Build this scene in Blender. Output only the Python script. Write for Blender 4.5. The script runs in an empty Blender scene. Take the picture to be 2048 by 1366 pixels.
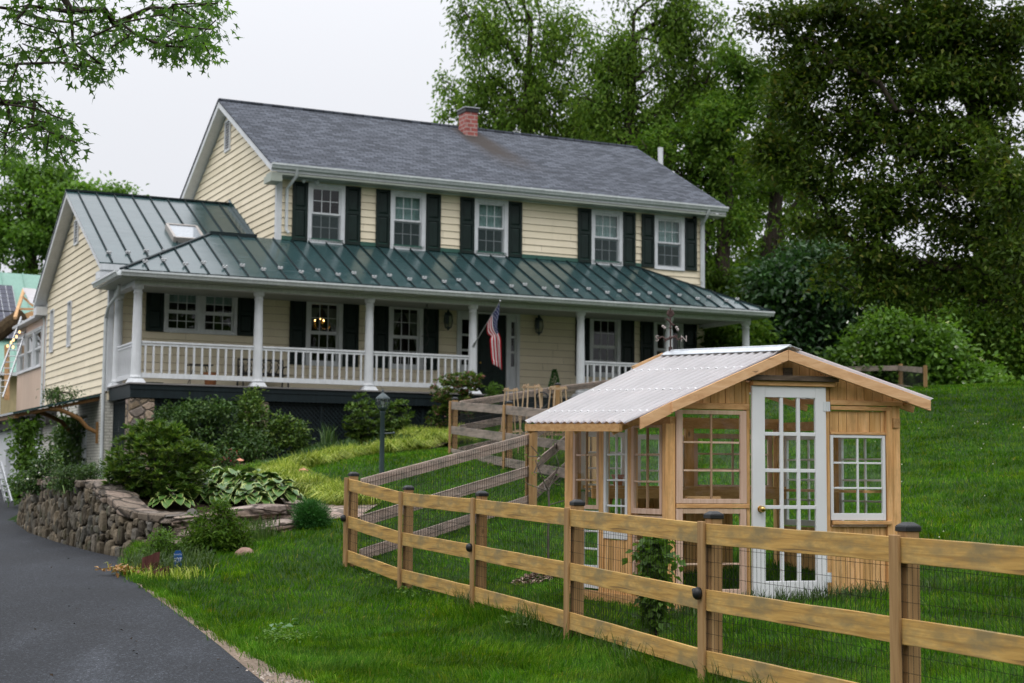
import bpy, math, random
import numpy as np
from mathutils import Vector, Matrix
random.seed(7); RNG = np.random.default_rng(11)
PI = math.pi; R = math.radians
scene = bpy.context.scene
COL = scene.collection

# ------------------------------------------------------------------ camera numbers (from the photograph's vanishing points)
F_PX, PITCH, ROLL = 3126.9, 0.0868, 0.0083
HX, HY, HZ, HYAW = -6.2763, 41.1401, 2.1783, 0.4513

def ray(u, v):
    a, b = u - 1024, v - 683
    cr, sr = math.cos(ROLL), math.sin(ROLL)
    x, y = cr*a + sr*b, -sr*a + cr*b
    cp, sp = math.cos(PITCH), math.sin(PITCH)
    return Vector((x/F_PX, cp + y/F_PX*sp, sp - y/F_PX*cp))
def P(u, v, Y):
    r = ray(u, v); return r*(Y/r.y)

# ------------------------------------------------------------------ scene helpers
def nobj(name, data, parent=None):
    o = bpy.data.objects.new(name, data); COL.objects.link(o)
    if parent is not None: o.parent = parent
    return o
def tag(o, label=None, cat=None, group=None, kind=None):
    if label: o['label'] = label
    if cat: o['category'] = cat
    if group: o['group'] = group
    if kind: o['kind'] = kind
    return o
def thing(name, label, cat, loc=(0, 0, 0), rz=0.0, group=None):
    o = nobj(name, None); o.location = loc; o.rotation_euler = (0, 0, rz); o.empty_display_size = .2
    return tag(o, label, cat, group)
def copy_tree(o, parent=None):
    c = o.copy(); COL.objects.link(c)
    if parent is not None: c.parent = parent
    for ch in list(o.children): copy_tree(ch, c)
    return c

class MB:
    def __init__(s): s.v = []; s.f = []
    def poly(s, pts):
        i = len(s.v); s.v += [tuple(p) for p in pts]; s.f.append(tuple(range(i, i+len(pts)))); return s
    def box(s, x0, x1, y0, y1, z0, z1):
        i = len(s.v)
        s.v += [(x0,y0,z0),(x1,y0,z0),(x1,y1,z0),(x0,y1,z0),(x0,y0,z1),(x1,y0,z1),(x1,y1,z1),(x0,y1,z1)]
        s.f += [tuple(i+k for k in q) for q in ((0,3,2,1),(4,5,6,7),(0,1,5,4),(1,2,6,5),(2,3,7,6),(3,0,4,7))]; return s
    def hexa(s, b, t):
        i = len(s.v); s.v += [tuple(p) for p in b] + [tuple(p) for p in t]
        s.f += [tuple(i+k for k in q) for q in ((0,3,2,1),(4,5,6,7),(0,1,5,4),(1,2,6,5),(2,3,7,6),(3,0,4,7))]; return s
    def beam(s, p, q, w, h, up=(0, 0, 1)):
        p, q = Vector(p), Vector(q); d = (q-p).normalized(); up = Vector(up)
        sd = d.cross(up)
        if sd.length < 1e-4: sd = d.cross(Vector((1, 0, 0)))
        sd.normalize(); u2 = sd.cross(d).normalized(); a, b = sd*w/2, u2*h/2
        return s.hexa([p-a-b, p+a-b, q+a-b, q-a-b], [p-a+b, p+a+b, q+a+b, q-a+b])
    def tube(s, pts, r, n=8, cap=True):
        pts = [Vector(p) for p in pts]; m = len(pts)
        rs = r if isinstance(r, (list, tuple)) else [r]*m
        base = len(s.v); ref = None
        for k in range(m):
            d = (pts[min(k+1, m-1)] - pts[max(k-1, 0)])
            d = d.normalized() if d.length > 1e-9 else Vector((0, 0, 1))
            if ref is None: ref = d.cross(Vector((0, 0, 1)) if abs(d.z) < .9 else Vector((1, 0, 0))).normalized()
            ref = (ref - d*ref.dot(d)).normalized(); b = d.cross(ref)
            for j in range(n):
                a = 2*PI*j/n; s.v.append(tuple(pts[k] + (ref*math.cos(a) + b*math.sin(a))*rs[k]))
        for k in range(m-1):
            for j in range(n):
                s.f.append((base+k*n+j, base+k*n+(j+1) % n, base+(k+1)*n+(j+1) % n, base+(k+1)*n+j))
        if cap:
            s.f.append(tuple(base+j for j in range(n))[::-1]); s.f.append(tuple(base+(m-1)*n+j for j in range(n)))
        return s
    def lathe(s, c, prof, n=20, sq=None):
        base = len(s.v); m = len(prof)
        for r, z in prof:
            for j in range(n):
                a = 2*PI*j/n + (PI/4 if n == 4 else 0); s.v.append((c[0]+r*math.cos(a), c[1]+r*math.sin(a), c[2]+z))
        for k in range(m-1):
            for j in range(n):
                s.f.append((base+k*n+j, base+k*n+(j+1) % n, base+(k+1)*n+(j+1) % n, base+(k+1)*n+j))
        s.f.append(tuple(base+j for j in range(n))[::-1]); s.f.append(tuple(base+(m-1)*n+j for j in range(n)))
        return s
    def ball(s, c, r, n=10, m=6, sq=(1, 1, 1)):
        base = len(s.v)
        for k in range(m+1):
            t = PI*k/m
            for j in range(n):
                a = 2*PI*j/n
                s.v.append((c[0]+r*sq[0]*math.sin(t)*math.cos(a), c[1]+r*sq[1]*math.sin(t)*math.sin(a), c[2]+r*sq[2]*math.cos(t)))
        for k in range(m):
            for j in range(n): s.f.append((base+k*n+j, base+(k+1)*n+j, base+(k+1)*n+(j+1) % n, base+k*n+(j+1) % n))
        return s
    def extrude(s, pts, vec):
        vec = Vector(vec); i = len(s.v); n = len(pts)
        s.v += [tuple(p) for p in pts] + [tuple(Vector(p)+vec) for p in pts]
        s.f.append(tuple(i+k for k in range(n))[::-1]); s.f.append(tuple(i+n+k for k in range(n)))
        for k in range(n): s.f.append((i+k, i+(k+1) % n, i+n+(k+1) % n, i+n+k))
        return s
    def build(s, name, mat, parent=None, smooth=False, bevel=0, loc=None, label=None):
        me = bpy.data.meshes.new(name); me.from_pydata(s.v, [], s.f); me.update()
        if mat is not None: me.materials.append(mat)
        if smooth:
            me.polygons.foreach_set('use_smooth', [True]*len(me.polygons))
            if smooth != 'all':
                try: me.set_sharp_from_angle(angle=R(40))
                except Exception: pass
        o = nobj(name, me, parent)
        if loc is not None: o.location = loc
        if bevel:
            b = o.modifiers.new('bevel', 'BEVEL'); b.width = bevel; b.segments = 1; b.limit_method = 'ANGLE'
        if label: o['label'] = label
        return o

def np_mesh(name, V, Fc, mat, parent=None, smooth=False):
    V = np.ascontiguousarray(V, dtype=np.float32); Fc = np.ascontiguousarray(Fc, dtype=np.int32)
    me = bpy.data.meshes.new(name); n, k = Fc.shape
    me.vertices.add(len(V)); me.vertices.foreach_set('co', V.ravel())
    me.loops.add(n*k); me.loops.foreach_set('vertex_index', Fc.ravel())
    me.polygons.add(n); me.polygons.foreach_set('loop_start', np.arange(0, n*k, k, dtype=np.int32))
    try: me.polygons.foreach_set('loop_total', np.full(n, k, dtype=np.int32))
    except Exception: pass
    if smooth: me.polygons.foreach_set('use_smooth', np.ones(n, dtype=bool))
    me.update(calc_edges=True); me.validate()
    if mat is not None: me.materials.append(mat)
    return nobj(name, me, parent)

# ------------------------------------------------------------------ materials
class NT:
    def __init__(s, name):
        s.m = bpy.data.materials.new(name); s.m.use_nodes = True; s.t = s.m.node_tree; s.t.nodes.clear()
        s.out = s.t.nodes.new('ShaderNodeOutputMaterial')
    def n(s, typ, **kw):
        x = s.t.nodes.new(typ)
        for k, v in kw.items():
            if hasattr(x, k): setattr(x, k, v)
        return x
    def l(s, a, b): s.t.links.new(a, b)
    def coord(s, scale=(1, 1, 1), rot=(0, 0, 0), kind='Object'):
        tc = s.n('ShaderNodeTexCoord'); mp = s.n('ShaderNodeMapping'); s.l(tc.outputs[kind], mp.inputs[0])
        mp.inputs['Scale'].default_value = scale; mp.inputs['Rotation'].default_value = rot; return mp.outputs[0]
    def noise(s, vec, sc, det=4, rough=.55, dist=0):
        x = s.n('ShaderNodeTexNoise'); s.l(vec, x.inputs['Vector']); x.inputs['Scale'].default_value = sc
        x.inputs['Detail'].default_value = det; x.inputs['Roughness'].default_value = rough; x.inputs['Distortion'].default_value = dist
        return x.outputs['Fac']
    def ramp(s, fac, stops, interp='LINEAR'):
        x = s.n('ShaderNodeValToRGB'); e = x.color_ramp.elements; x.color_ramp.interpolation = interp
        while len(e) > 1: e.remove(e[-1])
        for i, (p, c) in enumerate(stops):
            q = e[0] if i == 0 else e.new(p)
            q.position = p; q.color = (c[0], c[1], c[2], 1) if not isinstance(c, (int, float)) else (c, c, c, 1)
        s.l(fac, x.inputs[0]); return x.outputs[0]
    def mix(s, fac, a, b, mode='MIX'):
        x = s.n('ShaderNodeMix', data_type='RGBA', blend_type=mode)
        for sock, val in ((x.inputs[0], fac), (x.inputs[6], a), (x.inputs[7], b)):
            if hasattr(val, 'is_linked') or hasattr(val, 'links'): s.l(val, sock)
            elif isinstance(val, (int, float)): sock.default_value = val
            else: sock.default_value = (val[0], val[1], val[2], 1)
        return x.outputs[2]
    def math(s, op, a, b=0.):
        x = s.n('ShaderNodeMath', operation=op)
        for sock, val in ((x.inputs[0], a), (x.inputs[1], b)):
            if hasattr(val, 'links'): s.l(val, sock)
            else: sock.default_value = val
        return x.outputs[0]
    def bump(s, h, strength=.3, dist=.01):
        b = s.n('ShaderNodeBump'); s.l(h, b.inputs['Height']); b.inputs['Strength'].default_value = strength; b.inputs['Distance'].default_value = dist
        return b.outputs[0]
    def principled(s, col, rough=.6, spec=.3, metal=0, normal=None, **kw):
        b = s.n('ShaderNodeBsdfPrincipled')
        def st(name, v):
            sk = b.inputs[name]
            if hasattr(v, 'links'): s.l(v, sk)
            elif isinstance(v, (int, float)): sk.default_value = v
            else: sk.default_value = (v[0], v[1], v[2], 1)
        st('Base Color', col); st('Roughness', rough); st('Specular IOR Level', spec); st('Metallic', metal)
        for k, v in kw.items(): st(k.replace('_', ' '), v)
        if normal is not None: s.l(normal, b.inputs['Normal'])
        s.l(b.outputs[0], s.out.inputs[0]); s.b = b; return s.m

def paint(name, c, rough=.55, var=.12, sc=3, spec=.3, streak=True):
    t = NT(name); v = t.coord(); n = t.noise(v, sc, 5)
    n2 = t.noise(t.coord((9, 9, 1.2)), 2, 3)
    f = t.math('MULTIPLY', n, n2) if streak else n
    lo = tuple(x*(1-var*1.6) for x in c); hi = tuple(min(1, x*(1+var*.4)) for x in c)
    col = t.ramp(f, [(.15, lo), (.45, hi)])
    return t.principled(col, rough, spec, normal=t.bump(t.noise(v, 60, 3), .08, .004))
def plain(name, c, rough=.5, spec=.4, metal=0):
    t = NT(name); v = t.coord(); n = t.noise(v, 14, 3)
    col = t.ramp(n, [(.3, tuple(x*.85 for x in c)), (.7, tuple(min(1, x*1.12) for x in c))])
    return t.principled(col, rough, spec, metal)
def wood(name, c1, c2, c3, axis='Z', grain=1., rough=.6, island=True, grime=None, cracks=False):
    """boards: long grain along one axis, colour differing board by board, weather stains"""
    t = NT(name)
    sc = {'X': (1.1, 22, 22), 'Y': (22, 1.1, 22), 'Z': (22, 22, 1.1)}[axis]
    v = t.coord(sc)
    g = t.n('ShaderNodeNewGeometry')
    add = t.n('ShaderNodeVectorMath', operation='ADD'); t.l(v, add.inputs[0])
    cmb = t.n('ShaderNodeCombineXYZ'); m = t.math('MULTIPLY', g.outputs['Random Per Island'], 37.)
    for k in range(3): t.l(m, cmb.inputs[k])
    t.l(cmb.outputs[0], add.inputs[1])
    n = t.noise(add.outputs[0], 1.3*grain, 6, .62, .6)
    col = t.ramp(n, [(.28, c1), (.5, c2), (.72, c3)])
    tint = t.ramp(g.outputs['Random Per Island'], [(0, (.66, .60, .50)), (.3, (.95, .92, .84)), (.6, (1.0, 1.0, 1.0)), (.8, (1.08, 1.04, 1.06)), (1, (1.12, 1.09, 1.16))])
    col = t.mix(1., col, tint, 'MULTIPLY')
    if grime is not None:
        a = t.noise(t.coord({'X': (1.5, 4, 4), 'Y': (4, 1.5, 4), 'Z': (4, 4, 1.5)}[axis]), 1.4, 6, .7)
        a = t.ramp(a, [(.46, 0.), (.66, .9)])
        col = t.mix(a, col, grime)
    if cracks:      # drying checks along the grain and round knots
        a2 = t.n('ShaderNodeVectorMath', operation='ADD'); t.l(t.coord({'X': (.9, 30, 30), 'Y': (30, .9, 30), 'Z': (30, 30, .9)}[axis]), a2.inputs[0]); t.l(cmb.outputs[0], a2.inputs[1])
        k = t.ramp(t.noise(a2.outputs[0], 1., 2, .5, .6), [(.275, 1.), (.30, 0.)]); col = t.mix(t.math('MULTIPLY', k, .6), col, (.06, .042, .028))
        vo = t.n('ShaderNodeTexVoronoi'); a3 = t.n('ShaderNodeVectorMath', operation='ADD'); t.l(t.coord({'X': (2.2, 6, 4.0), 'Y': (6, 2.2, 4.0), 'Z': (5, 5, 2.2)}[axis]), a3.inputs[0]); t.l(cmb.outputs[0], a3.inputs[1]); t.l(a3.outputs[0], vo.inputs['Vector']); vo.inputs['Scale'].default_value = .8
        k = t.ramp(vo.outputs['Distance'], [(.03, 1.), (.07, 0.)]); col = t.mix(t.math('MULTIPLY', k, .7), col, (.10, .055, .025))
    return t.principled(col, rough, .2, normal=t.bump(n, .35, .004))
def leafmat(name, stops, trans=.35, rough=.45, spec=.35, big=0.35, bigsc=.5, patches=False):
    t = NT(name); g = t.n('ShaderNodeNewGeometry')
    col = t.ramp(g.outputs['Random Per Island'], stops)
    n = t.noise(t.coord(), bigsc, 3)
    m = t.ramp(n, [(.3, (1-big,)*3), (.7, (1+big,)*3)])
    col = t.mix(1., col, m, 'MULTIPLY')
    if patches:     # finer tufts, and yellower patches of other grasses
        col = t.mix(1., col, t.ramp(t.noise(t.coord(), 5.5, 3, .6), [(.32, .66), (.68, 1.34)]), 'MULTIPLY')
        col = t.mix(t.ramp(t.noise(t.coord((1, 1, 1), (0, 0, .7)), 1.9, 4, .6), [(.46, 0.), (.68, .8)]), col, t.mix(1., col, (1.7, 1.22, .6), 'MULTIPLY'))
    b = t.n('ShaderNodeBsdfPrincipled'); t.l(col, b.inputs['Base Color']); b.inputs['Roughness'].default_value = rough; b.inputs['Specular IOR Level'].default_value = spec
    tr = t.n('ShaderNodeBsdfTranslucent'); c2 = t.mix(1., col, (1.25, 1.3, .6), 'MULTIPLY'); t.l(c2, tr.inputs[0])
    mx = t.n('ShaderNodeMixShader'); mx.inputs[0].default_value = trans
    t.l(b.outputs[0], mx.inputs[1]); t.l(tr.outputs[0], mx.inputs[2]); t.l(mx.outputs[0], t.out.inputs[0]); return t.m
def glassmat(name, tint=(.9, .95, .93), refl=1.):
    t = NT(name)
    tr = t.n('ShaderNodeBsdfTransparent'); tr.inputs[0].default_value = (*tint, 1)
    gl = t.n('ShaderNodeBsdfGlossy'); gl.inputs['Roughness'].default_value = .02
    v = t.coord(); bp = t.bump(t.noise(v, 2.2, 2), .05, .02); t.l(bp, gl.inputs['Normal'])
    g = t.n('ShaderNodeNewGeometry'); dt = t.n('ShaderNodeVectorMath', operation='DOT_PRODUCT'); t.l(g.outputs['Normal'], dt.inputs[0]); t.l(g.outputs['Incoming'], dt.inputs[1])
    c = t.math('SUBTRACT', 1., t.math('ABSOLUTE', dt.outputs['Value']))
    f = t.math('MULTIPLY', t.math('ADD', t.math('MULTIPLY', t.math('POWER', c, 5.), .92), .035), refl)   # both faces of a pane reflect alike
    mx = t.n('ShaderNodeMixShader'); t.l(f, mx.inputs[0]); t.l(tr.outputs[0], mx.inputs[1]); t.l(gl.outputs[0], mx.inputs[2])
    t.l(mx.outputs[0], t.out.inputs[0]); return t.m
def emit(name, c, s):
    t = NT(name); e = t.n('ShaderNodeEmission'); e.inputs[0].default_value = (*c, 1); e.inputs[1].default_value = s
    t.l(e.outputs[0], t.out.inputs[0]); return t.m

M = {}
def sidingmat():
    t = NT('cream_siding'); v = t.coord(); n = t.noise(t.coord((1.2, 1.2, 1.2)), 1., 5); st = t.noise(t.coord((6, 6, .5)), 1.5, 4)
    col = t.ramp(n, [(.3, (.79, .69, .50)), (.65, (.85, .745, .555))]); g = t.n('ShaderNodeNewGeometry')
    col = t.mix(1., col, t.ramp(g.outputs['Random Per Island'], [(0, (.93, .925, .91)), (1, (1.03, 1.03, 1.04))]), 'MULTIPLY')
    col = t.mix(t.ramp(st, [(.56, 0.), (.75, .22)]), col, (.50, .43, .30))
    return t.principled(col, .55, .25, normal=t.bump(t.noise(t.coord((3, 3, 60)), 6, 3), .12, .004))
M['siding'] = sidingmat()
M['white'] = paint('white_trim', (.70, .715, .73), .45, .10, 2.5)
M['gutter'] = paint('gutter_white', (.66, .69, .69), .35, .14, 3)
M['soffit'] = paint('soffit_shade_tint', (.40, .43, .37), .6, .08, 1.5)  # white soffits toned down: eave shade and lawn bounce put into the colour
M['shutter'] = paint('shutter_green', (.009, .022, .018), .5, .25, 4, .25)
M['band'] = paint('deck_band_green', (.012, .021, .024), .55, .25, 4, .2)
M['deck'] = wood('deck_boards', (.14, .135, .13), (.2, .19, .185), (.26, .25, .24), 'X')
def stonechunk():
    t = NT('wall_stone_chunk'); g = t.n('ShaderNodeNewGeometry'); v = t.coord(); n = t.noise(v, 11, 7, .7); n2 = t.noise(t.coord((2, 2, .8)), 4, 4)
    col = t.ramp(g.outputs['Random Per Island'], [(0, (.06, .05, .038)), (.25, (.145, .118, .082)), (.5, (.10, .096, .084)), (.75, (.20, .16, .11)), (1, (.13, .122, .11))])
    col = t.mix(1., col, t.ramp(n, [(.3, .55), (.7, 1.4)]), 'MULTIPLY'); col = t.mix(t.ramp(n2, [(.56, 0.), (.7, .45)]), col, (.07, .085, .035))
    return t.principled(col, .9, .15, normal=t.bump(n, .8, .03))
M['chunk'] = stonechunk()
M['joint'] = plain('dark_wall_joint', (.022, .018, .014), .95, .1)
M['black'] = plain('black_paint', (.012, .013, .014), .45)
M['iron'] = plain('dark_iron', (.025, .024, .023), .5)
M['lantern'] = plain('lamp_green_metal', (.03, .05, .055), .4, .5)
M['alu'] = plain('aluminium', (.45, .46, .47), .4, .5, .8)
M['brass'] = plain('brass', (.55, .38, .13), .25, .5, 1.)
M['copper'] = plain('copper', (.55, .25, .16), .35, .5, .9)
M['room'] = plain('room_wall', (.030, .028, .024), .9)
M['edge'] = plain('lap_shadow_brown', (.33, .25, .16), .8, .2)  # brown that paints in the shadow line under each clapboard lap
M['blind'] = plain('blind_cloth', (.36, .46, .46), .8)
M['curtain'] = plain('curtain_cloth', (.22, .21, .19), .9)
M['glass'] = glassmat('window_glass', (.8, .88, .86), 1.3)
M['ghglass'] = glassmat('old_pane_glass', (.93, .97, .95), .75)
def screenmat():
    t = NT('insect_screen'); d = t.n('ShaderNodeBsdfDiffuse'); d.inputs[0].default_value = (.075, .10, .10, 1); tr = t.n('ShaderNodeBsdfTransparent'); mx = t.n('ShaderNodeMixShader'); mx.inputs[0].default_value = .5
    t.l(tr.outputs[0], mx.inputs[1]); t.l(d.outputs[0], mx.inputs[2]); t.l(mx.outputs[0], t.out.inputs[0]); return t.m
M['screen'] = screenmat()
M['lampglass'] = glassmat('lamp_glass', (.75, .8, .78), 1.6)
M['brick_w'] = None

def metal_roof():
    t = NT('green_metal_roof'); v = t.coord()
    n = t.noise(v, .9, 4); n2 = t.noise(t.coord((1, 7, 7)), 1.2, 4)
    col = t.ramp(n, [(.3, (.018, .046, .048)), (.7, (.025, .058, .060))])
    ro = t.ramp(n2, [(.3, .16), (.7, .28)])
    return t.principled(col, ro, .72, .0, normal=t.bump(t.noise(v, .8, 2), .06, .03), Coat_Weight=.08, Coat_Roughness=.14)
M['metalroof'] = metal_roof()
M['seam'] = plain('roof_seam_green', (.007, .016, .018), .6, .25)
def shingle():
    t = NT('asphalt_shingle'); tc = t.n('ShaderNodeTexCoord'); sx = t.n('ShaderNodeSeparateXYZ'); t.l(tc.outputs['Object'], sx.inputs[0])
    cb = t.n('ShaderNodeCombineXYZ'); t.l(sx.outputs[0], cb.inputs[0]); t.l(t.math('MULTIPLY', sx.outputs[1], 1.13), cb.inputs[1])
    br = t.n('ShaderNodeTexBrick'); t.l(cb.outputs[0], br.inputs['Vector'])
    br.inputs['Scale'].default_value = 1.; br.inputs['Brick Width'].default_value = .32; br.inputs['Row Height'].default_value = .145
    br.inputs['Mortar Size'].default_value = .014; br.inputs['Mortar Smooth'].default_value = .3; br.inputs['Bias'].default_value = -.1
    br.inputs['Color1'].default_value = (.050, .056, .068, 1); br.inputs['Color2'].default_value = (.120, .132, .158, 1); br.inputs['Mortar'].default_value = (.012, .014, .019, 1)
    n = t.noise(tc.outputs['Object'], 70, 3); n3 = t.noise(t.coord((3, 9, 9)), 3.2, 4)
    col = t.mix(1., br.outputs['Color'], t.ramp(n, [(.3, .75), (.7, 1.25)]), 'MULTIPLY')
    col = t.mix(1., col, t.ramp(n3, [(.3, .92), (.7, 1.08)]), 'MULTIPLY')
    # the brown soot stain that runs down the slope from the chimney foot
    dx = t.math('ABSOLUTE', t.math('SUBTRACT', t.math('ADD', sx.outputs[0], t.math('MULTIPLY', sx.outputs[1], .12)), 8.06), 0)
    wd = t.math('ADD', t.math('MULTIPLY', t.math('SUBTRACT', 4.6, sx.outputs[1]), .11), .55)
    a = t.math('SUBTRACT', 1., t.math('DIVIDE', dx, wd)); a = t.math('MAXIMUM', a, 0.)
    b = t.math('MINIMUM', t.math('MAXIMUM', t.math('MULTIPLY', t.math('SUBTRACT', sx.outputs[1], .8), .36), 0.), 1.)
    c = t.math('LESS_THAN', sx.outputs[1], 4.75)
    nn = t.ramp(t.noise(t.coord((3, .5, .5)), 1.5, 4), [(.3, .6), (.7, 1.2)])
    f = t.math('MULTIPLY', t.math('MULTIPLY', t.math('POWER', a, .7), b), c); f = t.math('MULTIPLY', f, nn); f = t.math('MINIMUM', t.math('MULTIPLY', f, 1.5), .9)
    col = t.mix(f, col, (.045, .036, .03))
    return t.principled(col, .9, .25, normal=t.bump(br.outputs['Fac'], -.5, .01))
M['shingle'] = shingle()
def bricks(name, c1, c2, mortar, w=.2, h=.075, ms=.012, rough=.8):
    t = NT(name); tc = t.n('ShaderNodeTexCoord'); sx = t.n('ShaderNodeSeparateXYZ'); t.l(tc.outputs['Object'], sx.inputs[0])
    cb = t.n('ShaderNodeCombineXYZ'); t.l(t.math('ADD', sx.outputs[0], sx.outputs[1]), cb.inputs[0]); t.l(sx.outputs[2], cb.inputs[1])
    br = t.n('ShaderNodeTexBrick'); t.l(cb.outputs[0], br.inputs['Vector']); br.inputs['Scale'].default_value = 1.
    br.inputs['Brick Width'].default_value = w; br.inputs['Row Height'].default_value = h; br.inputs['Mortar Size'].default_value = ms
    br.inputs['Color1'].default_value = (*c1, 1); br.inputs['Color2'].default_value = (*c2, 1); br.inputs['Mortar'].default_value = (*mortar, 1)
    n = t.noise(tc.outputs['Object'], 12, 4)
    col = t.mix(1., br.outputs['Color'], t.ramp(n, [(.3, .8), (.7, 1.15)]), 'MULTIPLY')
    return t.principled(col, rough, .2, normal=t.bump(br.outputs['Fac'], -.6, .008))
M['brick_r'] = bricks('red_brick', (.30, .085, .075), (.38, .12, .10), (.40, .30, .27), .26, .13, .016)
M['brick_w'] = bricks('white_painted_brick', (.62, .60, .53), (.66, .64, .58), (.4, .38, .33))
def stone(name, sc=3.2, stretch=(1, 1, 1), dark=(.05, .04, .03), ramp=None):
    t = NT(name); v = t.coord(stretch)
    ds = t.n('ShaderNodeVectorMath', operation='ADD'); nz = t.n('ShaderNodeTexNoise'); t.l(v, nz.inputs['Vector']); nz.inputs['Scale'].default_value = 3.
    sc_ = t.n('ShaderNodeVectorMath', operation='SCALE'); t.l(nz.outputs['Color'], sc_.inputs[0]); sc_.inputs['Scale'].default_value = .18
    t.l(v, ds.inputs[0]); t.l(sc_.outputs[0], ds.inputs[1])
    vo = t.n('ShaderNodeTexVoronoi'); t.l(ds.outputs[0], vo.inputs['Vector']); vo.inputs['Scale'].default_value = sc
    ve = t.n('ShaderNodeTexVoronoi', feature='DISTANCE_TO_EDGE'); t.l(ds.outputs[0], ve.inputs['Vector']); ve.inputs['Scale'].default_value = sc
    sp = t.n('ShaderNodeSeparateColor'); t.l(vo.outputs['Color'], sp.inputs[0])
    col = t.ramp(sp.outputs[0], ramp or [(0, (.13, .10, .075)), (.3, (.22, .17, .12)), (.55, (.17, .15, .13)), (.8, (.30, .23, .17)), (1, (.25, .22, .19))])
    n = t.noise(t.coord(), 16, 6, .7); col = t.mix(1., col, t.ramp(n, [(.3, .55), (.7, 1.35)]), 'MULTIPLY')
    e = t.ramp(ve.outputs['Distance'], [(.025, 1.), (.085, 0.)]); col = t.mix(e, col, dark)
    h = t.ramp(ve.outputs['Distance'], [(0., 0.), (.14, 1.)])
    h2 = t.math('ADD', h, t.math('MULTIPLY', n, .5))
    return t.principled(col, .85, .2, normal=t.bump(h2, .9, .035))
M['pier'] = stone('pier_fieldstone', 3.6, (1, 1, 1.35), (.12, .10, .08), [(0, (.20, .15, .10)), (.3, (.34, .27, .19)), (.55, (.16, .14, .13)), (.8, (.42, .32, .23)), (1, (.33, .25, .22))])
M['ledge'] = stone('ledge_stone', 2.0, (1, 1, 4), (.08, .06, .05), [(0, (.24, .17, .13)), (.4, (.32, .24, .19)), (.7, (.38, .31, .26)), (1, (.28, .22, .19))])
M['cedar'] = wood('new_cedar_planks', (.40, .20, .07), (.64, .37, .145), (.78, .51, .26), 'Z', grime=(.46, .27, .11), cracks=True)
M['cedar_x'] = wood('cedar_beam', (.40, .21, .08), (.54, .31, .125), (.64, .40, .19), 'X')
M['cedar_y'] = wood('cedar_purlin', (.36, .18, .07), (.48, .27, .11), (.58, .36, .17), 'Y')
M['rake'] = wood('pine_rake_board', (.50, .28, .13), (.62, .38, .19), (.70, .46, .25), 'X', .7, cracks=True)
M['pink'] = wood('bare_sash_wood', (.44, .29, .20), (.55, .39, .28), (.62, .47, .36), 'Z', .7)
M['oldwood'] = wood('weathered_plank', (.05, .035, .025), (.10, .075, .05), (.16, .12, .09), 'X')
M['fence_rail'] = wood('weathered_fence_board', (.25, .14, .04), (.48, .295, .085), (.60, .41, .14), 'X', 1.1, grime=(.25, .19, .095), cracks=True)
M['fence_grey'] = wood('silvered_fence_board', (.17, .14, .11), (.27, .225, .18), (.35, .29, .24), 'X', .8, grime=(.12, .11, .09), cracks=True)
M['fence_pink'] = wood('pale_inner_fence_board', (.27, .20, .155), (.39, .30, .24), (.47, .38, .31), 'X', .8, grime=(.22, .19, .16))
M['fence_post'] = wood('treated_fence_post', (.20, .115, .045), (.31, .19, .08), (.40, .26, .12), 'Z', .8, cracks=True)
M['trellis'] = wood('pale_trellis_wood', (.34, .23, .13), (.45, .32, .2), (.54, .40, .27), 'Z')
M['wire'] = plain('wire', (.02, .02, .018), .5, .4, .3)
M['oldwhite'] = None
def oldpaint():
    t = NT('peeling_white_paint'); v = t.coord(); n = t.noise(v, 9, 8, .72); n2 = t.noise(v, 1.7, 3)
    a = t.ramp(t.math('MULTIPLY', n, n2), [(.40, 0.), (.46, 1.)])
    col = t.mix(a, t.ramp(n2, [(.3, (.66, .66, .67)), (.7, (.74, .74, .75))]), (.36, .27, .2))
    return t.principled(col, .5, .35, normal=t.bump(n, .15, .004))
M['oldwhite'] = oldpaint()
def polycarb():
    t = NT('corrugated_polycarbonate'); v = t.coord(); n = t.noise(v, 2.5, 4)
    col = t.ramp(n, [(.3, (.76, .74, .75)), (.7, (.84, .82, .83))])
    at = t.n('ShaderNodeAttribute', attribute_name='groove')      # darker lines along the valleys of the sheet
    col = t.mix(t.ramp(at.outputs['Fac'], [(.62, 0.), (.90, 1.)]), col, (.24, .22, .24))
    b = t.n('ShaderNodeBsdfPrincipled'); t.l(col, b.inputs['Base Color']); b.inputs['Roughness'].default_value = .35
    tr = t.n('ShaderNodeBsdfTranslucent'); t.l(col, tr.inputs[0])
    mx = t.n('ShaderNodeMixShader'); mx.inputs[0].default_value = .6; t.l(b.outputs[0], mx.inputs[1]); t.l(tr.outputs[0], mx.inputs[2]); t.l(mx.outputs[0], t.out.inputs[0]); return t.m
M['poly'] = polycarb()
M['ridgecap'] = plain('ridge_cap_metal', (.52, .55, .58), .35, .5, .2)
M['redtub'] = plain('terracotta_plastic', (.42, .10, .05), .5)
M['terra'] = plain('terracotta', (.38, .16, .08), .8, .2)
M['bark'] = None
def bark(name, c1, c2):
    t = NT(name); n = t.noise(t.coord((6, 6, 1.2)), 3, 6, .65)
    return t.principled(t.ramp(n, [(.3, c1), (.7, c2)]), .9, .1, normal=t.bump(n, .7, .02))
M['bark'] = bark('dark_bark', (.02, .016, .012), (.065, .052, .04))
M['barkg'] = bark('grey_bark', (.07, .06, .05), (.17, .15, .13))
M['mulch'] = None
def soil(name, c1, c2, c3, sc=22, b=.6):
    t = NT(name); v = t.coord(); n = t.noise(v, sc, 7, .7); n2 = t.noise(v, 1.1, 3)
    col = t.ramp(n, [(.3, c1), (.5, c2), (.7, c3)]); col = t.mix(1., col, t.ramp(n2, [(.3, .7), (.7, 1.2)]), 'MULTIPLY')
    return t.principled(col, .95, .1, normal=t.bump(n, b, .03))
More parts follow.
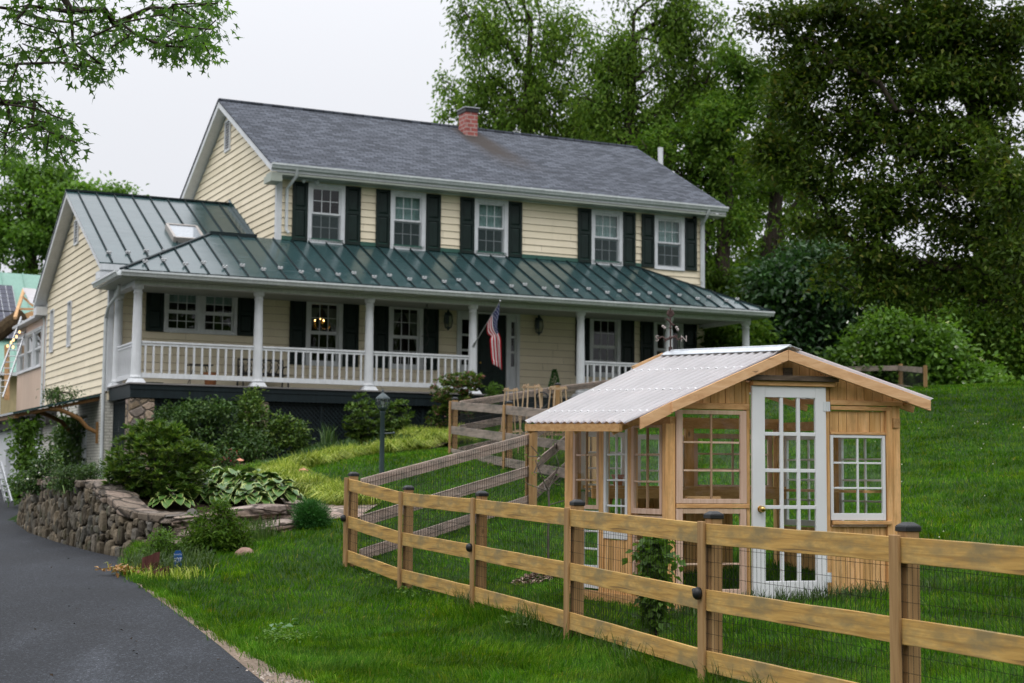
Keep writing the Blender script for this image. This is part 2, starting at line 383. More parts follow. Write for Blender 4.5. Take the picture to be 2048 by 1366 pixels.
M['mulch'] = soil('dark_mulch', (.018, .012, .008), (.04, .028, .018), (.075, .055, .038))
M['sand'] = soil('sandy_gravel', (.12, .09, .068), (.235, .18, .135), (.36, .285, .22), 30)
M['turf'] = soil('turf_ground', (.012, .028, .006), (.022, .05, .010), (.035, .065, .016), 9)
M['flag_path'] = stone('flagstone', 2.2, (1, 1, 1), (.12, .10, .08), [(0, (.28, .2, .16)), (.5, (.36, .28, .23)), (1, (.42, .34, .29))])
def asphalt():
    t = NT('asphalt'); v = t.coord(); n = t.noise(v, 120, 3, .7); n2 = t.noise(v, .55, 5, .62, .8); n3 = t.noise(t.coord((1, .18, 1), (0, 0, R(-22))), 1.1, 5, .6, .7)
    col = t.ramp(n, [(.3, (.010, .0112, .0135)), (.5, (.022, .0245, .029)), (.75, (.08, .086, .098))])
    col = t.mix(1., col, t.ramp(n2, [(.32, .74), (.5, .98), (.7, 1.28)]), 'MULTIPLY')
    col = t.mix(1., col, t.ramp(n3, [(.35, .85), (.6, 1.03), (.72, 1.5)]), 'MULTIPLY')
    ag = t.n('ShaderNodeTexVoronoi'); t.l(v, ag.inputs['Vector']); ag.inputs['Scale'].default_value = 70; sa = t.n('ShaderNodeSeparateColor'); t.l(ag.outputs['Color'], sa.inputs[0])   # stones in the mix
    col = t.mix(1., col, t.ramp(sa.outputs[0], [(0, .55), (.75, 1.0), (.93, 1.5), (1, 2.6)]), 'MULTIPLY')
    return t.principled(col, t.ramp(n2, [(.3, .78), (.7, .88)]), .2, normal=t.bump(n, .35, .006))
M['asphalt'] = asphalt()

M['grass'] = leafmat('grass_blade', [(0, (.024, .080, .004)), (.35, (.042, .126, .006)), (.7, (.066, .168, .009)), (.95, (.11, .215, .02)), (1, (.19, .21, .05))], .4, .6, .1, .42, .8, True)
M['tallgrass'] = leafmat('tall_grass_blade', [(0, (.025, .055, .010)), (.5, (.05, .095, .018)), (1, (.09, .14, .035))], .3)
M['liriope'] = leafmat('variegated_grass_blade', [(0, (.09, .16, .015)), (.35, (.19, .27, .03)), (.75, (.36, .42, .07)), (1, (.55, .55, .18))], .3, .5, .2, .3, 1.2)
M['maple'] = leafmat('maple_leaf', [(0, (.045, .105, .022)), (.5, (.07, .15, .03)), (1, (.11, .20, .045))], .55, .4, .25, .3, 1.2)
M['birch'] = leafmat('birch_leaf', [(0, (.075, .145, .022)), (.5, (.11, .195, .03)), (1, (.18, .265, .05))], .5, .55, .12, .42, .33)
M['ash'] = leafmat('dark_tree_leaf', [(0, (.048, .108, .014)), (.5, (.074, .145, .018)), (1, (.12, .19, .03))], .42, .55, .12, .5, .33)
M['oak'] = leafmat('olive_leaf', [(0, (.036, .066, .010)), (.5, (.056, .098, .013)), (.9, (.088, .128, .018)), (1, (.14, .13, .028))], .4, .5, .16, .55, .5)
M['spring'] = leafmat('light_green_leaf', [(0, (.07, .15, .02)), (.5, (.10, .20, .028)), (1, (.15, .26, .045))], .45, .45, .3, .4, .4)
M['glossy'] = leafmat('dark_glossy_leaf', [(0, (.018, .05, .016)), (.5, (.030, .078, .022)), (1, (.055, .12, .035))], .25, .35, .4, .45, .5)
M['rhodo'] = leafmat('rhododendron_leaf', [(0, (.045, .095, .018)), (.45, (.075, .145, .024)), (.8, (.12, .20, .034)), (1, (.20, .27, .05))], .3, .38, .35, .35, 2.2)
M['darkshrub'] = leafmat('shade_shrub_leaf', [(0, (.028, .068, .016)), (.6, (.052, .110, .024)), (1, (.11, .18, .042))], .28, .4, .35, .45, 1.6)
M['juniper'] = leafmat('juniper_needle', [(0, (.025, .10, .022)), (.5, (.04, .14, .03)), (1, (.065, .19, .04))], .2, .5, .2, .2, 2)
M['pinkleaf'] = leafmat('pink_blossom', [(0, (.30, .08, .11)), (.5, (.42, .16, .19)), (1, (.52, .28, .28))], .3)
M['redflower'] = leafmat('red_blossom', [(0, (.20, .01, .02)), (1, (.35, .03, .05))], .2)
M['whiteflower'] = leafmat('white_blossom', [(0, (.6, .6, .52)), (1, (.75, .75, .7))], .3)
M['litter'] = leafmat('dry_leaf', [(0, (.26, .11, .03)), (.5, (.42, .22, .06)), (1, (.50, .32, .14))], .2)
def hostamat():
    t = NT('hosta_leaf'); at = t.n('ShaderNodeAttribute', attribute_name='rim')
    g = t.n('ShaderNodeNewGeometry')
    base = t.ramp(g.outputs['Random Per Island'], [(0, (.045, .115, .02)), (1, (.085, .17, .032))])
    e = t.ramp(at.outputs['Fac'], [(.80, 0.), (.92, 1.)]); col = t.mix(e, base, (.38, .43, .14))
    return t.principled(col, .4, .4)
M['hosta'] = hostamat()

# ------------------------------------------------------------------ ground shape
def drive_z(x, y): return -1.65 + .02*y
_cp = [(0,0,-1.65),(-6,0,-1.65),(6,0,-1.66),(0,6,-1.58),(-3,8,-1.47),(3,5,-1.64),(-12,0,-1.65),(12,0,-1.6),(-20,10,-1.45),(14,8,-1.3),
 (-1.84,11.4,-1.42),(-4.85,19.6,-1.27),(-8,10,-1.5),(-12,20,-1.32),(-10,26,-1.18),(-14,34,-1.02),(-18,44,-.85),(-14,48,-.85),(-20,60,-.6),
 (-2.06,19.9,-1.15),(-1.28,18.6,-1.33),(-.36,16.3,-1.38),(.52,13.9,-1.43),(1.4,11.3,-1.48),(2.3,9.25,-1.51),(3.2,7.2,-1.55),
 (1.5,14.3,-1.2),(3.6,14.9,-1.05),(1.4,16.2,-.98),(.3,23,-.45),(-1.19,30,.43),(-.12,27,.15),(1.0,36,.92),(1.1,26,.05),
 (5,9,-1.4),(5,14.5,-.98),(5,20,-.38),(5,28,.5),(5,36,1.4),(6,44,2.2),(7,55,2.6),(14,44,2.75),(16,30,1.2),(14,20,-.1),(20,55,3.4),(12,70,2.6),(30,70,3.6),
 (-2.6,20.3,-1.0),(-3.5,19,-1.2),(-3.3,22,-.86),(-2.95,24,-.52),(-3.0,29,.2),(-4.45,30.5,.1),(-4.2,27.5,-.2),(-2.7,25.5,-.45),
 (-6,37,.2),(-4,38.5,.75),(-2,39.5,1.1),(2,42,1.6),(6,45,1.9),(-9,38,-.3),(-10.5,44,-.75),(-12,50,-.85),(0,50,1.8),(-5,48,.8),(-8,30,-.6),(-6.5,28,-.5),(-30,70,-.2),(-10,75,.6),(0,80,2.2),(-40,20,-1.4),(40,20,0.2),(40,60,3.2)]
_cp = np.array(_cp)
def _U(r): return np.where(r > 1e-9, r*r*np.log(r+1e-12), 0.)
_n = len(_cp); _K = _U(np.linalg.norm(_cp[:, None, :2]-_cp[None, :, :2], axis=2)) + np.eye(_n)*.6
_A = np.zeros((_n+3, _n+3)); _A[:_n, :_n] = _K; _A[:_n, _n] = 1; _A[:_n, _n+1:] = _cp[:, :2]; _A[_n, :_n] = 1; _A[_n+1:, :_n] = _cp[:, :2].T
_w = np.linalg.solve(_A, np.concatenate([_cp[:, 2], [0, 0, 0]]))
def GN(xy):
    xy = np.atleast_2d(np.asarray(xy, float)); out = np.empty(len(xy))
    for s in range(0, len(xy), 40000):
        q = xy[s:s+40000]; out[s:s+40000] = _U(np.linalg.norm(q[:, None]-_cp[None, :, :2], axis=2)) @ _w[:_n] + _w[_n] + q @ _w[_n+1:]
    return np.clip(out, -2.2, 6)
def inpoly(xy, poly):
    xy = np.atleast_2d(xy); x, y = xy[:, 0], xy[:, 1]; r = np.zeros(len(xy), bool); n = len(poly)
    for i in range(n):
        (x1, y1), (x2, y2) = poly[i][:2], poly[(i+1) % n][:2]
        c = ((y1 > y) != (y2 > y)) & (x < (x2-x1)*(y-y1)/((y2-y1) or 1e-12)+x1); r ^= c
    return r
# stone wall line (x, y, top z) and the bed behind it
WALL = [(-9.97,32.2,-.50),(-9.35,30.6,-.30),(-8.69,28.9,-.20),(-7.43,26.3,-.17),(-6.48,24.5,-.22),(-6.1,23.8,-.40),(-5.72,23.2,-.57),(-5.2,22.55,-.66),(-4.75,22.05,-.67)]
LOW = [(-4.75,22.05,-.66),(-4.2,22.3,-.62),(-3.65,22.6,-.56),(-3.2,22.95,-.52)]
BED = [w[:2] for w in WALL] + [w[:2] for w in LOW[1:]] + [(-3.3,24.2),(-4.0,26.2),(-4.9,28.4),(-4.9,30.6),(-3.6,31.9),(-2.0,32.6),(-1.4,33.5),(-1.0,36),(-.6,39.6),(-2,39.7),(-4,38.8),(-6.6,37.7),(-9.6,37.0),(-11.2,35.5)]
_bc = np.array([(x, y, z-.07) for x, y, z in WALL+LOW] + [(-3.4,24.2,-.48),(-4.1,26.2,-.3),(-5,28.4,-.02),(-4.9,30.6,.12),(-3.6,31.9,.33),(-2,32.8,.55),(-1.4,34,.75),(-1,36,.92),(-.6,39.6,1.2),(-2,39.7,1.08),(-4,38.8,.78),(-6.6,37.7,.3),(-9.6,37,-.25),(-11,35.5,-.55),
   (-6,25,-.25),(-7,28,-.12),(-8,32,-.1),(-6,32,.1),(-5.5,35,.25),(-3,35.5,.65)])
def BN(xy):
    xy = np.atleast_2d(np.asarray(xy, float)); d = np.linalg.norm(xy[:, None]-_bc[None, :, :2], axis=2)+.05; w = d**-3.2
    return (w*_bc[:, 2]).sum(1)/w.sum(1)
DRIVE_EDGE = [(-.35,7.0),(-.75,8.2),(-1.28,9.8),(-1.84,11.4),(-2.35,12.9),(-2.95,14.6),(-3.75,16.8),(-4.4,18.6),(-4.85,19.9),(-5.1,21.2),(-5.3,22.3)]
DRIVE = [(-.2,0),(-.25,4)] + DRIVE_EDGE + [(w[0]-.12, w[1]-.12) for w in WALL[::-1][1:]] + [(-10.4,33.5),(-10.9,36),(-11.0,41),(-10.6,60),(-24,60),(-24,0)]
SHOULDER_OUT = [(.55,7.0),(.02,8.3),(-.58,9.5),(-.92,10.1),(-1.62,11.5),(-2.25,12.95),(-2.88,14.65),(-3.69,16.9),(-4.36,18.62)]
PATH = [(-3.35,22.9),(-2.2,23.0),(-2.05,24.2),(-2.3,25.0),(-3.2,25.6),(-3.85,26.2),(-3.55,24.4)]
def G(x, y):
    p = np.array([[x, y]])
    if inpoly(p, BED)[0]: return float(max(BN(p)[0], GN(p)[0]))
    if inpoly(p, DRIVE)[0]: return drive_z(x, y)
    return float(GN(p)[0])
def gp(u, v, y0=5., y1=70.):
    """where the sight line through a point of the photograph meets the ground"""
    r = ray(u, v); r = r/r.y; y = y0
    while y < y1:
        p = r*y
        if p.z <= G(p.x, p.y): return Vector((p.x, p.y, G(p.x, p.y)))
        y += .1
    return r*y1
def sheet(name, poly, step, zf, mat, kind='structure', lift=0.):
    """a ground sheet filling a polygon: fine grid inside, clipped to the outline"""
    import bmesh
    bm = bmesh.new(); vs = [bm.verts.new((x, y, 0)) for x, y in poly]; bm.faces.new(vs)
    xs = [p[0] for p in poly]; ys = [p[1] for p in poly]
    for ax, lo, hi in ((0, min(xs), max(xs)), (1, min(ys), max(ys))):
        c = lo + step
        while c < hi:
            no = (1, 0, 0) if ax == 0 else (0, 1, 0); co = (c, 0, 0) if ax == 0 else (0, c, 0)
            bmesh.ops.bisect_plane(bm, geom=bm.verts[:]+bm.edges[:]+bm.faces[:], plane_co=co, plane_no=no); c += step
    xy = np.array([v.co[:2] for v in bm.verts]); z = zf(xy)+lift
    for v, zz in zip(bm.verts, z): v.co.z = zz
    bmesh.ops.recalc_face_normals(bm, faces=bm.faces[:])
    for f in bm.faces:
        if f.normal.z < 0: f.normal_flip()
        f.smooth = True
    me = bpy.data.meshes.new(name); bm.to_mesh(me); bm.free(); me.materials.append(mat)
    o = nobj(name, me); o['kind'] = kind; return o
# ================================================================== GROUND
def build_ground():
    xs = np.concatenate([np.arange(-180, -90, 10), np.arange(-90, -14, 3), np.arange(-14, 12, .3), np.arange(12, 92, 3), np.arange(92, 190, 10)])
    ys = np.concatenate([np.arange(-180, -6, 6), np.arange(-6, 4, 1.), np.arange(4, 30, .3), np.arange(30, 60, .75), np.arange(60, 150, 4)])
    X, Y = np.meshgrid(xs, ys); xy = np.stack([X.ravel(), Y.ravel()], 1)
    z = GN(xy)
    ind = inpoly(xy, DRIVE); z[ind] = np.minimum(z[ind], drive_z(xy[ind, 0], xy[ind, 1])) - .07
    inb = inpoly(xy, BED); z[inb] = np.minimum(z[inb], BN(xy[inb])) - .10
    dw = np.full(len(xy), 9.); wl_ = np.array([q[:2] for q in WALL[:-1]])
    for a, b in zip(wl_, wl_[1:]):
        ab = b-a; t_ = np.clip(((xy-a)@ab)/(ab@ab), 0, 1); dw = np.minimum(dw, np.linalg.norm(xy-(a+t_[:, None]*ab), axis=1))
    nw_ = dw < .75; z[nw_] = np.minimum(z[nw_], drive_z(0, xy[nw_, 1])-.12)   # footing of the retaining wall
    nx, ny = len(xs), len(ys)
    i = np.arange(nx*ny).reshape(ny, nx)
    Fc = np.stack([i[:-1, :-1].ravel(), i[:-1, 1:].ravel(), i[1:, 1:].ravel(), i[1:, :-1].ravel()], 1)
    o = np_mesh('ground', np.column_stack([xy, z]), Fc, M['turf'], smooth=True); o['kind'] = 'structure'
    sheet('driveway', DRIVE, 1.0, lambda q: drive_z(q[:, 0], q[:, 1]), M['asphalt'])
    rv = random.Random(9); outl = []
    for (x0, y0), (x1, y1) in zip(SHOULDER_OUT, SHOULDER_OUT[1:]):
        for k in range(7):
            f = k/7; wob = rv.uniform(-.10, .09)*min(1, max(.12, (12.2-y0)/3)); outl.append((x0+(x1-x0)*f+wob, y0+(y1-y0)*f+wob*.3))
    sh = DRIVE_EDGE[:8] + outl[::-1]
    # sandy verge beside the asphalt
    def verge_z(q):      # flush with the asphalt, easing up into the lawn
        de = np.array(DRIVE_EDGE); dm = np.full(len(q), 9.)
        for a, b in zip(de, de[1:]):
            ab = b-a; t_ = np.clip(((q-a)@ab)/(ab@ab), 0, 1); dm = np.minimum(dm, np.linalg.norm(q-(a+t_[:, None]*ab), axis=1))
        k = np.clip(dm/.3, 0, 1); dz = drive_z(q[:, 0], q[:, 1])
        return (dz+.002)*(1-k)+(np.maximum(GN(q), dz-.01)+.012)*k
    sheet('gravel_verge', sh, .2, verge_z, M['sand'])
    sheet('garden_bed', BED, .5, lambda q: BN(q), M['mulch'])
    sheet('path', PATH, .4, lambda q: np.maximum(GN(q), BN(q)*0-9)+.03, M['flag_path'])
build_ground()

# ================================================================== HOUSE
L_, D_, ORL, ORR, OE, HE, HR = 13.40, 9.90, .335, .50, .486, 6.0, 8.845
PD, PO, HP, HPT, HC, WP, WQ = 2.344, .526, 2.61, 4.054, 2.345, 4.128, -.08
WW, YW, HW, WRO, WE, OWE, WD = 4.329, 4.69, 5.708, .345, 3.065, .45, 9.32
SLM, SLW, SLP = .5228, .514, .5033
house = thing('house', 'cream two-storey farmhouse with grey shingle roof and white columned front porch', 'house', (HX, HY, HZ), HYAW)
_c, _s = math.cos(HYAW), math.sin(HYAW)
def HL(p):   # house coordinates to world
    return Vector((HX + _c*p[0] - _s*p[1], HY + _s*p[0] + _c*p[1], HZ + p[2]))
def HI(u, v, ax, val):   # photograph point on a plane of the house
    d = ray(u, v); d = Vector((_c*d.x+_s*d.y, -_s*d.x+_c*d.y, d.z)); o = Vector((-_c*HX-_s*HY, _s*HX-_c*HY, -HZ))
    t = (val-o[ax])/d[ax]; return o + d*t

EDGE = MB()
def siding(mb, org, du, nrm, z0, z1, u0f, u1f, openings=(), ex=.2, t=.026):
    """clapboards: each course leans out at its lower edge; openings (ua,ub,za,zb) stay open"""
    org, du, nrm = Vector(org), Vector(du), Vector(nrm); up = Vector((0, 0, 1))
    k = 0; z = z0
    while z < z1-1e-4:
        za = z; zb = min(z+ex, z1)
        cuts = sorted({za, zb} | {c for o in openings for c in o[2:4] if za < c < zb})
        for a, b in zip(cuts, cuts[1:]):
            ua, ub = u0f(a), u1f(a); uc, ud = u0f(b), u1f(b)
            if ub-ua < .01: continue
            blk = sorted((o[0], o[1]) for o in openings if o[2] < (a+b)/2 < o[3])
            segs = []; cur = ua; curt = uc
            for s, e in blk:
                if s > cur: segs.append((cur, s, curt, s))
                cur = curt = max(cur, e)
            segs.append((cur, ub, curt, max(ud, curt)))
            oa = t*(1-(a-za)/ex); ob = t*(1-(b-za)/ex)
            brk = []
            for sg in segs:
                p, q, p2, q2 = sg; c = p + (.6+3.2*((math.sin(za*91.7+len(mb.v)*.013)*43758.5) % 1.0))
                while c < min(q, q2)-.5 and a == za and b == zb:
                    if c > max(p, p2)+.4: brk.append((p, c-.002, p2, c-.002)); p = p2 = c+.002
                    c += 3.66
                brk.append((p, q, p2, q2))
            for (p, q, p2, q2) in brk:
                if q-p < .004: continue
                A = org+du*p+nrm*oa+up*a; B = org+du*q+nrm*oa+up*a; Cc = org+du*q2+nrm*ob+up*b; Dd = org+du*p2+nrm*ob+up*b
                if (Cc-Dd).length < 1e-4: mb.poly([A, B, Cc])
                else: mb.poly([A, B, Cc, Dd])
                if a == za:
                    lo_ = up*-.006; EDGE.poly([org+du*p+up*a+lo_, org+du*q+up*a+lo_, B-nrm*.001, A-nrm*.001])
        z += ex
K = lambda c: (lambda z: c)
FRONT_UP = [(.84, 1.89), (3.21, 4.26), (5.75, 6.80), (9.505, 10.555), (11.65, 12.70)]
FRONT_LO = [(.85, 1.885), (3.21, 4.23), (9.46, 10.495), (11.62, 12.65)]
PAIR = (-2.95, -1.03, 1.46, 2.56)
ops = [(a+.06, b-.06, 4.12, 5.62) for a, b in FRONT_UP] + [(a+.06, b-.06, .82, 2.5) for a, b in FRONT_LO] + [(5.25, 7.2, -.05, 2.5)]
mb = MB(); siding(mb, (0, 0, 0), (1, 0, 0), (0, -1, 0), -.32, 5.88, K(0), K(L_), ops)
rk = lambda z: HE-.16-z      # rake clearance
gl = lambda z: max(0.0, (z-(HE-.25))/SLM-OE)
siding(mb, (0, 0, 0), (0, 1, 0), (-1, 0, 0), 2.48, HR-.18, lambda z: gl(z), lambda z: D_-gl(z))
mb.poly([(L_, 0, -.4), (L_, D_, -.4), (L_, D_, HE-.2), (L_, D_/2, HR-.2), (L_, 0, HE-.2)])
mb.poly([(0, D_, -.4), (0, D_, HE-.2), (L_, D_, HE-.2), (L_, D_, -.4)])
mw = mb.build('main_wall', M['siding'], house); EDGE.build('lap_shadow_strip', M['edge'], mw); EDGE = MB()
glw = lambda z: max(0.0, (z-(WE-.2))/SLW-OWE)
wops = [(7.80, 9.06, 1.46, 2.74), (4.75, 6.0, 1.41, 2.69)]
SLIM = [(7.95, 8.5, 1.43, 2.73), (5.10, 5.62, 1.40, 2.70)]
mb = MB(); siding(mb, (-WW, 0, 0), (1, 0, 0), (0, -1, 0), -.32, WE+.2, K(0), K(WW), [(PAIR[0]+.06+WW, PAIR[1]-.06+WW, PAIR[2]+.07, PAIR[3]-.06)])
siding(mb, (-WW, 0, 0), (0, 1, 0), (-1, 0, 0), -.12, HW-.12, lambda z: glw(z), lambda z: WD-glw(z), [(a+.05, b-.05, c+.05, d-.05) for a, b, c, d in SLIM])
mb.poly([(-WW, WD, -.3), (-WW, WD, WE), (0, WD, WE), (0, WD, -.3)])
ww = mb.build('wing_wall', M['siding'], house); EDGE.build('lap_shadow_strip', M['edge'], ww)
# corner boards, frieze, soffits
mb = MB(); cb = .03
mb.box(-cb, .12, -cb, -.001, 2.6, 5.70); mb.box(-cb, -.001, 0, .12, 3.2, 5.8); mb.build('corner_board', M['white'], house, bevel=.004)
mb = MB(); mb.box(L_-.12, L_+cb, -cb, -.001, 2.6, 5.70); mb.box(L_+.001, L_+cb, 0, .12, -.3, 5.8); mb.build('corner_board', M['white'], house, bevel=.004)
mb = MB(); mb.box(-WW-cb, -WW-.001, 0, .11, -.1, 3.0); mb.box(-WW-cb, -WW+.11, -cb, -.001, -.1, 2.6); mb.build('corner_board', M['white'], house, bevel=.004)
MB().box(-WW-cb, -WW-.001, WD-.12, WD+cb, -.12, 3.0).build('corner_board', M['white'], house, bevel=.004)
MB().box(-.02, L_+.02, -.035, -.001, 5.701, 5.86).build('frieze_board', M['white'], house, bevel=.004)

def gable_roof(name, x0, x1, yf, yb, yr, ze, zr, mat, thick, white_t):
    """two slopes: white fascia/soffit slab under a thin covering"""
    cov = MB(); wh = MB()
    for a, b in ((yf, yr), (yb, yr)):
        lo = lambda z: None
        A = [(x0, a, ze), (x1, a, ze), (x1, b, zr), (x0, b, zr)]
        up = lambda dz, ex=0.: [(x + (ex if x == x1 else -ex), y, z+dz) for x, y, z in A]
        cov.hexa(up(0, .025), up(thick, .025)) if a == yf else cov.hexa([up(0, .025)[k] for k in (1, 0, 3, 2)], [up(thick, .025)[k] for k in (1, 0, 3, 2)])
        wh.hexa(up(-white_t), up(-.004)) if a == yf else wh.hexa([up(-white_t)[k] for k in (1, 0, 3, 2)], [up(-.004)[k] for k in (1, 0, 3, 2)])
    r = cov.build(name, mat, house); w = wh.build('rake_board', M['white'], r)
    return r
roof = gable_roof('roof', -ORL, L_+ORR, -OE, D_+OE, D_/2, HE, HR, M['shingle'], .045, .2)
mb = MB(); mb.box(-ORL-.02, L_+ORR+.02, D_/2-.14, D_/2, HR-.0, HR+.055); mb.build('ridge_cap', M['shingle'], roof)
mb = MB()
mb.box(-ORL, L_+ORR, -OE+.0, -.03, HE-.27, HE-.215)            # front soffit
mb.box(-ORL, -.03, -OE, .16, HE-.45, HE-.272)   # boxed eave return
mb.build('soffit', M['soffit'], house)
def gutter(name, x0, x1, y, z, parent=house):
    prof = [(0, .0), (0, -.13), (-.07, -.13), (-.10, -.07), (-.125, -.045), (-.125, .0), (-.11, .0), (-.11, -.04), (-.085, -.065), (-.06, -.115), (-.012, -.115), (-.012, 0)]
    m = MB(); m.extrude([(x0, y+a, z+b) for a, b in prof], (x1-x0, 0, 0))
    n = int((x1-x0)/.9)
    for k in range(n+1): m.box(x0+.05+k*(x1-x0-.1)/n-.012, x0+.05+k*(x1-x0-.1)/n+.012, y-.128, y, z-.004, z+.008)
    return m.build(name, M['gutter'], parent)
gutter('gutter', -ORL-.01, L_+ORR+.02, -OE-.004, HE+.01)
# downspouts
def spout(pts, r=.045): MB().tube(pts, r, 8).build('downspout', M['gutter'], house, smooth=True)
spout([(.36, -OE-.05, 5.9), (.36, -OE+.02, 5.72), (.24, -.09, 5.45), (.24, -.07, 5.2), (.24, -.07, 4.35), (.30, -.10, 4.25)])
spout([(13.25, -OE-.05, 5.9), (13.25, -OE+.0, 5.75), (13.28, -.12, 5.5), (13.28, -.08, 5.3), (13.28, -.08, 3.75)])
spout([(-WW-.04, -1.35, 2.45), (-WW-.02, -1.1, 2.25), (-WW-.07, -.25, 2.0), (-WW-.07, .05, 1.75), (-WW-.07, .06, .5), (-WW-.07, .06, -2.5), (-WW-.2, -.05, -2.65)])
spout([(-WW-.1, WD+.3, 2.9), (-WW-.05, WD+.15, 2.5), (-WW-.07, WD+.06, 2.2), (-WW-.07, WD+.06, -1.0)])
# chimney
mb = MB(); mb.box(7.30, 7.70, 4.1, 4.66, 8.2, 9.20); ch = mb.build('chimney', M['brick_r'], roof)
mb = MB(); mb.box(7.24, 7.98, 4.05, 4.75, 9.54, 9.58); mb.box(7.24, 7.98, 4.05, 4.75, 9.585, 9.60)
MB().box(7.24, 7.76, 4.04, 4.72, 9.325, 9.35).build('chimney_lid', M['alu'], ch)
mb = MB(); mb.box(7.27, 7.73, 4.07, 4.69, 9.20, 9.325); mb.build('chimney_cap', M['black'], ch)
pp = HI(1321, 335, 0, 14.15)
MB().tube([(14.15, pp.y, 3), (14.15, pp.y, pp.z+.02), (14.15, pp.y, pp.z+.66)], .085, 12).build('flue_pipe', M['white'], house, smooth=True)

# gable louvre vents
def louvre(x, y0, y1, z0, z1):
    m = MB(); d = x-.06
    for a, b, c, e in ((y0, y0+.05, z0, z1), (y1-.05, y1, z0, z1)): m.box(d, x-.005, a, b, c, e)
    for c in (z0, z1-.05): m.box(d, x-.005, y0+.05, y1-.05, c, c+.05)
    n = int((z1-z0)/.085)
    for k in range(n):
        z = z0+.06+k*(z1-z0-.1)/n; m.hexa([(d+.01, y0+.05, z), (x-.006, y0+.05, z+.05), (x-.006, y1-.05, z+.05), (d+.01, y1-.05, z)], [(d+.01, y0+.05, z+.012), (x-.006, y0+.05, z+.062), (x-.006, y1-.05, z+.062), (d+.01, y1-.05, z+.012)])
    o = m.build('louvre_vent', M['white'], house); MB().box(x-.025, x-.022, y0+.05, y1-.05, z0+.05, z1-.05).build('vent_screen', M['black'], o)
louvre(0, 4.66, 5.24, 7.36, 8.30); louvre(-WW, 4.40, 4.98, 4.22, 4.95)
# dryer hood by the wing eave
mb = MB(); mb.hexa([(-WW-.2, .9, 2.62), (-WW-.03, .9, 2.62), (-WW-.03, 1.2, 2.62), (-WW-.2, 1.2, 2.62)], [(-WW-.05, .9, 2.98), (-WW-.03, .9, 2.98), (-WW-.03, 1.2, 2.98), (-WW-.05, 1.2, 2.98)]); mb.build('wall_hood', M['black'], house)
# wing roof
wr = gable_roof('wing_roof', -WW-WRO, -.02, -OWE, WD+OWE, YW, WE, HW, M['metalroof'], .03, .17)
mb = MB()
k = -WW-WRO+.30
while k < -.1:
    mb.beam((k, -OWE-.01, WE+.05), (k, YW, HW+.05), .022, .045, (0, -.45, .9)); k += .505
mb.build('standing_seam', M['seam'], wr)
mb = MB(); mb.beam((-WW-WRO-.03, YW, HW+.045), (-.0, YW, HW+.045), .16, .05); mb.build('ridge_cap', M['seam'], wr)
mb = MB(); mb.beam((-.02, -OWE, WE+.09), (-.02, YW, HW+.12), .03, .13, (0, -.45, .9)); mb.build('step_flashing', M['metalroof'], wr)
mb = MB(); mb.box(-WW-WRO, -WW-.03, -OWE, .12, WE-.36, WE-.17); mb.box(-WW-WRO, -WW-.03, WD-.12, WD+OWE, WE-.42, WE-.17); mb.box(-WW-WRO, -1.5, -OWE-.02, -OWE+.02, WE-.16, WE-.005); mb.box(-WW-WRO, -1, -OWE, 0, WE-.2, WE-.172)
mb.build('eave_return', M['white'], wr)
# skylight on the wing roof
def wrz(y): return WE + SLW*(y+OWE)
def on_wr(x, y, h): return (x, y-h*.457, wrz(y)+h*.889)
mb = MB(); xs0, xs1, ya, yb = -2.41, -1.6, 1.33, 2.30
for a, b in (((xs0, ya), (xs0, yb)), ((xs1, ya), (xs1, yb)), ((xs0, ya), (xs1, ya)), ((xs0, yb), (xs1, yb))):
    mb.beam(on_wr(*a, .09), on_wr(*b, .09), .07, .17, (0, -.457, .889))
sky_l = mb.build('skylight', plain('skylight_frame_tan', (.36, .33, .30), .4), wr)
M['dome'] = plain('skylight_glass_sheen', (.30, .33, .36), .06, .9)
MB().poly([on_wr(xs0+.03, ya+.03, .15), on_wr(xs1-.03, ya+.03, .15), on_wr(xs1-.03, yb-.03, .15), on_wr(xs0+.03, yb-.03, .15)]).build('pane', M['dome'], sky_l)
# snow guards (small clear plastic two-lobed cleats)
M['guard'] = plain('clear_plastic_guard', (.55, .55, .56), .25, .6)
gm = MB(); 
for s_ in (-1, 1): gm.ball((s_*.038, 0, .03), .036, 8, 5, (1, .55, 1.05))
gm.box(-.05, .05, -.03, .03, -.005, .012)
guard0 = gm.build('snow_guard', M['guard'], None, smooth='all'); guard_used = [False]
def guard(x, y, z, sl, parent):
    if not guard_used[0]: g = guard0; guard_used[0] = True
    else: g = guard0.copy(); COL.objects.link(g)
    g.parent = parent; g.location = (x, y, z); g.rotation_euler = (math.atan(sl), 0, 0)
for i, x in enumerate((-4.36, -3.86, -3.35, -2.85)): guard(x, .12+.1*(i % 2)+(i > 1)*.3, wrz(.12+.1*(i % 2)+(i > 1)*.3)+.05, SLW, wr)

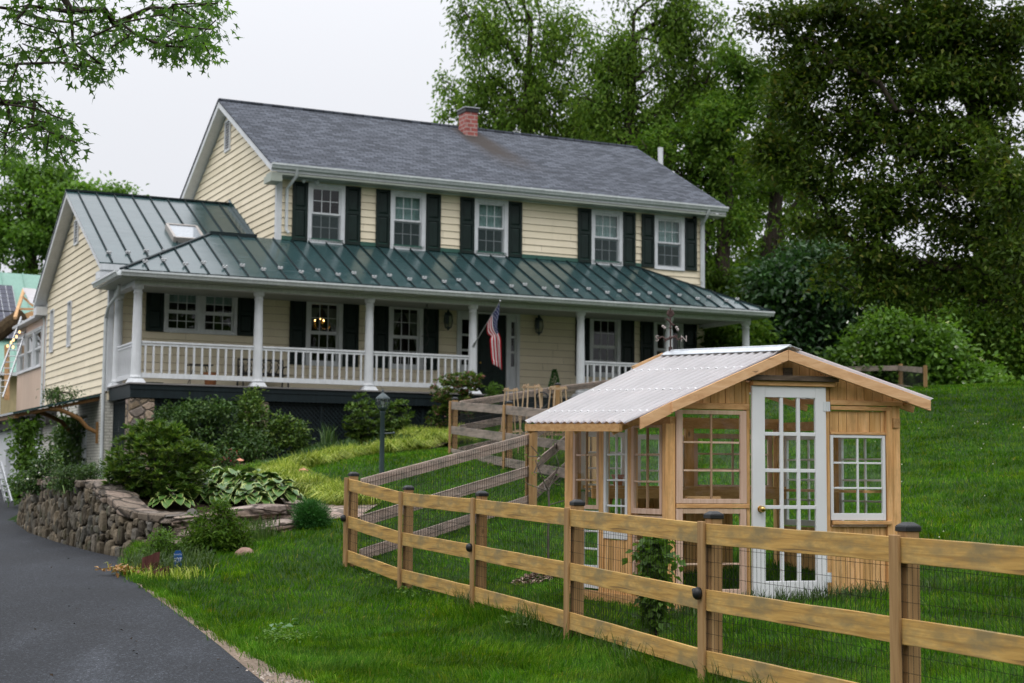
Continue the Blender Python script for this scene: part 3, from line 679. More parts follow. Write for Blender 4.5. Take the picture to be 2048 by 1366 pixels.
# ---------------------------------------------------------------- windows
def window(name_parent, mapf, w, h, cols, rows, cas=.11, blind=None, depth=.13, bottom_sill=True, single=False, curtain=False, screen=False):
    """mapf(u, out, z): across, outward, up -> house coordinates.  casing, two sashes with glazing bars, glass, blind"""
    def bx(m, u0, u1, o0, o1, z0, z1):
        m.hexa([mapf(u0, o1, z0), mapf(u1, o1, z0), mapf(u1, o0, z0), mapf(u0, o0, z0)], [mapf(u0, o1, z1), mapf(u1, o1, z1), mapf(u1, o0, z1), mapf(u0, o0, z1)])
    m = MB()
    bx(m, 0, cas, -depth, .045, 0, h); bx(m, w-cas, w, -depth, .045, 0, h); bx(m, cas, w-cas, -depth, .045, h-cas, h); bx(m, cas, w-cas, -depth, .045, 0, cas*.9)
    bx(m, .0, w, .0451, .058, 0, .03); bx(m, 0, w, .0451, .062, h-.035, h)
    bx(m, 0, .03, .0451, .056, .03, h-.035); bx(m, w-.03, w, .0451, .056, .03, h-.035)
    o = m.build('window', M['white'], name_parent, bevel=.003)
    zs = [(cas*.9, h/2-.005, -.02), (h/2-.02, h-cas, .012)] if not single else [(cas*.9, h-cas, .0)]
    for si, (a, b, off) in enumerate(zs):
        s = MB(); f = .05 if w > .7 else .03
        bx(s, cas, cas+f, off-.05, off-.01, a, b); bx(s, w-cas-f, w-cas, off-.05, off-.01, a, b)
        bx(s, cas+f, w-cas-f, off-.05, off-.01, a, a+f); bx(s, cas+f, w-cas-f, off-.05, off-.01, b-f, b)
        gw = w-2*cas-2*f
        for c in range(1, cols): u = cas+f+gw*c/cols; bx(s, u-.009, u+.009, off-.038, off-.018, a+f, b-f)
        for r in range(1, rows):
            z = a+f+(b-a-2*f)*r/rows
            for c in range(cols): 
                u0 = cas+f+gw*c/cols+.0095; u1 = cas+f+gw*(c+1)/cols-.0095; bx(s, u0, u1, off-.038, off-.018, z-.009, z+.009)
        s.build('sash', M['white'], o)
        g = MB(); g.poly([mapf(cas+f, off-.03, a+f), mapf(w-cas-f, off-.03, a+f), mapf(w-cas-f, off-.03, b-f), mapf(cas+f, off-.03, b-f)]); g.build('pane', M['glass'], o)
    if screen: g = MB(); g.poly([mapf(cas+.02, -.006, cas), mapf(w-cas-.02, -.006, cas), mapf(w-cas-.02, -.006, h/2), mapf(cas+.02, -.006, h/2)]); g.build('insect_screen', M['screen'], o)
    if blind:
        g = MB(); z0 = h*(1-blind)
        n = 26
        for k in range(n):
            u0 = cas+(w-2*cas)*k/n; u1 = cas+(w-2*cas)*(k+1)/n; d0 = -.16-.012*math.sin(k*1.9); d1 = -.16-.012*math.sin((k+1)*1.9)
            g.poly([mapf(u0, d0, z0), mapf(u1, d1, z0), mapf(u1, d1, h-cas), mapf(u0, d0, h-cas)])
        g.build('blind', M['blind'], o)
    if curtain:
        g = MB(); n = 18
        for s_ in (0, 1):
            for k in range(n):   # swag tied to one side
                t0, t1 = k/n, (k+1)/n; zz = lambda t: h-cas-(h-2*cas)*(.08+.62*t**1.5)
                uu = lambda t: (cas + (w-2*cas)*.5*(1-t)) if s_ == 0 else (w-cas-(w-2*cas)*.5*(1-t))
                ed = cas if s_ == 0 else w-cas
                g.poly([mapf(ed, -.18, zz(t0)), mapf(uu(t0), -.19, zz(t0)), mapf(uu(t1), -.19, zz(t1)), mapf(ed, -.18, zz(t1))])
        g.build('curtain', M['curtain'], o)
    return o
def shutter(x0, x1, z0, z1, y=0.):
    m = MB(); yy = y-.03; t = .035; fr = .07
    m.box(x0, x0+fr, yy-t, yy+.02, z0, z1); m.box(x1-fr, x1, yy-t, yy+.02, z0, z1)
    mid = z0+(z1-z0)*.55
    for a, b in ((z0, z0+fr*1.3), (mid-fr*.6, mid+fr*.6), (z1-fr, z1)): m.box(x0+fr, x1-fr, yy-t, yy+.02, a, b)
    for a, b in ((z0+fr*1.3, mid-fr*.6), (mid+fr*.6, z1-fr)):
        p = .05; o0 = [(x0+fr, yy-.008, a), (x1-fr, yy-.008, a), (x1-fr, yy-.008, b), (x0+fr, yy-.008, b)]; o1 = [(x0+fr+p, yy-.028, a+p), (x1-fr-p, yy-.028, a+p), (x1-fr-p, yy-.028, b-p), (x0+fr+p, yy-.028, b-p)]
        for k in range(4): m.poly([o0[k], o0[(k+1) % 4], o1[(k+1) % 4], o1[k]])
        m.poly(o1)
    m.build('shutter', M['shutter'], house)
fmap = lambda x0, z0: (lambda u, o, z: (x0+u, -o, z0+z))
bl = [.5, .52, .52, .53, .55]
for i, (a, b) in enumerate(FRONT_UP): window(house, fmap(a, 4.045), b-a, 1.635, 3, 2, blind=bl[i] if i else .0, screen=True)
for i, (a, b) in enumerate(FRONT_LO): window(house, fmap(a, .75), b-a, 1.81, 3, 2, curtain=i in (0, 1))
for a in (PAIR[0], (PAIR[0]+PAIR[1])/2-.005): window(house, fmap(a, 1.455), .965, 1.12, 3, 2, cas=.085, blind=.30)
for a, b in ((.41,.83),(1.90,2.34),(2.79,3.20),(4.27,4.71),(5.31,5.74),(6.81,7.24),(9.06,9.495),(10.565,10.99),(11.21,11.64),(12.71,13.13)): shutter(a, b, 4.08, 5.67)
for a, b in ((-3.41,-2.96),(-1.02,-.57),(.4,.845),(1.89,2.34),(2.78,3.2),(4.24,4.69),(9.0,9.455),(10.5,10.95),(11.17,11.615),(12.66,13.12)): shutter(a, b, .76 if a > -.5 else 1.46, 2.54)
for a, b, c, d in SLIM:
    window(house, (lambda y1, z0: (lambda u, o, z: (-WW-o, y1-u, z0+z)))(b, c), b-a, d-c, 1, 1, cas=.05, blind=0, depth=.06)
# rooms behind the glass
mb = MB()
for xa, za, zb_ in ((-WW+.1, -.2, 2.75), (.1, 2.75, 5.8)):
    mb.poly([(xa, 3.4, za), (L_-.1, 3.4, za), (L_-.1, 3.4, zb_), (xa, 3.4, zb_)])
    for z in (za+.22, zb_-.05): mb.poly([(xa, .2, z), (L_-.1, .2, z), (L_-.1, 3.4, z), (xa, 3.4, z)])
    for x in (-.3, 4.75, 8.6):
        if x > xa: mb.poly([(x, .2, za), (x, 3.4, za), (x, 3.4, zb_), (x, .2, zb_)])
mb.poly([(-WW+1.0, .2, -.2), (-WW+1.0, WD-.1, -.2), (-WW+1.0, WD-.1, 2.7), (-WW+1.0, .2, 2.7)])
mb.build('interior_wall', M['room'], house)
# front door with side lights
mb = MB(); z1 = 2.5
mb.box(5.25, 7.2, -.06, -.002, 2.40, z1+.06); 
for a, b in ((5.25, 5.33), (5.80, 5.88), (6.78, 6.86), (7.11, 7.2)): mb.box(a, b, -.055, .05, 0, 2.4)
for a, b in ((5.33, 5.80), (6.86, 7.11)):
    mb.box(a, b, .0, .05, 0, .95); mb.box(a, a+.09, .0, .05, .95, 2.4); mb.box(b-.05, b, .0, .05, .95, 2.4); mb.box(a+.09, b-.05, .0, .05, 2.22, 2.4)
    for z in (1.36, 1.79): mb.box(a+.09, b-.05, .0, .05, z-.03, z+.03)
    mb.box(a+.06, b-.06, -.012, -.001, .15, .8)
dr = mb.build('door_surround', M['white'], house, bevel=.003)
g = MB()
for a, b in ((5.42, 5.75), (6.95, 7.06)): g.poly([(a, .03, .95), (b, .03, .95), (b, .03, 2.22), (a, .03, 2.22)])
g.build('pane', M['glass'], dr)
mb = MB(); mb.box(5.88, 6.78, .0, .05, .03, 2.4)
for a, b in ((.18, .62), (.75, 1.4), (1.5, 2.25)):
    for x in (5.98, 6.36): mb.box(x, x+.3, -.018, 0, a, b)
do = mb.build('door', M['shutter'], house, bevel=.006)
MB().ball((5.97, -.05, 1.02), .035).build('handle', M['brass'], do, smooth='all')

# ---------------------------------------------------------------- porch
xl, xr, yf = -WP-PO, L_+WQ+PO, -PD-PO
run = -yf; tl, tr = xl+run, xr-run
mb = MB()
th = .03
mb.hexa([(xl, yf, HP), (xr, yf, HP), (tr, 0, HPT), (tl, 0, HPT)], [(xl, yf, HP+th), (xr, yf, HP+th), (tr, 0, HPT+th), (tl, 0, HPT+th)])
mb.poly([(xl, yf, HP+th), (tl, 0, HPT+th), (xl, 0, HP+th)]); mb.poly([(xr, yf, HP+th), (xr, 0, HP+th), (tr, 0, HPT+th)])
mb.poly([(xl, yf, HP), (xl, yf, HP+th), (xl, 0, HP+th), (xl, 0, HP)]); mb.poly([(xr, yf, HP), (xr, 0, HP), (xr, 0, HP+th), (xr, yf, HP+th)])
mb.poly([(xl, .01, HP), (tl, .01, HPT+th), (0, .01, HPT+th), (0, .01, HP)])
proof = mb.build('porch_roof', M['metalroof'], house)
mb = MB(); sm = []
x = xl+.16; i = 0
while x < xr-.05:
    y1 = 0. if tl <= x <= tr else (yf + (x-xl) if x < tl else yf + (xr-x))
    if y1-yf > .1:
        mb.beam((x, yf+.0, HP+th+.018), (x, y1, HP+th+.018+SLP*(y1-yf)), .022, .045, (0, -.45, .9)); sm.append((x, y1))
    x += .488
for p, q in (((xl, yf, HP+th+.01), (tl, 0, HPT+th+.01)), ((xr, yf, HP+th+.01), (tr, 0, HPT+th+.01))): mb.beam(p, q, .10, .04)
mb.beam((tl-.02, 0.0, HPT+.05), (-.55, 0.0, HPT+.05), .12, .10)
mb.box(xl, xr, yf-.02, yf+.015, HP-.03, HP+th+.012)
mb.build('standing_seam', M['seam'], proof)
MB().box(.13, 11.2, -.045, -.024, HPT+.02, HPT+.13).build('wall_flashing', plain('flashing_green', (.03, .10, .075), .45), proof)
for i, (x, y1) in enumerate(sm):
    y = yf + (.42 if i % 2 else .60)
    if y < y1-.15: guard(x, y, HP+th+.042+SLP*(y-yf), SLP, proof)
gutter('porch_gutter', xl-.02, xr+.02, yf-.022, HP-.0)
# left and right end gutters, mitred to the front one
m = MB(); prof = [(0, .0), (0, -.13), (-.07, -.13), (-.10, -.07), (-.125, -.045), (-.125, .0), (-.11, .0), (-.06, -.1), (-.012, -.1), (-.012, 0)]
m.extrude([(xl-.022+a, yf-.05, HP+b) for a, b in prof], (0, run+.0, 0)); m.build('porch_gutter', M['gutter'], house)
m = MB(); m.box(xl+.0, xr, yf+.016, yf+.05, HP-.15, HP-.032); m.box(xl, xl+.04, yf+.05, -.03, HP-.15, HP-.032); m.box(xr-.04, xr, yf+.05, 0, HP-.15, HP-.032)
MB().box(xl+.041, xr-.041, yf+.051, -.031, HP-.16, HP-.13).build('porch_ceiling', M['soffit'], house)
m.box(-WP-.11, L_+WQ+.11, -PD-.11, -PD+.11, HC, HP-.162); m.box(-WP-.11, -WP+.11, -PD+.11, -.03, HC, HP-.162); m.box(L_+WQ-.11, L_+WQ+.11, -PD+.11, -.03, HC, HP-.162)
m.build('porch_beam', M['white'], house, bevel=.005)
COLX = [-4.128, -1.142, 1.78, 4.688, 7.919, 10.735, L_+WQ]
def column(x, y):
    prof = [(.115, .1), (.145, .115), (.15, .14), (.125, .165), (.122, .2)] + [(.120-.022*(k/10)**1.6, .2+1.93*k/10) for k in range(1, 11)] + [(.105, 2.14), (.113, 2.15), (.113, 2.17), (.1, 2.185), (.1, 2.23), (.13, 2.26), (.135, 2.285), (.135, 2.345)]
    m = MB(); m.lathe((x, y, 0), prof, 24); m.hexa([(x-.2, y-.2, 0.0), (x+.2, y-.2, 0.0), (x+.2, y+.2, 0.0), (x-.2, y+.2, 0.0)], [(x-.145, y-.145, .1), (x+.145, y-.145, .1), (x+.145, y+.145, .1), (x-.145, y+.145, .1)])
    m.build('column', M['white'], house, smooth=True)
for x in COLX: column(x, -PD)
column(-WP, -.17)
def railing(p, q, n):
    p, q = Vector(p), Vector(q); m = MB()
    m.beam(p+Vector((0, 0, .985)), q+Vector((0, 0, .985)), .085, .05); m.beam(p+Vector((0, 0, .925)), q+Vector((0, 0, .925)), .045, .05)
    m.beam(p+Vector((0, 0, .185)), q+Vector((0, 0, .185)), .05, .12)
    o = m.build('railing', M['white'], house, bevel=.004)
    b0 = None
    for k in range(n):
        c = p+(q-p)*((k+.5)/n)
        if b0 is None:
            b0 = MB().box(-.0225, .0225, -.0225, .0225, .25, .899).build('baluster', M['white'], o); b = b0
        else: b = b0.copy(); COL.objects.link(b); b.parent = o
        b.location = c
for a, b, n in ((0, 1, 14), (1, 2, 14), (2, 3, 14), (4, 5, 13), (5, 6, 12)): railing((COLX[a]+.115, -PD, 0), (COLX[b]-.115, -PD, 0), n)
railing((-WP, -PD+.12, 0), (-WP, -.3, 0), 10)
MB().box(-WP-.2, L_+WQ+.2, -PD-.2, -.03, -.035, 0.0).build('porch_floor', M['deck'], house)
m = MB(); m.box(-WP-.15, L_+WQ+.15, -PD-.15, -PD-.1, -.36, -.037); m.box(-WP-.15, -WP-.1, -PD-.1, -.03, -.36, -.037); m.box(L_+WQ+.1, L_+WQ+.15, -PD-.1, 0, -.36, -.037)
m.box(-WP-.165, L_+WQ+.165, -PD-.165, -PD-.151, -.16, -.045)
m.build('deck_band', M['band'], house, bevel=.004)
# lattice skirts
def lattice(p, du, w, z0, z1, nrm):
    p, du, nrm = Vector(p), Vector(du), Vector(nrm); m = MB(); h = z1-z0; st = .115
    for s_, off in ((1, .0), (-1, .012)):
        k = -h
        while k < w+h:
            a0, b0 = (k, z0), (k+s_*h, z1)
            if s_ < 0: a0, b0 = (k, z0), (k-h, z1)
            (ua, za), (ub, zb) = a0, b0
            def cl(ua, za, ub, zb):
                t0, t1 = 0., 1.; d = ub-ua
                for lo, hi in ((0, w),):
                    if d > 0: t0 = max(t0, (lo-ua)/d); t1 = min(t1, (hi-ua)/d)
                    else: t0 = max(t0, (hi-ua)/d); t1 = min(t1, (lo-ua)/d)
                return t0, t1
            t0, t1 = cl(ua, za, ub, zb)
            if t1-t0 > .02:
                A = p+du*(ua+(ub-ua)*t0)+Vector((0, 0, za+(zb-za)*t0))+nrm*off; B = p+du*(ua+(ub-ua)*t1)+Vector((0, 0, za+(zb-za)*t1))+nrm*off
                m.beam(A, B, .01, .036, nrm.cross((B-A).normalized()))
            k += st
    for u in np.arange(0, w+.01, max(.6, w/round(w/1.45) if w > 1.45 else w)): m.beam(p+du*u+Vector((0, 0, z0))+nrm*.02, p+du*u+Vector((0, 0, z1))+nrm*.02, .06, .02, nrm)
    m.beam(p+Vector((0, 0, z1-.03))+nrm*.02, p+du*w+Vector((0, 0, z1-.03))+nrm*.02, .02, .06)
    o = m.build('lattice_panel', M['band'], house)
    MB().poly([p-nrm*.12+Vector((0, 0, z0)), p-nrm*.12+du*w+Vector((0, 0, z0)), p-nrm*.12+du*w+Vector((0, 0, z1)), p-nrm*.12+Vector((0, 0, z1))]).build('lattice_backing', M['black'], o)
lattice((-3.66, -PD, 0), (1, 0, 0), 2.2, -2.4, -.362, (0, -1, 0)); lattice((-.85, -PD, 0), (1, 0, 0), 5.5, -2.0, -.362, (0, -1, 0)); lattice((4.7, -PD, 0), (1, 0, 0), 8.7, -1.6, -.362, (0, -1, 0))
lattice((-WP, -.05, 0), (0, -1, 0), 2.0, -2.7, -.362, (-1, 0, 0))
for x0, x1 in ((-4.26, -3.68), (-1.44, -.86)): MB().box(x0, x1, -PD-.12, -PD+.45, -2.8, -.363).build('stone_pier', M['pier'], house, bevel=.03)
# wall lanterns beside the door
def lantern_wall(x, z):
    m = MB(); y = -.16
    m.box(x-.05, x+.05, -.06, -.024, z-.12, z+.2); m.tube([(x, -.05, z+.16), (x, -.12, z+.27), (x, y, z+.22)], .014, 6)
    m.lathe((x, y, z-.24), [(.01, -.07), (.05, -.02), (.09, .0), (.10, .02)], 10); m.lathe((x, y, z+.1), [(.13, 0), (.10, .05), (.05, .1), (.02, .14), (.01, .2)], 10)
    for k in range(6): a = k*PI/3; m.tube([(x+.09*math.cos(a), y+.09*math.sin(a), z-.23), (x+.135*math.cos(a), y+.135*math.sin(a), z-.06), (x+.115*math.cos(a), y+.115*math.sin(a), z+.11)], .009, 5)
    o = m.build('wall_lantern', M['lantern'], house, smooth=True)
    MB().lathe((x, y, z-.21), [(.07, 0), (.11, .14), (.095, .3)], 12).build('lantern_glass', M['lampglass'], o, smooth=True)
lantern_wall(4.93, 2.18); lantern_wall(7.75, 2.18)
# flood lights under the eave
m = MB(); m.box(.78, .9, -.10, -.036, 5.72, 5.80)
for s_ in (-1, 1):
    m.tube([(.84, -.1, 5.74), (.84+s_*.12, -.16, 5.70), (.84+s_*.2, -.25, 5.66)], [.02, .03, .055], 10)
m.build('flood_light', M['gutter'], house, smooth=True)
m = MB(); m.box(13.0, 13.1, -.10, -.036, 5.66, 5.74); m.tube([(13.05, -.1, 5.7), (12.98, -.2, 5.62), (12.94, -.27, 5.58)], [.02, .04, .055], 10); m.build('flood_light', M['black'], house, smooth=True)

# ---------------------------------------------------------------- lower storey on the drive side and the sun room behind the wing
m = MB(); m.box(-WW-.02, -WW+.3, .02, 2.3, -3.4, -.14); m.box(-WW-.02, -WW+.3, 3.35, WD, -3.4, -.14); m.box(-WW-.02, -WW+.3, 2.3, 3.35, -.62, -.14)
m.build('basement_wall', M['brick_w'], house)
m = MB(); m.box(-WW+.02, -WW+.07, 2.38, 3.27, -3.1, -.7)
for y in (2.46, 2.86): m.box(-WW-.0, -WW+.02, y, y+.3, -2.8, -1.0)
m.build('basement_door', M['white'], house)
ye = WD+5.3
m = MB(); m.box(-WW-.05, -WW+.1, WD+.02, ye, -.35, 1.1); m.box(-WW-.05, -WW+.1, WD+.02, WD+.35, 1.1, 2.6); m.box(-WW-.05, -WW+.1, WD+.35, ye, 2.36, 2.62); m.box(-WW+.1, 0, ye-.1, ye, -.35, 2.6)
m.build('sunroom_wall', wood('bare_plywood_siding', (.50, .36, .27), (.60, .45, .35), (.66, .52, .42), 'Z', .6), house)
for k in range(3):
    window(house, (lambda y1: (lambda u, o, z: (-WW-.05-o, y1-u, 1.1+z)))(WD+.35+1.62*(k+1)), 1.6, 1.26, 1, 1, cas=.09, blind=.0)
m = MB()
for yy in (WD+.35, WD+1.97, WD+3.59, ye): m.box(-WW-.03, -WW+.03, yy-.05, yy+.05, 1.1, 2.36)
m.box(-WW-.3, 0, WD+.4, WD+5.4, 2.62, 2.70)
m.build('sunroom_trim', M['white'], house)
m = MB(); m.box(-WW-.35, -WW+.0, WD-2.5, WD+11, -.72, -.5)
for k in range(12): m.box(-WW-.75, -WW+.0, WD-2.4+k*1.15, WD-2.3+k*1.15, -.5, -.32)
m.build('deck_joist', plain('dark_stained_timber', (.03, .028, .026), .7), house)
m = MB(); m.box(-WW-.06, -WW+.3, WD+.05, WD+2.0, -3.6, -.72); m.box(-WW-.06, -WW+.3, WD+3.9, WD+4.6, -3.6, -.72); m.box(-WW-.06, -WW+.3, WD+2.0, WD+3.9, -1.35, -.72); m.box(-WW-.06, -WW+.3, WD+4.6, WD+7.2, -1.35, -.72); m.box(-WW-.06, -WW+.3, WD+7.2, WD+9.4, -3.6, -.72)
m.build('garage_wall', M['white'], house)
for a, b in ((WD+2.0, WD+3.9), (WD+4.6, WD+7.2)):
    m = MB(); m.box(-WW+.12, -WW+.16, a, b, -3.6, -1.35)
    for k in range(3):
        for j in range(4): m.box(-WW+.09, -WW+.12, a+.08+k*(b-a)/3, a-.08+(k+1)*(b-a)/3, -3.45+j*.52, -3.0+j*.52)
    m.build('garage_door', M['white'], house)
m = MB()
for k in range(9): m.box(-WW-.66, -WW-.6, ye+.1+k*.5, ye+.56+k*.5, -.3, .75)
for k in range(4): m.box(-WW-.68, -WW-.56, ye+k*1.6, ye+.12+k*1.6, -.35, 1.0)
m.build('deck_railing', M['white'], house)
# lean-to awning over the basement door with curved bracket
m = MB(); ay0, ay1, AP = .70, 3.7, 2.15
m.hexa([(-WW-AP, ay0, -.70), (-WW-.02, ay0, -.19), (-WW-.02, ay1, -.19), (-WW-AP, ay1, -.70)], [(-WW-AP, ay0, -.65), (-WW-.02, ay0, -.14), (-WW-.02, ay1, -.14), (-WW-AP, ay1, -.65)])
aw = m.build('awning', M['metalroof'], house)
m = MB(); m.box(-WW-AP+.06, -WW-AP+.15, ay0+.1, ay1-.1, -.80, -.70)
for k in range(4): m.beam((-WW-AP+.1, ay0+.12+k*.9, -.735), (-WW-.02, ay0+.12+k*.9, -.26), .06, .08)
for yy in (ay0+.12, ay1-.3):
    pts = [(-WW-1.25, yy, -.56), (-WW-1.0, yy, -.56), (-WW-.75, yy, -.66), (-WW-.5, yy, -.78), (-WW-.3, yy, -1.0), (-WW-.06, yy, -1.12)]
    m.tube(pts, [.04, .06, .055, .06, .055, .05], 8); m.box(-WW-.08, -WW-.025, yy-.05, yy+.05, -1.4, -.85)
m.build('awning_bracket', wood('amber_timber', (.14, .075, .03), (.22, .12, .045), (.29, .17, .07), 'Y'), aw, smooth=True)
# ================================================================== GREENHOUSE of old windows
GPHI, GPSI, GY = R(14), R(30), 14.35
_g0 = P(1341, 1000, GY)
GB = Vector((_g0.x, _g0.y, -1.22))
gx = Vector((math.cos(GPHI), math.sin(GPHI), 0)); gn = Vector((math.sin(GPHI), -math.cos(GPHI), 0))     # along the front, out of the front
gs = Vector((-math.sin(GPSI), math.cos(GPSI), 0)); gl_ = Vector((-math.cos(GPSI), -math.sin(GPSI), 0))    # along the side, out of the side
Zv = Vector((0, 0, 1))
def onplane(u, v, org, n):
    d = ray(u, v); return d*(org.dot(n)/d.dot(n))
def GF(u, v):      # front wall: (across, height above base)
    q = onplane(u, v, GB, gn)-GB; return q.dot(gx), q.z
def GSd(u, v):     # left wall
    q = onplane(u, v, GB, gl_)-GB; return q.dot(gs), q.z
gh = thing('greenhouse', 'small wooden greenhouse built of old window sashes with white glazed door', 'greenhouse', GB)
GLEN = GSd(1136, 900)[0]; GWID = GF(1801, 900)[0]
gF = lambda a, z, o=0.: gx*a + Zv*z + gn*o
gS = lambda a, z, o=0.: gs*a + Zv*z + gl_*o
def hexw(m, fn, a0, a1, z0, z1, o0, o1):
    m.hexa([fn(a0, z0, o1), fn(a1, z0, o1), fn(a1, z0, o0), fn(a0, z0, o0)], [fn(a0, z1, o1), fn(a1, z1, o1), fn(a1, z1, o0), fn(a0, z1, o0)])
def rectF(u0, u1, v0, v1):
    um, vm = (u0+u1)/2, (v0+v1)/2
    return GF(u0, vm)[0], GF(u1, vm)[0], GF(um, v1)[1], GF(um, v0)[1]
def rectS(u0, u1, v0, v1):
    um, vm = (u0+u1)/2, (v0+v1)/2
    return GSd(u1, vm)[0], GSd(u0, vm)[0], GSd(um, v1)[1], GSd(um, v0)[1]
def gpiece(name, fn, r, o0, o1, mat, parent=None, bevel=.003):
    m = MB(); hexw(m, fn, r[0], r[1], r[2], r[3], o0, o1); return m.build(name, mat, parent or gh, bevel=bevel)
def gsash(fn, r, cols, rows, mat, st=.035, top=.03, bot=.05, o=.0, t=.035, label=None):
    """an old sash: stiles, rails, glazing bars, glass"""
    a0, a1, z0, z1 = r; m = MB()
    hexw(m, fn, a0, a0+st, z0, z1, o-t, o); hexw(m, fn, a1-st, a1, z0, z1, o-t, o)
    hexw(m, fn, a0+st, a1-st, z0, z0+bot, o-t, o); hexw(m, fn, a0+st, a1-st, z1-top, z1, o-t, o)
    A, B, Cz, D = a0+st, a1-st, z0+bot, z1-top
    b = .009
    for c in range(1, cols): a = A+(B-A)*c/cols; hexw(m, fn, a-b, a+b, Cz, D, o-t+.006, o-.006)
    for k in range(1, rows):
        z = Cz+(D-Cz)*k/rows
        for c in range(cols): hexw(m, fn, A+(B-A)*c/cols+b, A+(B-A)*(c+1)/cols-b, z-b, z+b, o-t+.006, o-.006)
    w = m.build('window', mat, gh, bevel=.002, label=label)
    g = MB(); g.poly([fn(A, Cz, o-t*.55), fn(B, Cz, o-t*.55), fn(B, D, o-t*.55), fn(A, D, o-t*.55)]); g.build('pane', M['ghglass'], w)
    return w
def planks(fn, a0, a1, z0f, z1f, o0, o1, w=.09, mat=None, name='wall_planks'):
    m = MB(); a = a0
    while a < a1-.005:
        b = min(a+w*random.uniform(.8, 1.2), a1); g = .0025
        e = random.uniform(-.002, .002)
        m.hexa([fn(a+g, z0f(a), o1+e), fn(b-g, z0f(b), o1+e), fn(b-g, z0f(b), o0), fn(a+g, z0f(a), o0)], [fn(a+g, z1f(a), o1+e), fn(b-g, z1f(b), o1+e), fn(b-g, z1f(b), o0), fn(a+g, z1f(a), o0)])
        a = b
    return m.build(name, mat or M['cedar'], gh)
BASE = -.12
# --- roof lines on the front plane
def GFo(u, v, o):
    q = onplane(u, v, GB+gn*o, gn)-GB; return q.dot(gx), q.z
apx = GF(1577, 705); lfe = GF(1276, 852); rte = GF(1861, 806)
def roofz(a):
    return apx[1] + (a-apx[0])*((apx[1]-lfe[1])/(apx[0]-lfe[0]) if a < apx[0] else (rte[1]-apx[1])/(rte[0]-apx[0]))
# front frame
p = rectF(1331, 1351, 812, 1215)
m = MB(); hexw(m, gF, p[0], p[1], BASE, roofz(p[0])-.10, -.09, .0); m.build('corner_post', M['cedar'], gh, bevel=.004)
q = rectF(1785, 1802, 815, 1180); m = MB(); hexw(m, gF, q[0], q[1], BASE, roofz(q[1])-.10, -.09, .0); m.build('corner_post', M['cedar'], gh, bevel=.004)
q2 = rectF(1773.5, 1784.5, 821, 1180); m = MB(); hexw(m, gF, q2[0], q2[1], BASE, q2[3], -.07, .012); m.build('stud', M['cedar'], gh, bevel=.003)
s1 = rectF(1494, 1500, 764, 1215); m = MB(); hexw(m, gF, s1[0], s1[1], BASE, s1[3], -.08, .0); m.build('stud', M['cedar'], gh)
s2 = rectF(1650, 1660, 775, 1215); m = MB(); hexw(m, gF, s2[0], s2[1], BASE, s2[3], -.08, .004); m.build('stud', M['cedar'], gh, bevel=.003)
hb = rectF(1352, 1499, 806.5, 818.5); gpiece('beam', gF, hb, -.07, .006, M['cedar_x'])
rb = rectF(1659, 1803, 801.5, 811.5); gpiece('beam', gF, rb, -.07, .02, M['cedar_x'])
fb = rectF(1661, 1773, 813, 821); gpiece('beam', gF, (fb[0], q[0], fb[2], fb[3]), -.05, .013, M['cedar_x'])
# gable cladding
za = lambda z: (lambda a: z)
planks(gF, p[1]+.002, s1[0], za(hb[3]+.003), lambda a: roofz(a)-.012, -.05, -.01)
planks(gF, s1[0]+.001, s2[1]+.01, za(GF(1577, 760)[1]), lambda a: roofz(a)-.04, -.05, -.012)
planks(gF, s2[1]+.012, q[1]-.002, za(rb[3]+.003), lambda a: roofz(a)-.04, -.05, -.01)
pr = rectF(1660.5, 1773, 822.5, 864); planks(gF, pr[0], q2[0]-.002, za(pr[2]), za(pr[3]), -.05, -.015, .105)
tr_ = rectF(1661, 1773, 864.5, 869.5); gpiece('trim', gF, (tr_[0], q2[0]-.002, tr_[2], tr_[3]), -.05, .008, M['cedar_x'])
bp = rectF(1660.5, 1773, 1054, 1190); planks(gF, bp[0], q2[0]-.002, za(BASE), za(bp[3]), -.05, -.015, .085)
gpiece('trim', gF, rectF(1663, 1781, 1041.5, 1049), .013, .035, M['cedar_x']); gpiece('trim', gF, rectF(1664, 1773, 1050, 1053.5), -.014, .012, M['pink'])
# left window pair on the front
gsash(gF, rectF(1352.5, 1493, 820.5, 1007), 2, 3, M['pink'], .062, .038, .042, .006, label='bare pinkish wood casement with six panes')
gpiece('trim', gF, rectF(1352.5, 1498, 1008, 1016.5), -.06, .012, M['cedar_x'])
gsash(gF, rectF(1352.5, 1493, 1017.5, 1190), 2, 3, M['pink'], .062, .045, .05, .006, label='bare pinkish wood lower casement')
w0 = rectF(1352.5, 1498, 1191, 1200); gpiece('trim', gF, (w0[0], w0[1], BASE, w0[3]), -.06, .0, M['cedar_x'])
gsash(gF, rectF(1661.5, 1771.5, 870.5, 1040.5), 2, 3, M['oldwhite'], .03, .026, .065, .0, label='white painted sash with six panes')
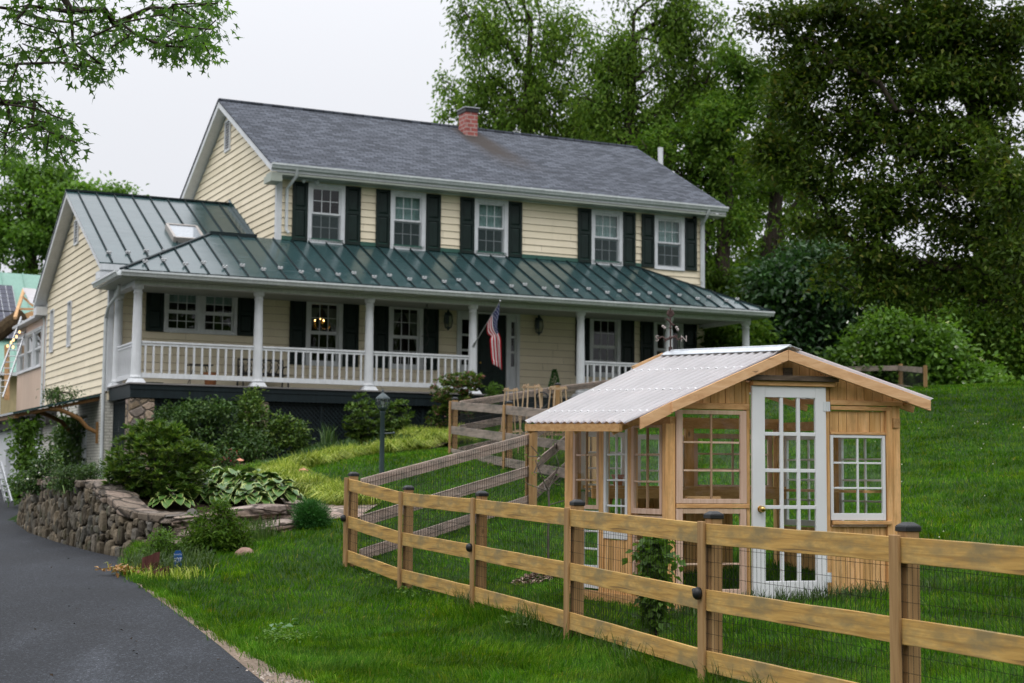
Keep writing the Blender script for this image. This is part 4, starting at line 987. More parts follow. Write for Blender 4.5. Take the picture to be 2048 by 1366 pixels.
# door
dx0, dx1, dzt = GF(1500.8, 950)[0], GF(1648.6, 950)[0], GF(1575, 773.5)[1]
dr = rectF(1526.5, 1627.5, 796, 1161.5)
m = MB(); o0, o1 = .012, .05
zb = -.02
hexw(m, gF, dx0, dr[0], zb, dzt, o0, o1); hexw(m, gF, dr[1], dx1, zb, dzt, o0, o1); hexw(m, gF, dr[0], dr[1], dr[3], dzt, o0, o1-.0015); hexw(m, gF, dr[0], dr[1], zb, dr[2], o0, o1-.0015)
b = .017
for k in (1, 2): a = dr[0]+(dr[1]-dr[0])*k/3; hexw(m, gF, a-b, a+b, dr[2], dr[3], o0+.004, o1-.006)
for k in range(1, 5):
    z = dr[2]+(dr[3]-dr[2])*k/5
    for c in range(3): hexw(m, gF, dr[0]+(dr[1]-dr[0])*c/3+(b if c else 0), dr[0]+(dr[1]-dr[0])*(c+1)/3-(b if c < 2 else 0), z-b, z+b, o0+.004, o1-.006)
door = m.build('door', M['oldwhite'], gh, bevel=.003)
m = MB(); m.poly([gF(dr[0], dr[2], .028), gF(dr[1], dr[2], .028), gF(dr[1], dr[3], .028), gF(dr[0], dr[3], .028)]); m.build('pane', M['ghglass'], door)
ka, kz = GF(1517, 1018); kc = gF(ka, kz, .095)
m = MB(); m.tube([gF(ka, kz, .05), gF(ka, kz, .058)], .032, 14); m.tube([gF(ka, kz, .058), gF(ka, kz, .075)], .012, 10); m.ball(kc, .03, 14, 10); m.build('knob', M['brass'], door, smooth=True)
for zz in (GF(1575, 812)[1], GF(1575, 1155)[1]): 
    m = MB(); m.tube([gF(dx1+.008, zz-.045, .055), gF(dx1+.008, zz+.045, .055)], .009, 8); hexw(m, gF, dx1-.03, dx1+.04, zz-.045, zz+.045, .051, .054); m.build('hinge', M['white'], door)
gpiece('lintel', gF, rectF(1500, 1663, 763.5, 773), -.02, .07, M['cedar_x']); gpiece('lintel', gF, rectF(1491, 1669, 752.5, 763), -.02, .10, M['oldwood'])
gpiece('vent_block', gF, rectF(1567, 1585, 735.5, 752), -.02, .008, M['oldwood'])
# --- left wall
cp = rectS(1129, 1144, 856, 1200)
def postS(u0, u1, zt=None, name='stud', o0=-.08, o1=0., mat='cedar'):
    r = rectS(u0, u1, 857, 1200); m = MB(); hexw(m, gS, r[0], r[1], BASE, zt or r[3], o0, o1); return m.build(name, M[mat], gh, bevel=.003), r
_, rp = postS(1129, 1144.5, name='corner_post'); _, st1 = postS(1197, 1206); _, st2 = postS(1254.5, 1262)
plate = rectS(1129, 1331, 846, 856); ztop = GSd(1230, 853)[1]
m = MB(); hexw(m, gS, -.0, GLEN+.04, ztop, ztop+.07, -.09, .005); m.build('beam', M['cedar_y'], gh)
c0 = rectS(1324.5, 1331, 857, 1200); 
m = MB(); hexw(m, gS, p[1]*0+.02, c0[1], BASE, ztop, -.08, .0); m.build('stud', M['cedar'], gh)
e = .004
gsash(gS, (st1[1]+e, rp[0]-e, GSd(1170, 1018)[1], ztop-.004), 2, 3, M['pink'], .04, .02, .04, .0, label='bare wood casement with six panes')
gsash(gS, (st2[1]+e, st1[0]-e, GSd(1230, 1078)[1], ztop-.004), 2, 4, M['oldwhite'], .04, .02, .07, .0, label='white painted sash with eight panes')
gsash(gS, (c0[1]+e, st2[0]-e, GSd(1293, 1028)[1], ztop-.004), 2, 3, M['pink'], .04, .02, .05, .004, label='bare wood casement with six panes')
zlow = BASE
planks(gS, st2[1]+e, st1[0]-e, za(zlow), za(GSd(1230, 1080)[1]), -.05, -.012, .075)
gsash(gS, (st1[1]+e, rp[0]-e, GSd(1170, 1175)[1], GSd(1170, 1021)[1]), 1, 4, M['oldwhite'], .03, .03, .04, -.01)
gsash(gS, (c0[1]+e, st2[0]-e, GSd(1293, 1185)[1], GSd(1293, 1031)[1]), 1, 3, M['pink'], .03, .03, .04, -.01)
m = MB(); hexw(m, gS, .0, GLEN, BASE-.05, GSd(1293, 1195)[1], -.07, .01); m.build('sill_beam', M['cedar_y'], gh)
# --- rear and right walls, seen through the glass
off = gs*GLEN
gR = lambda a, z, o=0.: off + gx*a + Zv*z - gn*o
gRt = lambda a, z, o=0.: gx*GWID + gs*a + Zv*z - gl_*o
rise = .10
for a in (.03, .62, 1.24, GWID-.08): m = MB(); hexw(m, gR, a, a+.085, BASE, ztop+.02, -.08, 0); m.build('stud', M['cedar'], gh)
m = MB(); hexw(m, gR, -.0, GWID, ztop+.021, ztop+.13, -.08, 0); m.build('beam', M['cedar_x'], gh)
zs_ = GF(1575, 985)[1]
gsash(gR, (.125, .61, zs_, ztop-.03), 2, 3, M['oldwhite'], .05, .05, .06); gsash(gR, (.715, 1.23, zs_-.02, ztop-.05), 2, 3, M['oldwhite'], .05, .05, .06); gsash(gR, (1.335, GWID-.1, zs_, ztop-.03), 2, 3, M['pink'], .05, .05, .06)
planks(gR, .715, GWID-.55, za(BASE), za(zs_-.03), -.04, -.01, .1)
gsash(gR, (.125, .61, BASE+.05, zs_-.02), 2, 3, M['oldwhite'], .05, .05, .06)
for a in (GLEN*.48,): m = MB(); hexw(m, gRt, a, a+.07, BASE, ztop, -.08, 0); m.build('stud', M['cedar'], gh)
m = MB(); hexw(m, gRt, -.0, GLEN, ztop+.001, ztop+.09, -.08, 0); m.build('beam', M['cedar_y'], gh)
gsash(gRt, (.1, GLEN*.47, zs_-.35, ztop-.04), 2, 4, M['oldwhite'], .04, .05, .06); gsash(gRt, (GLEN*.48+.08, GLEN-.1, zs_-.35, ztop-.04), 2, 4, M['oldwhite'], .04, .05, .06)
planks(gRt, .1, GLEN-.1, za(BASE), za(zs_-.36), -.04, -.01, .1)
# potting shelves
m = MB(); hexw(m, gR, .13, GWID-.12, zs_+.02, zs_+.045, -.42, -.09); hexw(m, gR, .13, GWID-.12, zs_-.08, zs_+.018, -.42, -.39)
m.build('potting_shelf', M['cedar_x'], gh)
m = MB(); hexw(m, gRt, .1, GLEN-.45, zs_+.0, zs_+.025, -.36, -.09); m.build('potting_shelf', M['cedar_y'], gh)
# --- roof
zr_r = onplane(1340, 709, GB+gs*(GLEN+.12), gn) - GB
_ax = GFo(1577, 703, .13); apF = gF(_ax[0], _ax[1], .13)
def rear(Fp, u):      # how far back along the side direction a roof point reaches a given column of the photograph
    r = ray(u, 800); a, b = Fp+GB, gs; s_ = (r.x*a.y-a.x*r.y)/(b.x*r.y-r.x*b.y); return Fp+gs*s_
def setz(Fp, u, v): q = rear(Fp, u); q.z = ray(u, v).z/ray(u, v).y*(q.y+GB.y)-GB.z; return q
apR = setz(apF, 1341, 712)
eL = onplane(1255, 847, GB, gl_)-GB
_lx = GFo(1256, 847, .11); lowF = gF(_lx[0], _lx[1], .11); lowR = setz(lowF, 1051, 847)
_hx = GFo(1866, 804, .13); hiF = gF(_hx[0], _hx[1], .13); hiR = hiF + (apR-apF)
def corr(A, B, Cc, D, n, name):
    """corrugated sheet: A-B along the ridge (front to rear), D-C along the eave"""
    A, B, Cc, D = map(Vector, (A, B, Cc, D)); nv = (B-A).cross(D-A).normalized(); nv = nv if nv.z > 0 else -nv
    V = []; k = n*8
    for lay in (0, 1):
        for i in range(k+1):
            t = i/k; h = .018*math.cos(2*PI*t*n) - lay*.0025
            for s_ in (0, .5, 1.0):
                V.append((A.lerp(B, t)).lerp(D.lerp(Cc, t), s_) + nv*h)
    m = MB(); m.v = [tuple(v) for v in V]; w = 3*(k+1)
    for i in range(k):
        for s_ in range(2):
            a = i*3+s_; m.f.append((a, a+1, a+4, a+3)); m.f.append((w+a, w+a+3, w+a+4, w+a+1))
        m.f.append((i*3+2, w+i*3+2, w+i*3+5, i*3+5)); m.f.append((i*3, i*3+3, w+i*3+3, w+i*3))
    o = m.build(name, M['poly'], gh, smooth=True)
    gr_ = [.5-.5*math.cos(2*PI*(i/k)*n) for lay in (0, 1) for i in range(k+1) for s_ in range(3)]
    at = o.data.attributes.new('groove', 'FLOAT', 'POINT'); at.data.foreach_set('value', np.array(gr_, np.float32))
    # white closure strips under the sheet show through as rows of dots; screw heads above them
    q = MB()
    for s_ in (.27, .56, .86):
        for i in range(n):
            t = (i+.5+.08*math.sin(i*5))/n; c = (A.lerp(B, t)).lerp(D.lerp(Cc, t), s_)+nv*.006
            q.ball(c, .013, 8, 5, (1.2, 1.2, .8))
    M.setdefault('screw', plain('white_screw_washer', (.8, .8, .8), .3, .5))
    q.build('screw_row', M['screw'], o, smooth='all')
    return o
up = Vector((0, 0, .03))
corr(apF+up, apR+up, lowR+up*.5, lowF+up*.5, 15, 'roof_panel'); corr(apF+up, apR+up, hiR+up*.6, hiF+up*.6, 15, 'roof_panel')
def ext(a, b, e): d = (b-a).normalized(); return a-d*e, b+d*e
m = MB()
n_ = ((apR-apF).normalized())
wl = (lowF-apF).normalized(); wr_ = (hiF-apF).normalized(); A0, A1 = apF-n_*.03+Vector((0, 0, .052)), apR+n_*.03+Vector((0, 0, .052))
for w_ in (wl, wr_):
    B0, B1 = A0+w_*.12, A1+w_*.12
    m.hexa([A0, B0, B1, A1], [A0+Vector((0, 0, .006)), B0+Vector((0, 0, .006)), B1+Vector((0, 0, .006)), A1+Vector((0, 0, .006))])
m.tube([A0, A1], .014, 8); m.build('ridge_cap', M['ridgecap'], gh)
def rake(a, b, oo, h, name='rake_board', th=.035):
    """a board under the roof edge on the front, in the wall's own plane"""
    (a0, z0), (a1, z1) = a, b; m = MB()
    m.hexa([gF(a0, z0-h, oo), gF(a1, z1-h, oo), gF(a1, z1-h, oo-th), gF(a0, z0-h, oo-th)], [gF(a0, z0, oo), gF(a1, z1, oo), gF(a1, z1, oo-th), gF(a0, z0, oo-th)])
    return m.build(name, M['rake'], gh, bevel=.003)
t0 = GFo(1577, 699.5, .155); jl = GFo(1345, 803, .155); l2 = GFo(1281, 834.5, .12); l3 = GFo(1346, 802, .12)
rake((jl[0], jl[1]), (t0[0]-.0015, t0[1]), .155, .1); rake((l2[0], l2[1]), (l3[0], l3[1]), .12, .11)
r2 = GFo(1862, 801, .155); rake((t0[0]+.0015, t0[1]), (r2[0], r2[1]), .155, .1)
def purlin(A, B, w, h): m = MB(); m.beam(A, B, w, h); m.build('purlin', M['cedar_y'], gh)
for D0, D1, ss in ((lowF, lowR, (.3, .6, .93)), (hiF, hiR, (.3, .6, .93))):
    for s_ in ss:
        A = apF.lerp(D0, s_)-Vector((0, 0, .035)); B = apR.lerp(D1, s_)-Vector((0, 0, .035)); d = (B-A).normalized()
        purlin(A+d*.14, B-d*.02, .045, .055)
for t in (.14, .5, .97):
    for D0, D1 in ((lowF, lowR), (hiF, hiR)):
        A = apF.lerp(apR, t)-Vector((0, 0, .075)); B = D0.lerp(D1, t)-Vector((0, 0, .075))
        m = MB(); m.beam(A, B, .04, .06); m.build('rafter', M['cedar_x'], gh)
m = MB(); fa = lowF-Vector((0, 0, .04)); fb_ = lowR-Vector((0, 0, .04)); m.beam(fa+n_*.12, fb_-n_*.02, .035, .07); m.build('fascia_board', M['cedar_y'], gh)
m = MB(); m.beam(apR+wl*.06-Vector((0, 0, -.0))+n_*.02, apR+wl*.42+n_*.02, .04, .12); m.beam(apR+wr_*.02+n_*.02, apR+wr_*1.2+n_*.02, .04, .1); m.build('rake_board', M['rake'], gh)
# platform / floor frame
m = MB(); hexw(m, gF, .02, 1.0, BASE-.08, BASE-.002, -.4, .32); m.build('step_board', M['rake'], gh)
# things standing in the greenhouse
def pot(name, c, r, h, mat, label, cat='pot', group=None):
    t = thing(name, label, cat, c, 0, group)
    MB().lathe((0, 0, 0), [(r*.7, 0), (r*.95, h*.8), (r*1.08, h*.8), (r*1.08, h), (r*.98, h), (r*.9, h*.86)], 16).build('pot_body', M[mat], t, smooth=True)
    m = MB(); m.lathe((0, 0, h*.8), [(r*.88, 0), (r*.88, .01)], 12); m.build('potting_soil', M['mulch'], t)
    return t
pot('planter_tub', GB+gF(.14, -.0, -.30), .15, .17, 'redtub', 'red plastic tub on the ground behind the lower casement of the greenhouse', 'tub')
pot('clay_pot', GB+gR(.45, zs_+.047, -.25), .06, .11, 'terra', 'terracotta pot on the rear potting shelf inside the greenhouse', 'pot')
pot('clay_pot', GB+gS(GLEN-.38, GSd(1170, 1012)[1], -.22), .07, .13, 'terra', 'terracotta pot behind the rear casement of the greenhouse side wall', 'pot')
# straw hat like bundle on the shelf
t = thing('shelf_board', 'loose board on the potting shelf behind the front casement', 'board', GB+gF(.42, GF(1430, 996)[1], -.28))
MB().box(-.16, .16, -.08, .08, -.012, .012).build('board', M['rake'], t)
m = MB(); hexw(m, lambda a, z, o=0.: gF(a, z, o)-gF(.42, GF(1430, 996)[1], -.28), .1, .74, GF(1430, 996)[1]-.045, GF(1430, 996)[1]-.013, -.45, -.1); 
sh_ = m; sh_.v = [tuple(Vector(v)+gF(.42, GF(1430, 996)[1], -.28)) for v in sh_.v]; sh_.build('potting_shelf', M['cedar_x'], gh)

# ---------------------------------------------------------------- weather vane on the rear end of the ridge
vz = apR + GB + Vector((0, 0, .05)); 
vane = thing('weathervane', 'rusty iron weathervane with S and N letters on the rear ridge of the greenhouse', 'weathervane', vz)
M['rust'] = plain('rusted_iron', (.075, .045, .04), .7, .3, .3); M['paleiron'] = plain('pale_old_metal', (.34, .29, .27), .6)
vy = vz.y; pxm = vy/F_PX
m = MB(); m.tube([(0, 0, -.05), (0, 0, .09*pxm*1000/5*0+88*pxm)], .008, 8); m.lathe((0, 0, 0), [(.02, 0), (.02, 8*pxm), (.012, 9*pxm)], 8); m.ball((0, 0, 27*pxm), .02); m.ball((0, 0, 47*pxm), .012, 8, 6, (2, 2, .6))
m.build('rod', M['rust'], vane, smooth=True)
zl = 27*pxm
m = MB(); m.tube([(-26*pxm, 0, zl-.01), (-16*pxm, 0, zl+.01), (-8*pxm, 0, zl-.025), (0, 0, zl), (8*pxm, 0, zl+.02), (14*pxm, 0, zl-.02), (24*pxm, 0, zl)], .011, 6)
m.tube([(-6*pxm, .1, zl), (0, 0, zl), (3*pxm, -.22, zl-.01)], .009, 6)
m.tube([(-10*pxm, 0, zl-.12*0-9*pxm), (-11*pxm, 0, zl-3*pxm)], .008, 5); m.tube([(12*pxm, 0, zl+6*pxm), (13*pxm, 0, zl)], .008, 5)
m.build('direction_arm', M['rust'], vane, smooth=True)
zt = 58*pxm
m = MB(); m.tube([(-9*pxm, 0, zt+.04), (-3*pxm, 0, zt+.02), (5*pxm, 0, zt-.03), (8*pxm, 0, zt-.02)], .012, 6)
for s_ in (-1, 1): m.tube([(s_*1.5*pxm, 0, 70*pxm), (s_*5*pxm, 0, 75*pxm), (s_*3*pxm, 0, 82*pxm), (0, 0, 78*pxm)], [.012, .02, .016, .008], 6)
m.build('arrow', M['rust'], vane, smooth=True)
m = MB()
for u, z in ((-15, 50), (-11.5, 47), (12, 48), (14.5, 44)): m.ball((u*pxm, 0, z*pxm), .016)
m.build('ball', M['paleiron'], vane, smooth='all')
def letters(txt, size, name, mat, parent, M4, ext=.004):
    cu = bpy.data.curves.new(name, 'FONT'); cu.body = txt; cu.size = size; cu.align_x = 'CENTER'; cu.align_y = 'CENTER'; cu.extrude = ext; cu.resolution_u = 3
    tmp = bpy.data.objects.new('tmp_text', cu); COL.objects.link(tmp)
    dg = bpy.context.evaluated_depsgraph_get(); me = bpy.data.meshes.new_from_object(tmp.evaluated_get(dg)); me.name = name
    bpy.data.objects.remove(tmp); bpy.data.curves.remove(cu)
    me.materials.clear(); me.materials.append(mat); me.transform(M4)
    return nobj(name, me, parent)
for ch_, u in (('S', -27), ('N', 27)):
    letters(ch_, 18*pxm, 'letter', M['paleiron'], vane, Matrix.Translation((u*pxm, 0, zl-.01)) @ Matrix.Rotation(PI/2, 4, 'X'), .008)

# ================================================================== FENCES
def fence(name, label, pts, heads, side, rails_mat, trim=True, caps=(), insul=(), zoff=(.0, .47, .90), rail_h=.15, mesh=True, post_h=.11, rails_on=1, wr=.0017, skip=()):
    """three-rail board fence with wire mesh.  pts: ground points (x,y); heads: top-rail height z at each; side: unit sign of the board face"""
    t = thing(name, label, 'fence', (pts[0][0], pts[0][1], heads[0]-1.15))
    o0 = Vector(t.location)
    N = len(pts)
    for i, ((x, y), h) in enumerate(zip(pts, heads)):
        a = pts[max(i-1, 0)]; b = pts[min(i+1, N-1)]
        if i in skip: continue
        d = Vector((b[0]-a[0], b[1]-a[1], 0)).normalized(); nr = Vector((d.y, -d.x, 0))*side    # towards the boards
        c = Vector((x, y, 0)); gz = h-1.32
        pc = c - nr*(.02+.05); 
        m = MB(); s = .047; e1, e2 = d*s, nr*s; ctr = pc-o0
        zb, ztp = gz-.15-o0.z, h+.05-o0.z
        B = [ctr-e1-e2, ctr+e1-e2, ctr+e1+e2, ctr-e1+e2]
        B = [Vector((q.x, q.y, 0)) for q in B]
        m.hexa([q+Zv*zb for q in B], [q+Zv*ztp for q in B]); po = m.build('post', M['fence_post'], t, bevel=.006)
        if i in caps:
            m = MB(); k = 1.18; Bc = [Vector((ctr.x, ctr.y, 0))+(q-Vector((ctr.x, ctr.y, 0)))*k for q in B]; Bs = [Vector((ctr.x, ctr.y, 0))+(q-Vector((ctr.x, ctr.y, 0)))*.55 for q in B]
            m.hexa([q+Zv*(ztp-.02) for q in Bc], [q+Zv*(ztp+.012) for q in Bc]); m.hexa([q+Zv*(ztp+.0125) for q in Bc], [q+Zv*(ztp+.035) for q in Bs]); m.build('post_cap', M['black'], po, bevel=.004)
        if trim:
            m = MB(); f = c+nr*.017-o0; f.z = 0; s = .045; e1, e2 = d*s, nr*.012
            B = [f-e1, f+e1, f+e1+e2*2, f-e1+e2*2]; m.hexa([q+Zv*(gz+random.uniform(-.03, .03)-o0.z) for q in B], [q+Zv*(h+.012-o0.z) for q in B]); m.build('trim_board', M['fence_post'], t, bevel=.004)
        if i in insul:
            m = MB(); f = c+nr*.06-o0; f.z = h-.5-o0.z; m.ball(f, .04, 10, 8, (1, 1, 1.15)); m.tube([f, f-d*.06+Vector((0, 0, .02))], [.03, .018], 8); m.build('insulator', M['black'], t, smooth='all')
    for i in range(N-1):
        a = Vector((*pts[i], heads[i])); b = Vector((*pts[i+1], heads[i+1])); dd = (b-a); d = Vector((dd.x, dd.y, 0)).normalized(); nr = Vector((d.y, -d.x, 0))*side
        L = Vector((dd.x, dd.y, 0)).length
        for zo in zoff:
            # boards are built along local X so the grain runs lengthwise
            m = MB(); n = 10; rng = random.Random(hash((name, i, zo)) % 1000)
            V = []
            for k in range(n+1):
                u = -.0 + L*k/n; w = .0012*math.sin(k*1.3+i)+rng.uniform(-.0012, .0012)
                tw = rng.uniform(-.002, .002)
                V += [(u, -.016+tw, -rail_h/2+w), (u, .008+tw, -rail_h/2+w), (u, .008-tw, rail_h/2+w), (u, -.016-tw, rail_h/2+w)]
            m.v = V
            for k in range(n):
                q = k*4
                for j in range(4): m.f.append((q+j, q+(j+1) % 4, q+4+(j+1) % 4, q+4+j))
            m.f += [(0, 3, 2, 1), (n*4, n*4+1, n*4+2, n*4+3)]
            sl = dd.z/L
            mx = Matrix(((d.x, -nr.x, 0, 0), (d.y, -nr.y, 0, 0), (sl, 0, 1, 0), (0, 0, 0, 1)))
            m.v = [tuple(v) for v in m.v]
            o = m.build('rail', rails_mat, t, bevel=.003)
            o.data.transform(Matrix(((1, 0, 0, 0), (0, 1, 0, 0), (sl, 0, 1, 0), (0, 0, 0, 1))))
            o.matrix_local = Matrix.Translation(a-o0+Vector((0, 0, -rail_h/2-zo))+nr*.0) @ Matrix(((d.x, -nr.x, 0, 0), (d.y, -nr.y, 0, 0), (0, 0, 1, 0), (0, 0, 0, 1)))
            if side > 0: pass
        if mesh:
            V = []; Fq = []; r = wr
            def wire(A, B):
                k = len(V); dv = (B-A).normalized(); e = dv.cross(Vector((.3, .8, .52))).normalized(); f = dv.cross(e)
                for Q in (A, B):
                    for j in range(3): an = 2*PI*j/3; V.append(Q+(e*math.cos(an)+f*math.sin(an))*r)
                for j in range(3): Fq.append((k+j, k+(j+1) % 3, k+3+(j+1) % 3, k+3+j))
            zt_, zb_ = -.02, -1.22
            k = 0.
            while k < L:
                q = a+(b-a)*(k/L)-o0-nr*.018; jx = d*random.uniform(-.004, .004); wire(q+Zv*zt_+jx, q+Zv*zb_); k += .0508
            for z in np.arange(zb_+.03, zt_, .1016): wire(a-o0-nr*.018+Zv*z, b-o0-nr*.018+Zv*z)
            m = MB(); m.v = [tuple(v) for v in V]; m.f = Fq; m.build('wire_mesh', M['wire'], t)
    return t
A_, B_, C_, D__, E_, F__, G_ = [P(697, 957, 19.9), P(806, 985, 18.6), P(951, 998, 16.3), P(1140, 1018, 13.9), P(1410, 1046, 11.3), P(1797, 1073.5, 9.25), None]
G_ = F__ + (F__-E_)*.98; G_.z = F__.z-.02
front = [A_, B_, C_, D__, E_, F__, G_]
fence('board_fence', 'weathered three rail board fence with wire mesh running across the foreground', [(q.x, q.y) for q in front], [q.z for q in front], 1, M['fence_rail'], caps=range(0, 7), insul=(0, 2, 4))
P2 = P(1058, 868, 23.0); T2 = P(1150, 800, 26.2)
back = [A_+Vector((.14, .22, .0)), P2, T2]
fence('board_fence', 'pale inner side of the fence climbing from the corner post behind the greenhouse', [(q.x, q.y) for q in back], [q.z for q in back], -1, M['fence_pink'], trim=True, caps=(1,), wr=.0026, skip=(0,))
Q_ = P(903, 803, 30); R_ = P(1011, 811, 27); S_ = P(1180, 826, 23.6)
far = [Q_, R_, S_]
fence('board_fence', 'grey board fence of the upper garden pen with posts below the front porch', [(q.x, q.y) for q in far], [q.z for q in far], 1, M['fence_grey'], caps=(0, 1), wr=.0024)
U_ = P(1110, 773, 36); V_ = P(1290, 751, 43); 
farb = [Q_+Vector((.15, .2, .02)), U_, V_]
fence('board_fence', 'far side of the upper garden pen sloping up towards the porch', [(q.x, q.y) for q in farb], [q.z for q in farb], -1, M['fence_pink'], caps=(1,), wr=.0028, skip=(0,))
X0, X1, X2 = P(1640, 734, 46), P(1797, 731, 46), P(1845, 735, 41)
fence('board_fence', 'dark board fence corner on the hill behind the greenhouse roof', [(X0.x, X0.y), (X1.x, X1.y), (X2.x, X2.y)], [X0.z, X1.z, X2.z], 1, M['fence_grey'], trim=False, zoff=(.0, .55))

# ================================================================== SMALL THINGS
def lamp_post():
    b = P(763, 968, 27.2); b.z = G(b.x, b.y)
    k = 27.2/F_PX; zt_ = P(763, 787, 27.2).z-b.z
    t = thing('lamp_post', 'dark green lamp post with glass lantern standing on the lawn', 'lamp post', b)
    m = MB(); m.lathe((0, 0, -.1), [(.05, 0), (.042, .4), (.04, zt_-42*k+.1), (.05, zt_-40*k+.1), (.05, zt_-36*k+.1), (.03, zt_-34*k+.1)], 14); m.build('pole', M['lantern'], t, smooth=True)
    zb_ = zt_-33*k
    m = MB(); m.lathe((0, 0, zb_), [(.03, -.03), (.06, .0), (.085, .02), (.09, .045)], 14); m.lathe((0, 0, zb_+23*k), [(.125, -.01), (.12, .015), (.085, .045), (.05, .075), (.022, .095), (.014, .12), (.02, .135), (.005, .17)], 14)
    for j in range(6): a = j*PI/3+.3; m.tube([(.085*math.cos(a), .085*math.sin(a), zb_+.04), (.122*math.cos(a), .122*math.sin(a), zb_+.12), (.11*math.cos(a), .11*math.sin(a), zb_+23*k)], .008, 6)
    m.build('lantern_frame', M['lantern'], t, smooth=True)
    MB().lathe((0, 0, zb_+.045), [(.07, 0), (.105, .08), (.095, 23*k-.06)], 18).build('lantern_glass', M['lampglass'], t, smooth=True)
    MB().lathe((0, 0, zb_+.04), [(.014, 0), (.014, .05), (.03, .07), (.02, .12)], 10).build('bulb', M['white'], t, smooth=True)
    m = MB(); m.tube([(.04, 0, zt_-80*k), (.19, -.02, zt_-79*k)], .012, 8); m.ball((.2, -.02, zt_-79*k), .025); m.build('ladder_bar', M['lantern'], t, smooth=True)
lamp_post()
# flag on its pole
fb0 = HI(949, 688, 1, -PD-.16); ft = HI(1000, 603, 1, -PD-1.05)
fl0 = HL(fb0); fl1 = HL(ft)
flag = thing('flag', 'striped flag with stars hanging from an angled pole on a porch column', 'flag', fl0)
d_ = fl1-fl0
m = MB(); m.tube([d_*0-d_*.04, d_*1.0], .013, 8); m.build('flagpole', M['alu'], flag, smooth=True)
m = MB(); m.tube([d_*-.06, d_*.04], .03, 8); m.ball(d_*1.01, .022); m.build('bracket', M['alu'], flag, smooth=True)
def flagcloth():
    # hung along the upper half of the pole; the fly edge falls straight down in folds
    t_ = NT('flag_cloth'); at = t_.n('ShaderNodeAttribute', attribute_name='fuv'); sx = t_.n('ShaderNodeSeparateXYZ'); t_.l(at.outputs['Vector'], sx.inputs[0])
    u, v = sx.outputs[0], sx.outputs[1]
    st = t_.math('MODULO', t_.math('FLOOR', t_.math('MULTIPLY', v, 13)), 2.)
    col = t_.mix(st, (.30, .002, .010), (.46, .44, .44))
    can = t_.math('MULTIPLY', t_.math('LESS_THAN', u, .44), t_.math('LESS_THAN', v, 7/13))
    fx = t_.math('MULTIPLY', u, 6/.4); fy = t_.math('MULTIPLY', v, 9/(7/13))
    row = t_.math('MODULO', t_.math('FLOOR', fy), 2.)
    fx = t_.math('ADD', fx, t_.math('MULTIPLY', row, .5))
    a = t_.math('SUBTRACT', t_.math('FRACT', fx), .5); b = t_.math('SUBTRACT', t_.math('FRACT', fy), .5)
    r2 = t_.math('ADD', t_.math('MULTIPLY', a, a), t_.math('MULTIPLY', b, b))
    star = t_.math('LESS_THAN', r2, .03)
    col = t_.mix(can, col, t_.mix(star, (.004, .010, .05), (.6, .6, .62)))
    return t_.principled(col, .8, .15)
nu, nv = 44, 26
V = np.zeros((nv+1, nu+1, 3)); UV = np.zeros((nv+1, nu+1, 3))
hoist = .70; fly = 1.78
pd_ = d_.normalized(); Ld = d_.length
sd = Vector((1, 0, 0))
for j in range(nv+1):
    v = j/nv                      # 0 at the pole tip
    root = d_*(.985 - v*(hoist/Ld))
    for i in range(nu+1):
        u = i/nu
        fold = .035*math.sin(9*v+3*u)*min(1, u*2.5)
        # lower cloth gathers: the hoist spread narrows toward the fly
        # hanging cloth doubles back on itself: part of the height is hidden behind the front fold
        g = min(1., max(0., (u-.12)/.45)); g = g*g*(3-2*g); s1 = v*1.3 if v < .2 else (.26-(v-.2)*.12 if v < .56 else .217+(v-.56)*1.70)
        dep = 0. if v < .2 else (.07*math.sin(PI*(v-.2)/.36) if v < .56 else -.01)
        vv = v*(1-g)+(.9-s1*.95)*g
        tip = d_*(.985); wx = 1-.22*u
        top_ = tip.lerp(d_*(.985-hoist/Ld), v)
        hang = tip + Vector((-.36*(1-vv)*wx+.06, 0, -.16*(1-vv)*(1-u)))
        ctr = top_*(1-g)+hang*g
        V[j, i] = ctr + Vector((.05*u*u, -dep*g*1.3+.03*math.sin(6*u+5*v)*u, -fly*u*(1-.04*v)+(.10*(1-vv)*g if u > .9 else 0)))
        UV[j, i] = (u, v, 0)
i = np.arange((nv+1)*(nu+1)).reshape(nv+1, nu+1)
Fc = np.stack([i[:-1, :-1].ravel(), i[:-1, 1:].ravel(), i[1:, 1:].ravel(), i[1:, :-1].ravel()], 1)
fo = np_mesh('flag_cloth', V.reshape(-1, 3), Fc, flagcloth(), flag, smooth=True)
at = fo.data.attributes.new('fuv', 'FLOAT_VECTOR', 'POINT'); at.data.foreach_set('vector', UV.reshape(-1, 3).astype(np.float32).ravel())
sol = fo.modifiers.new('thick', 'SOLIDIFY'); sol.thickness = .002
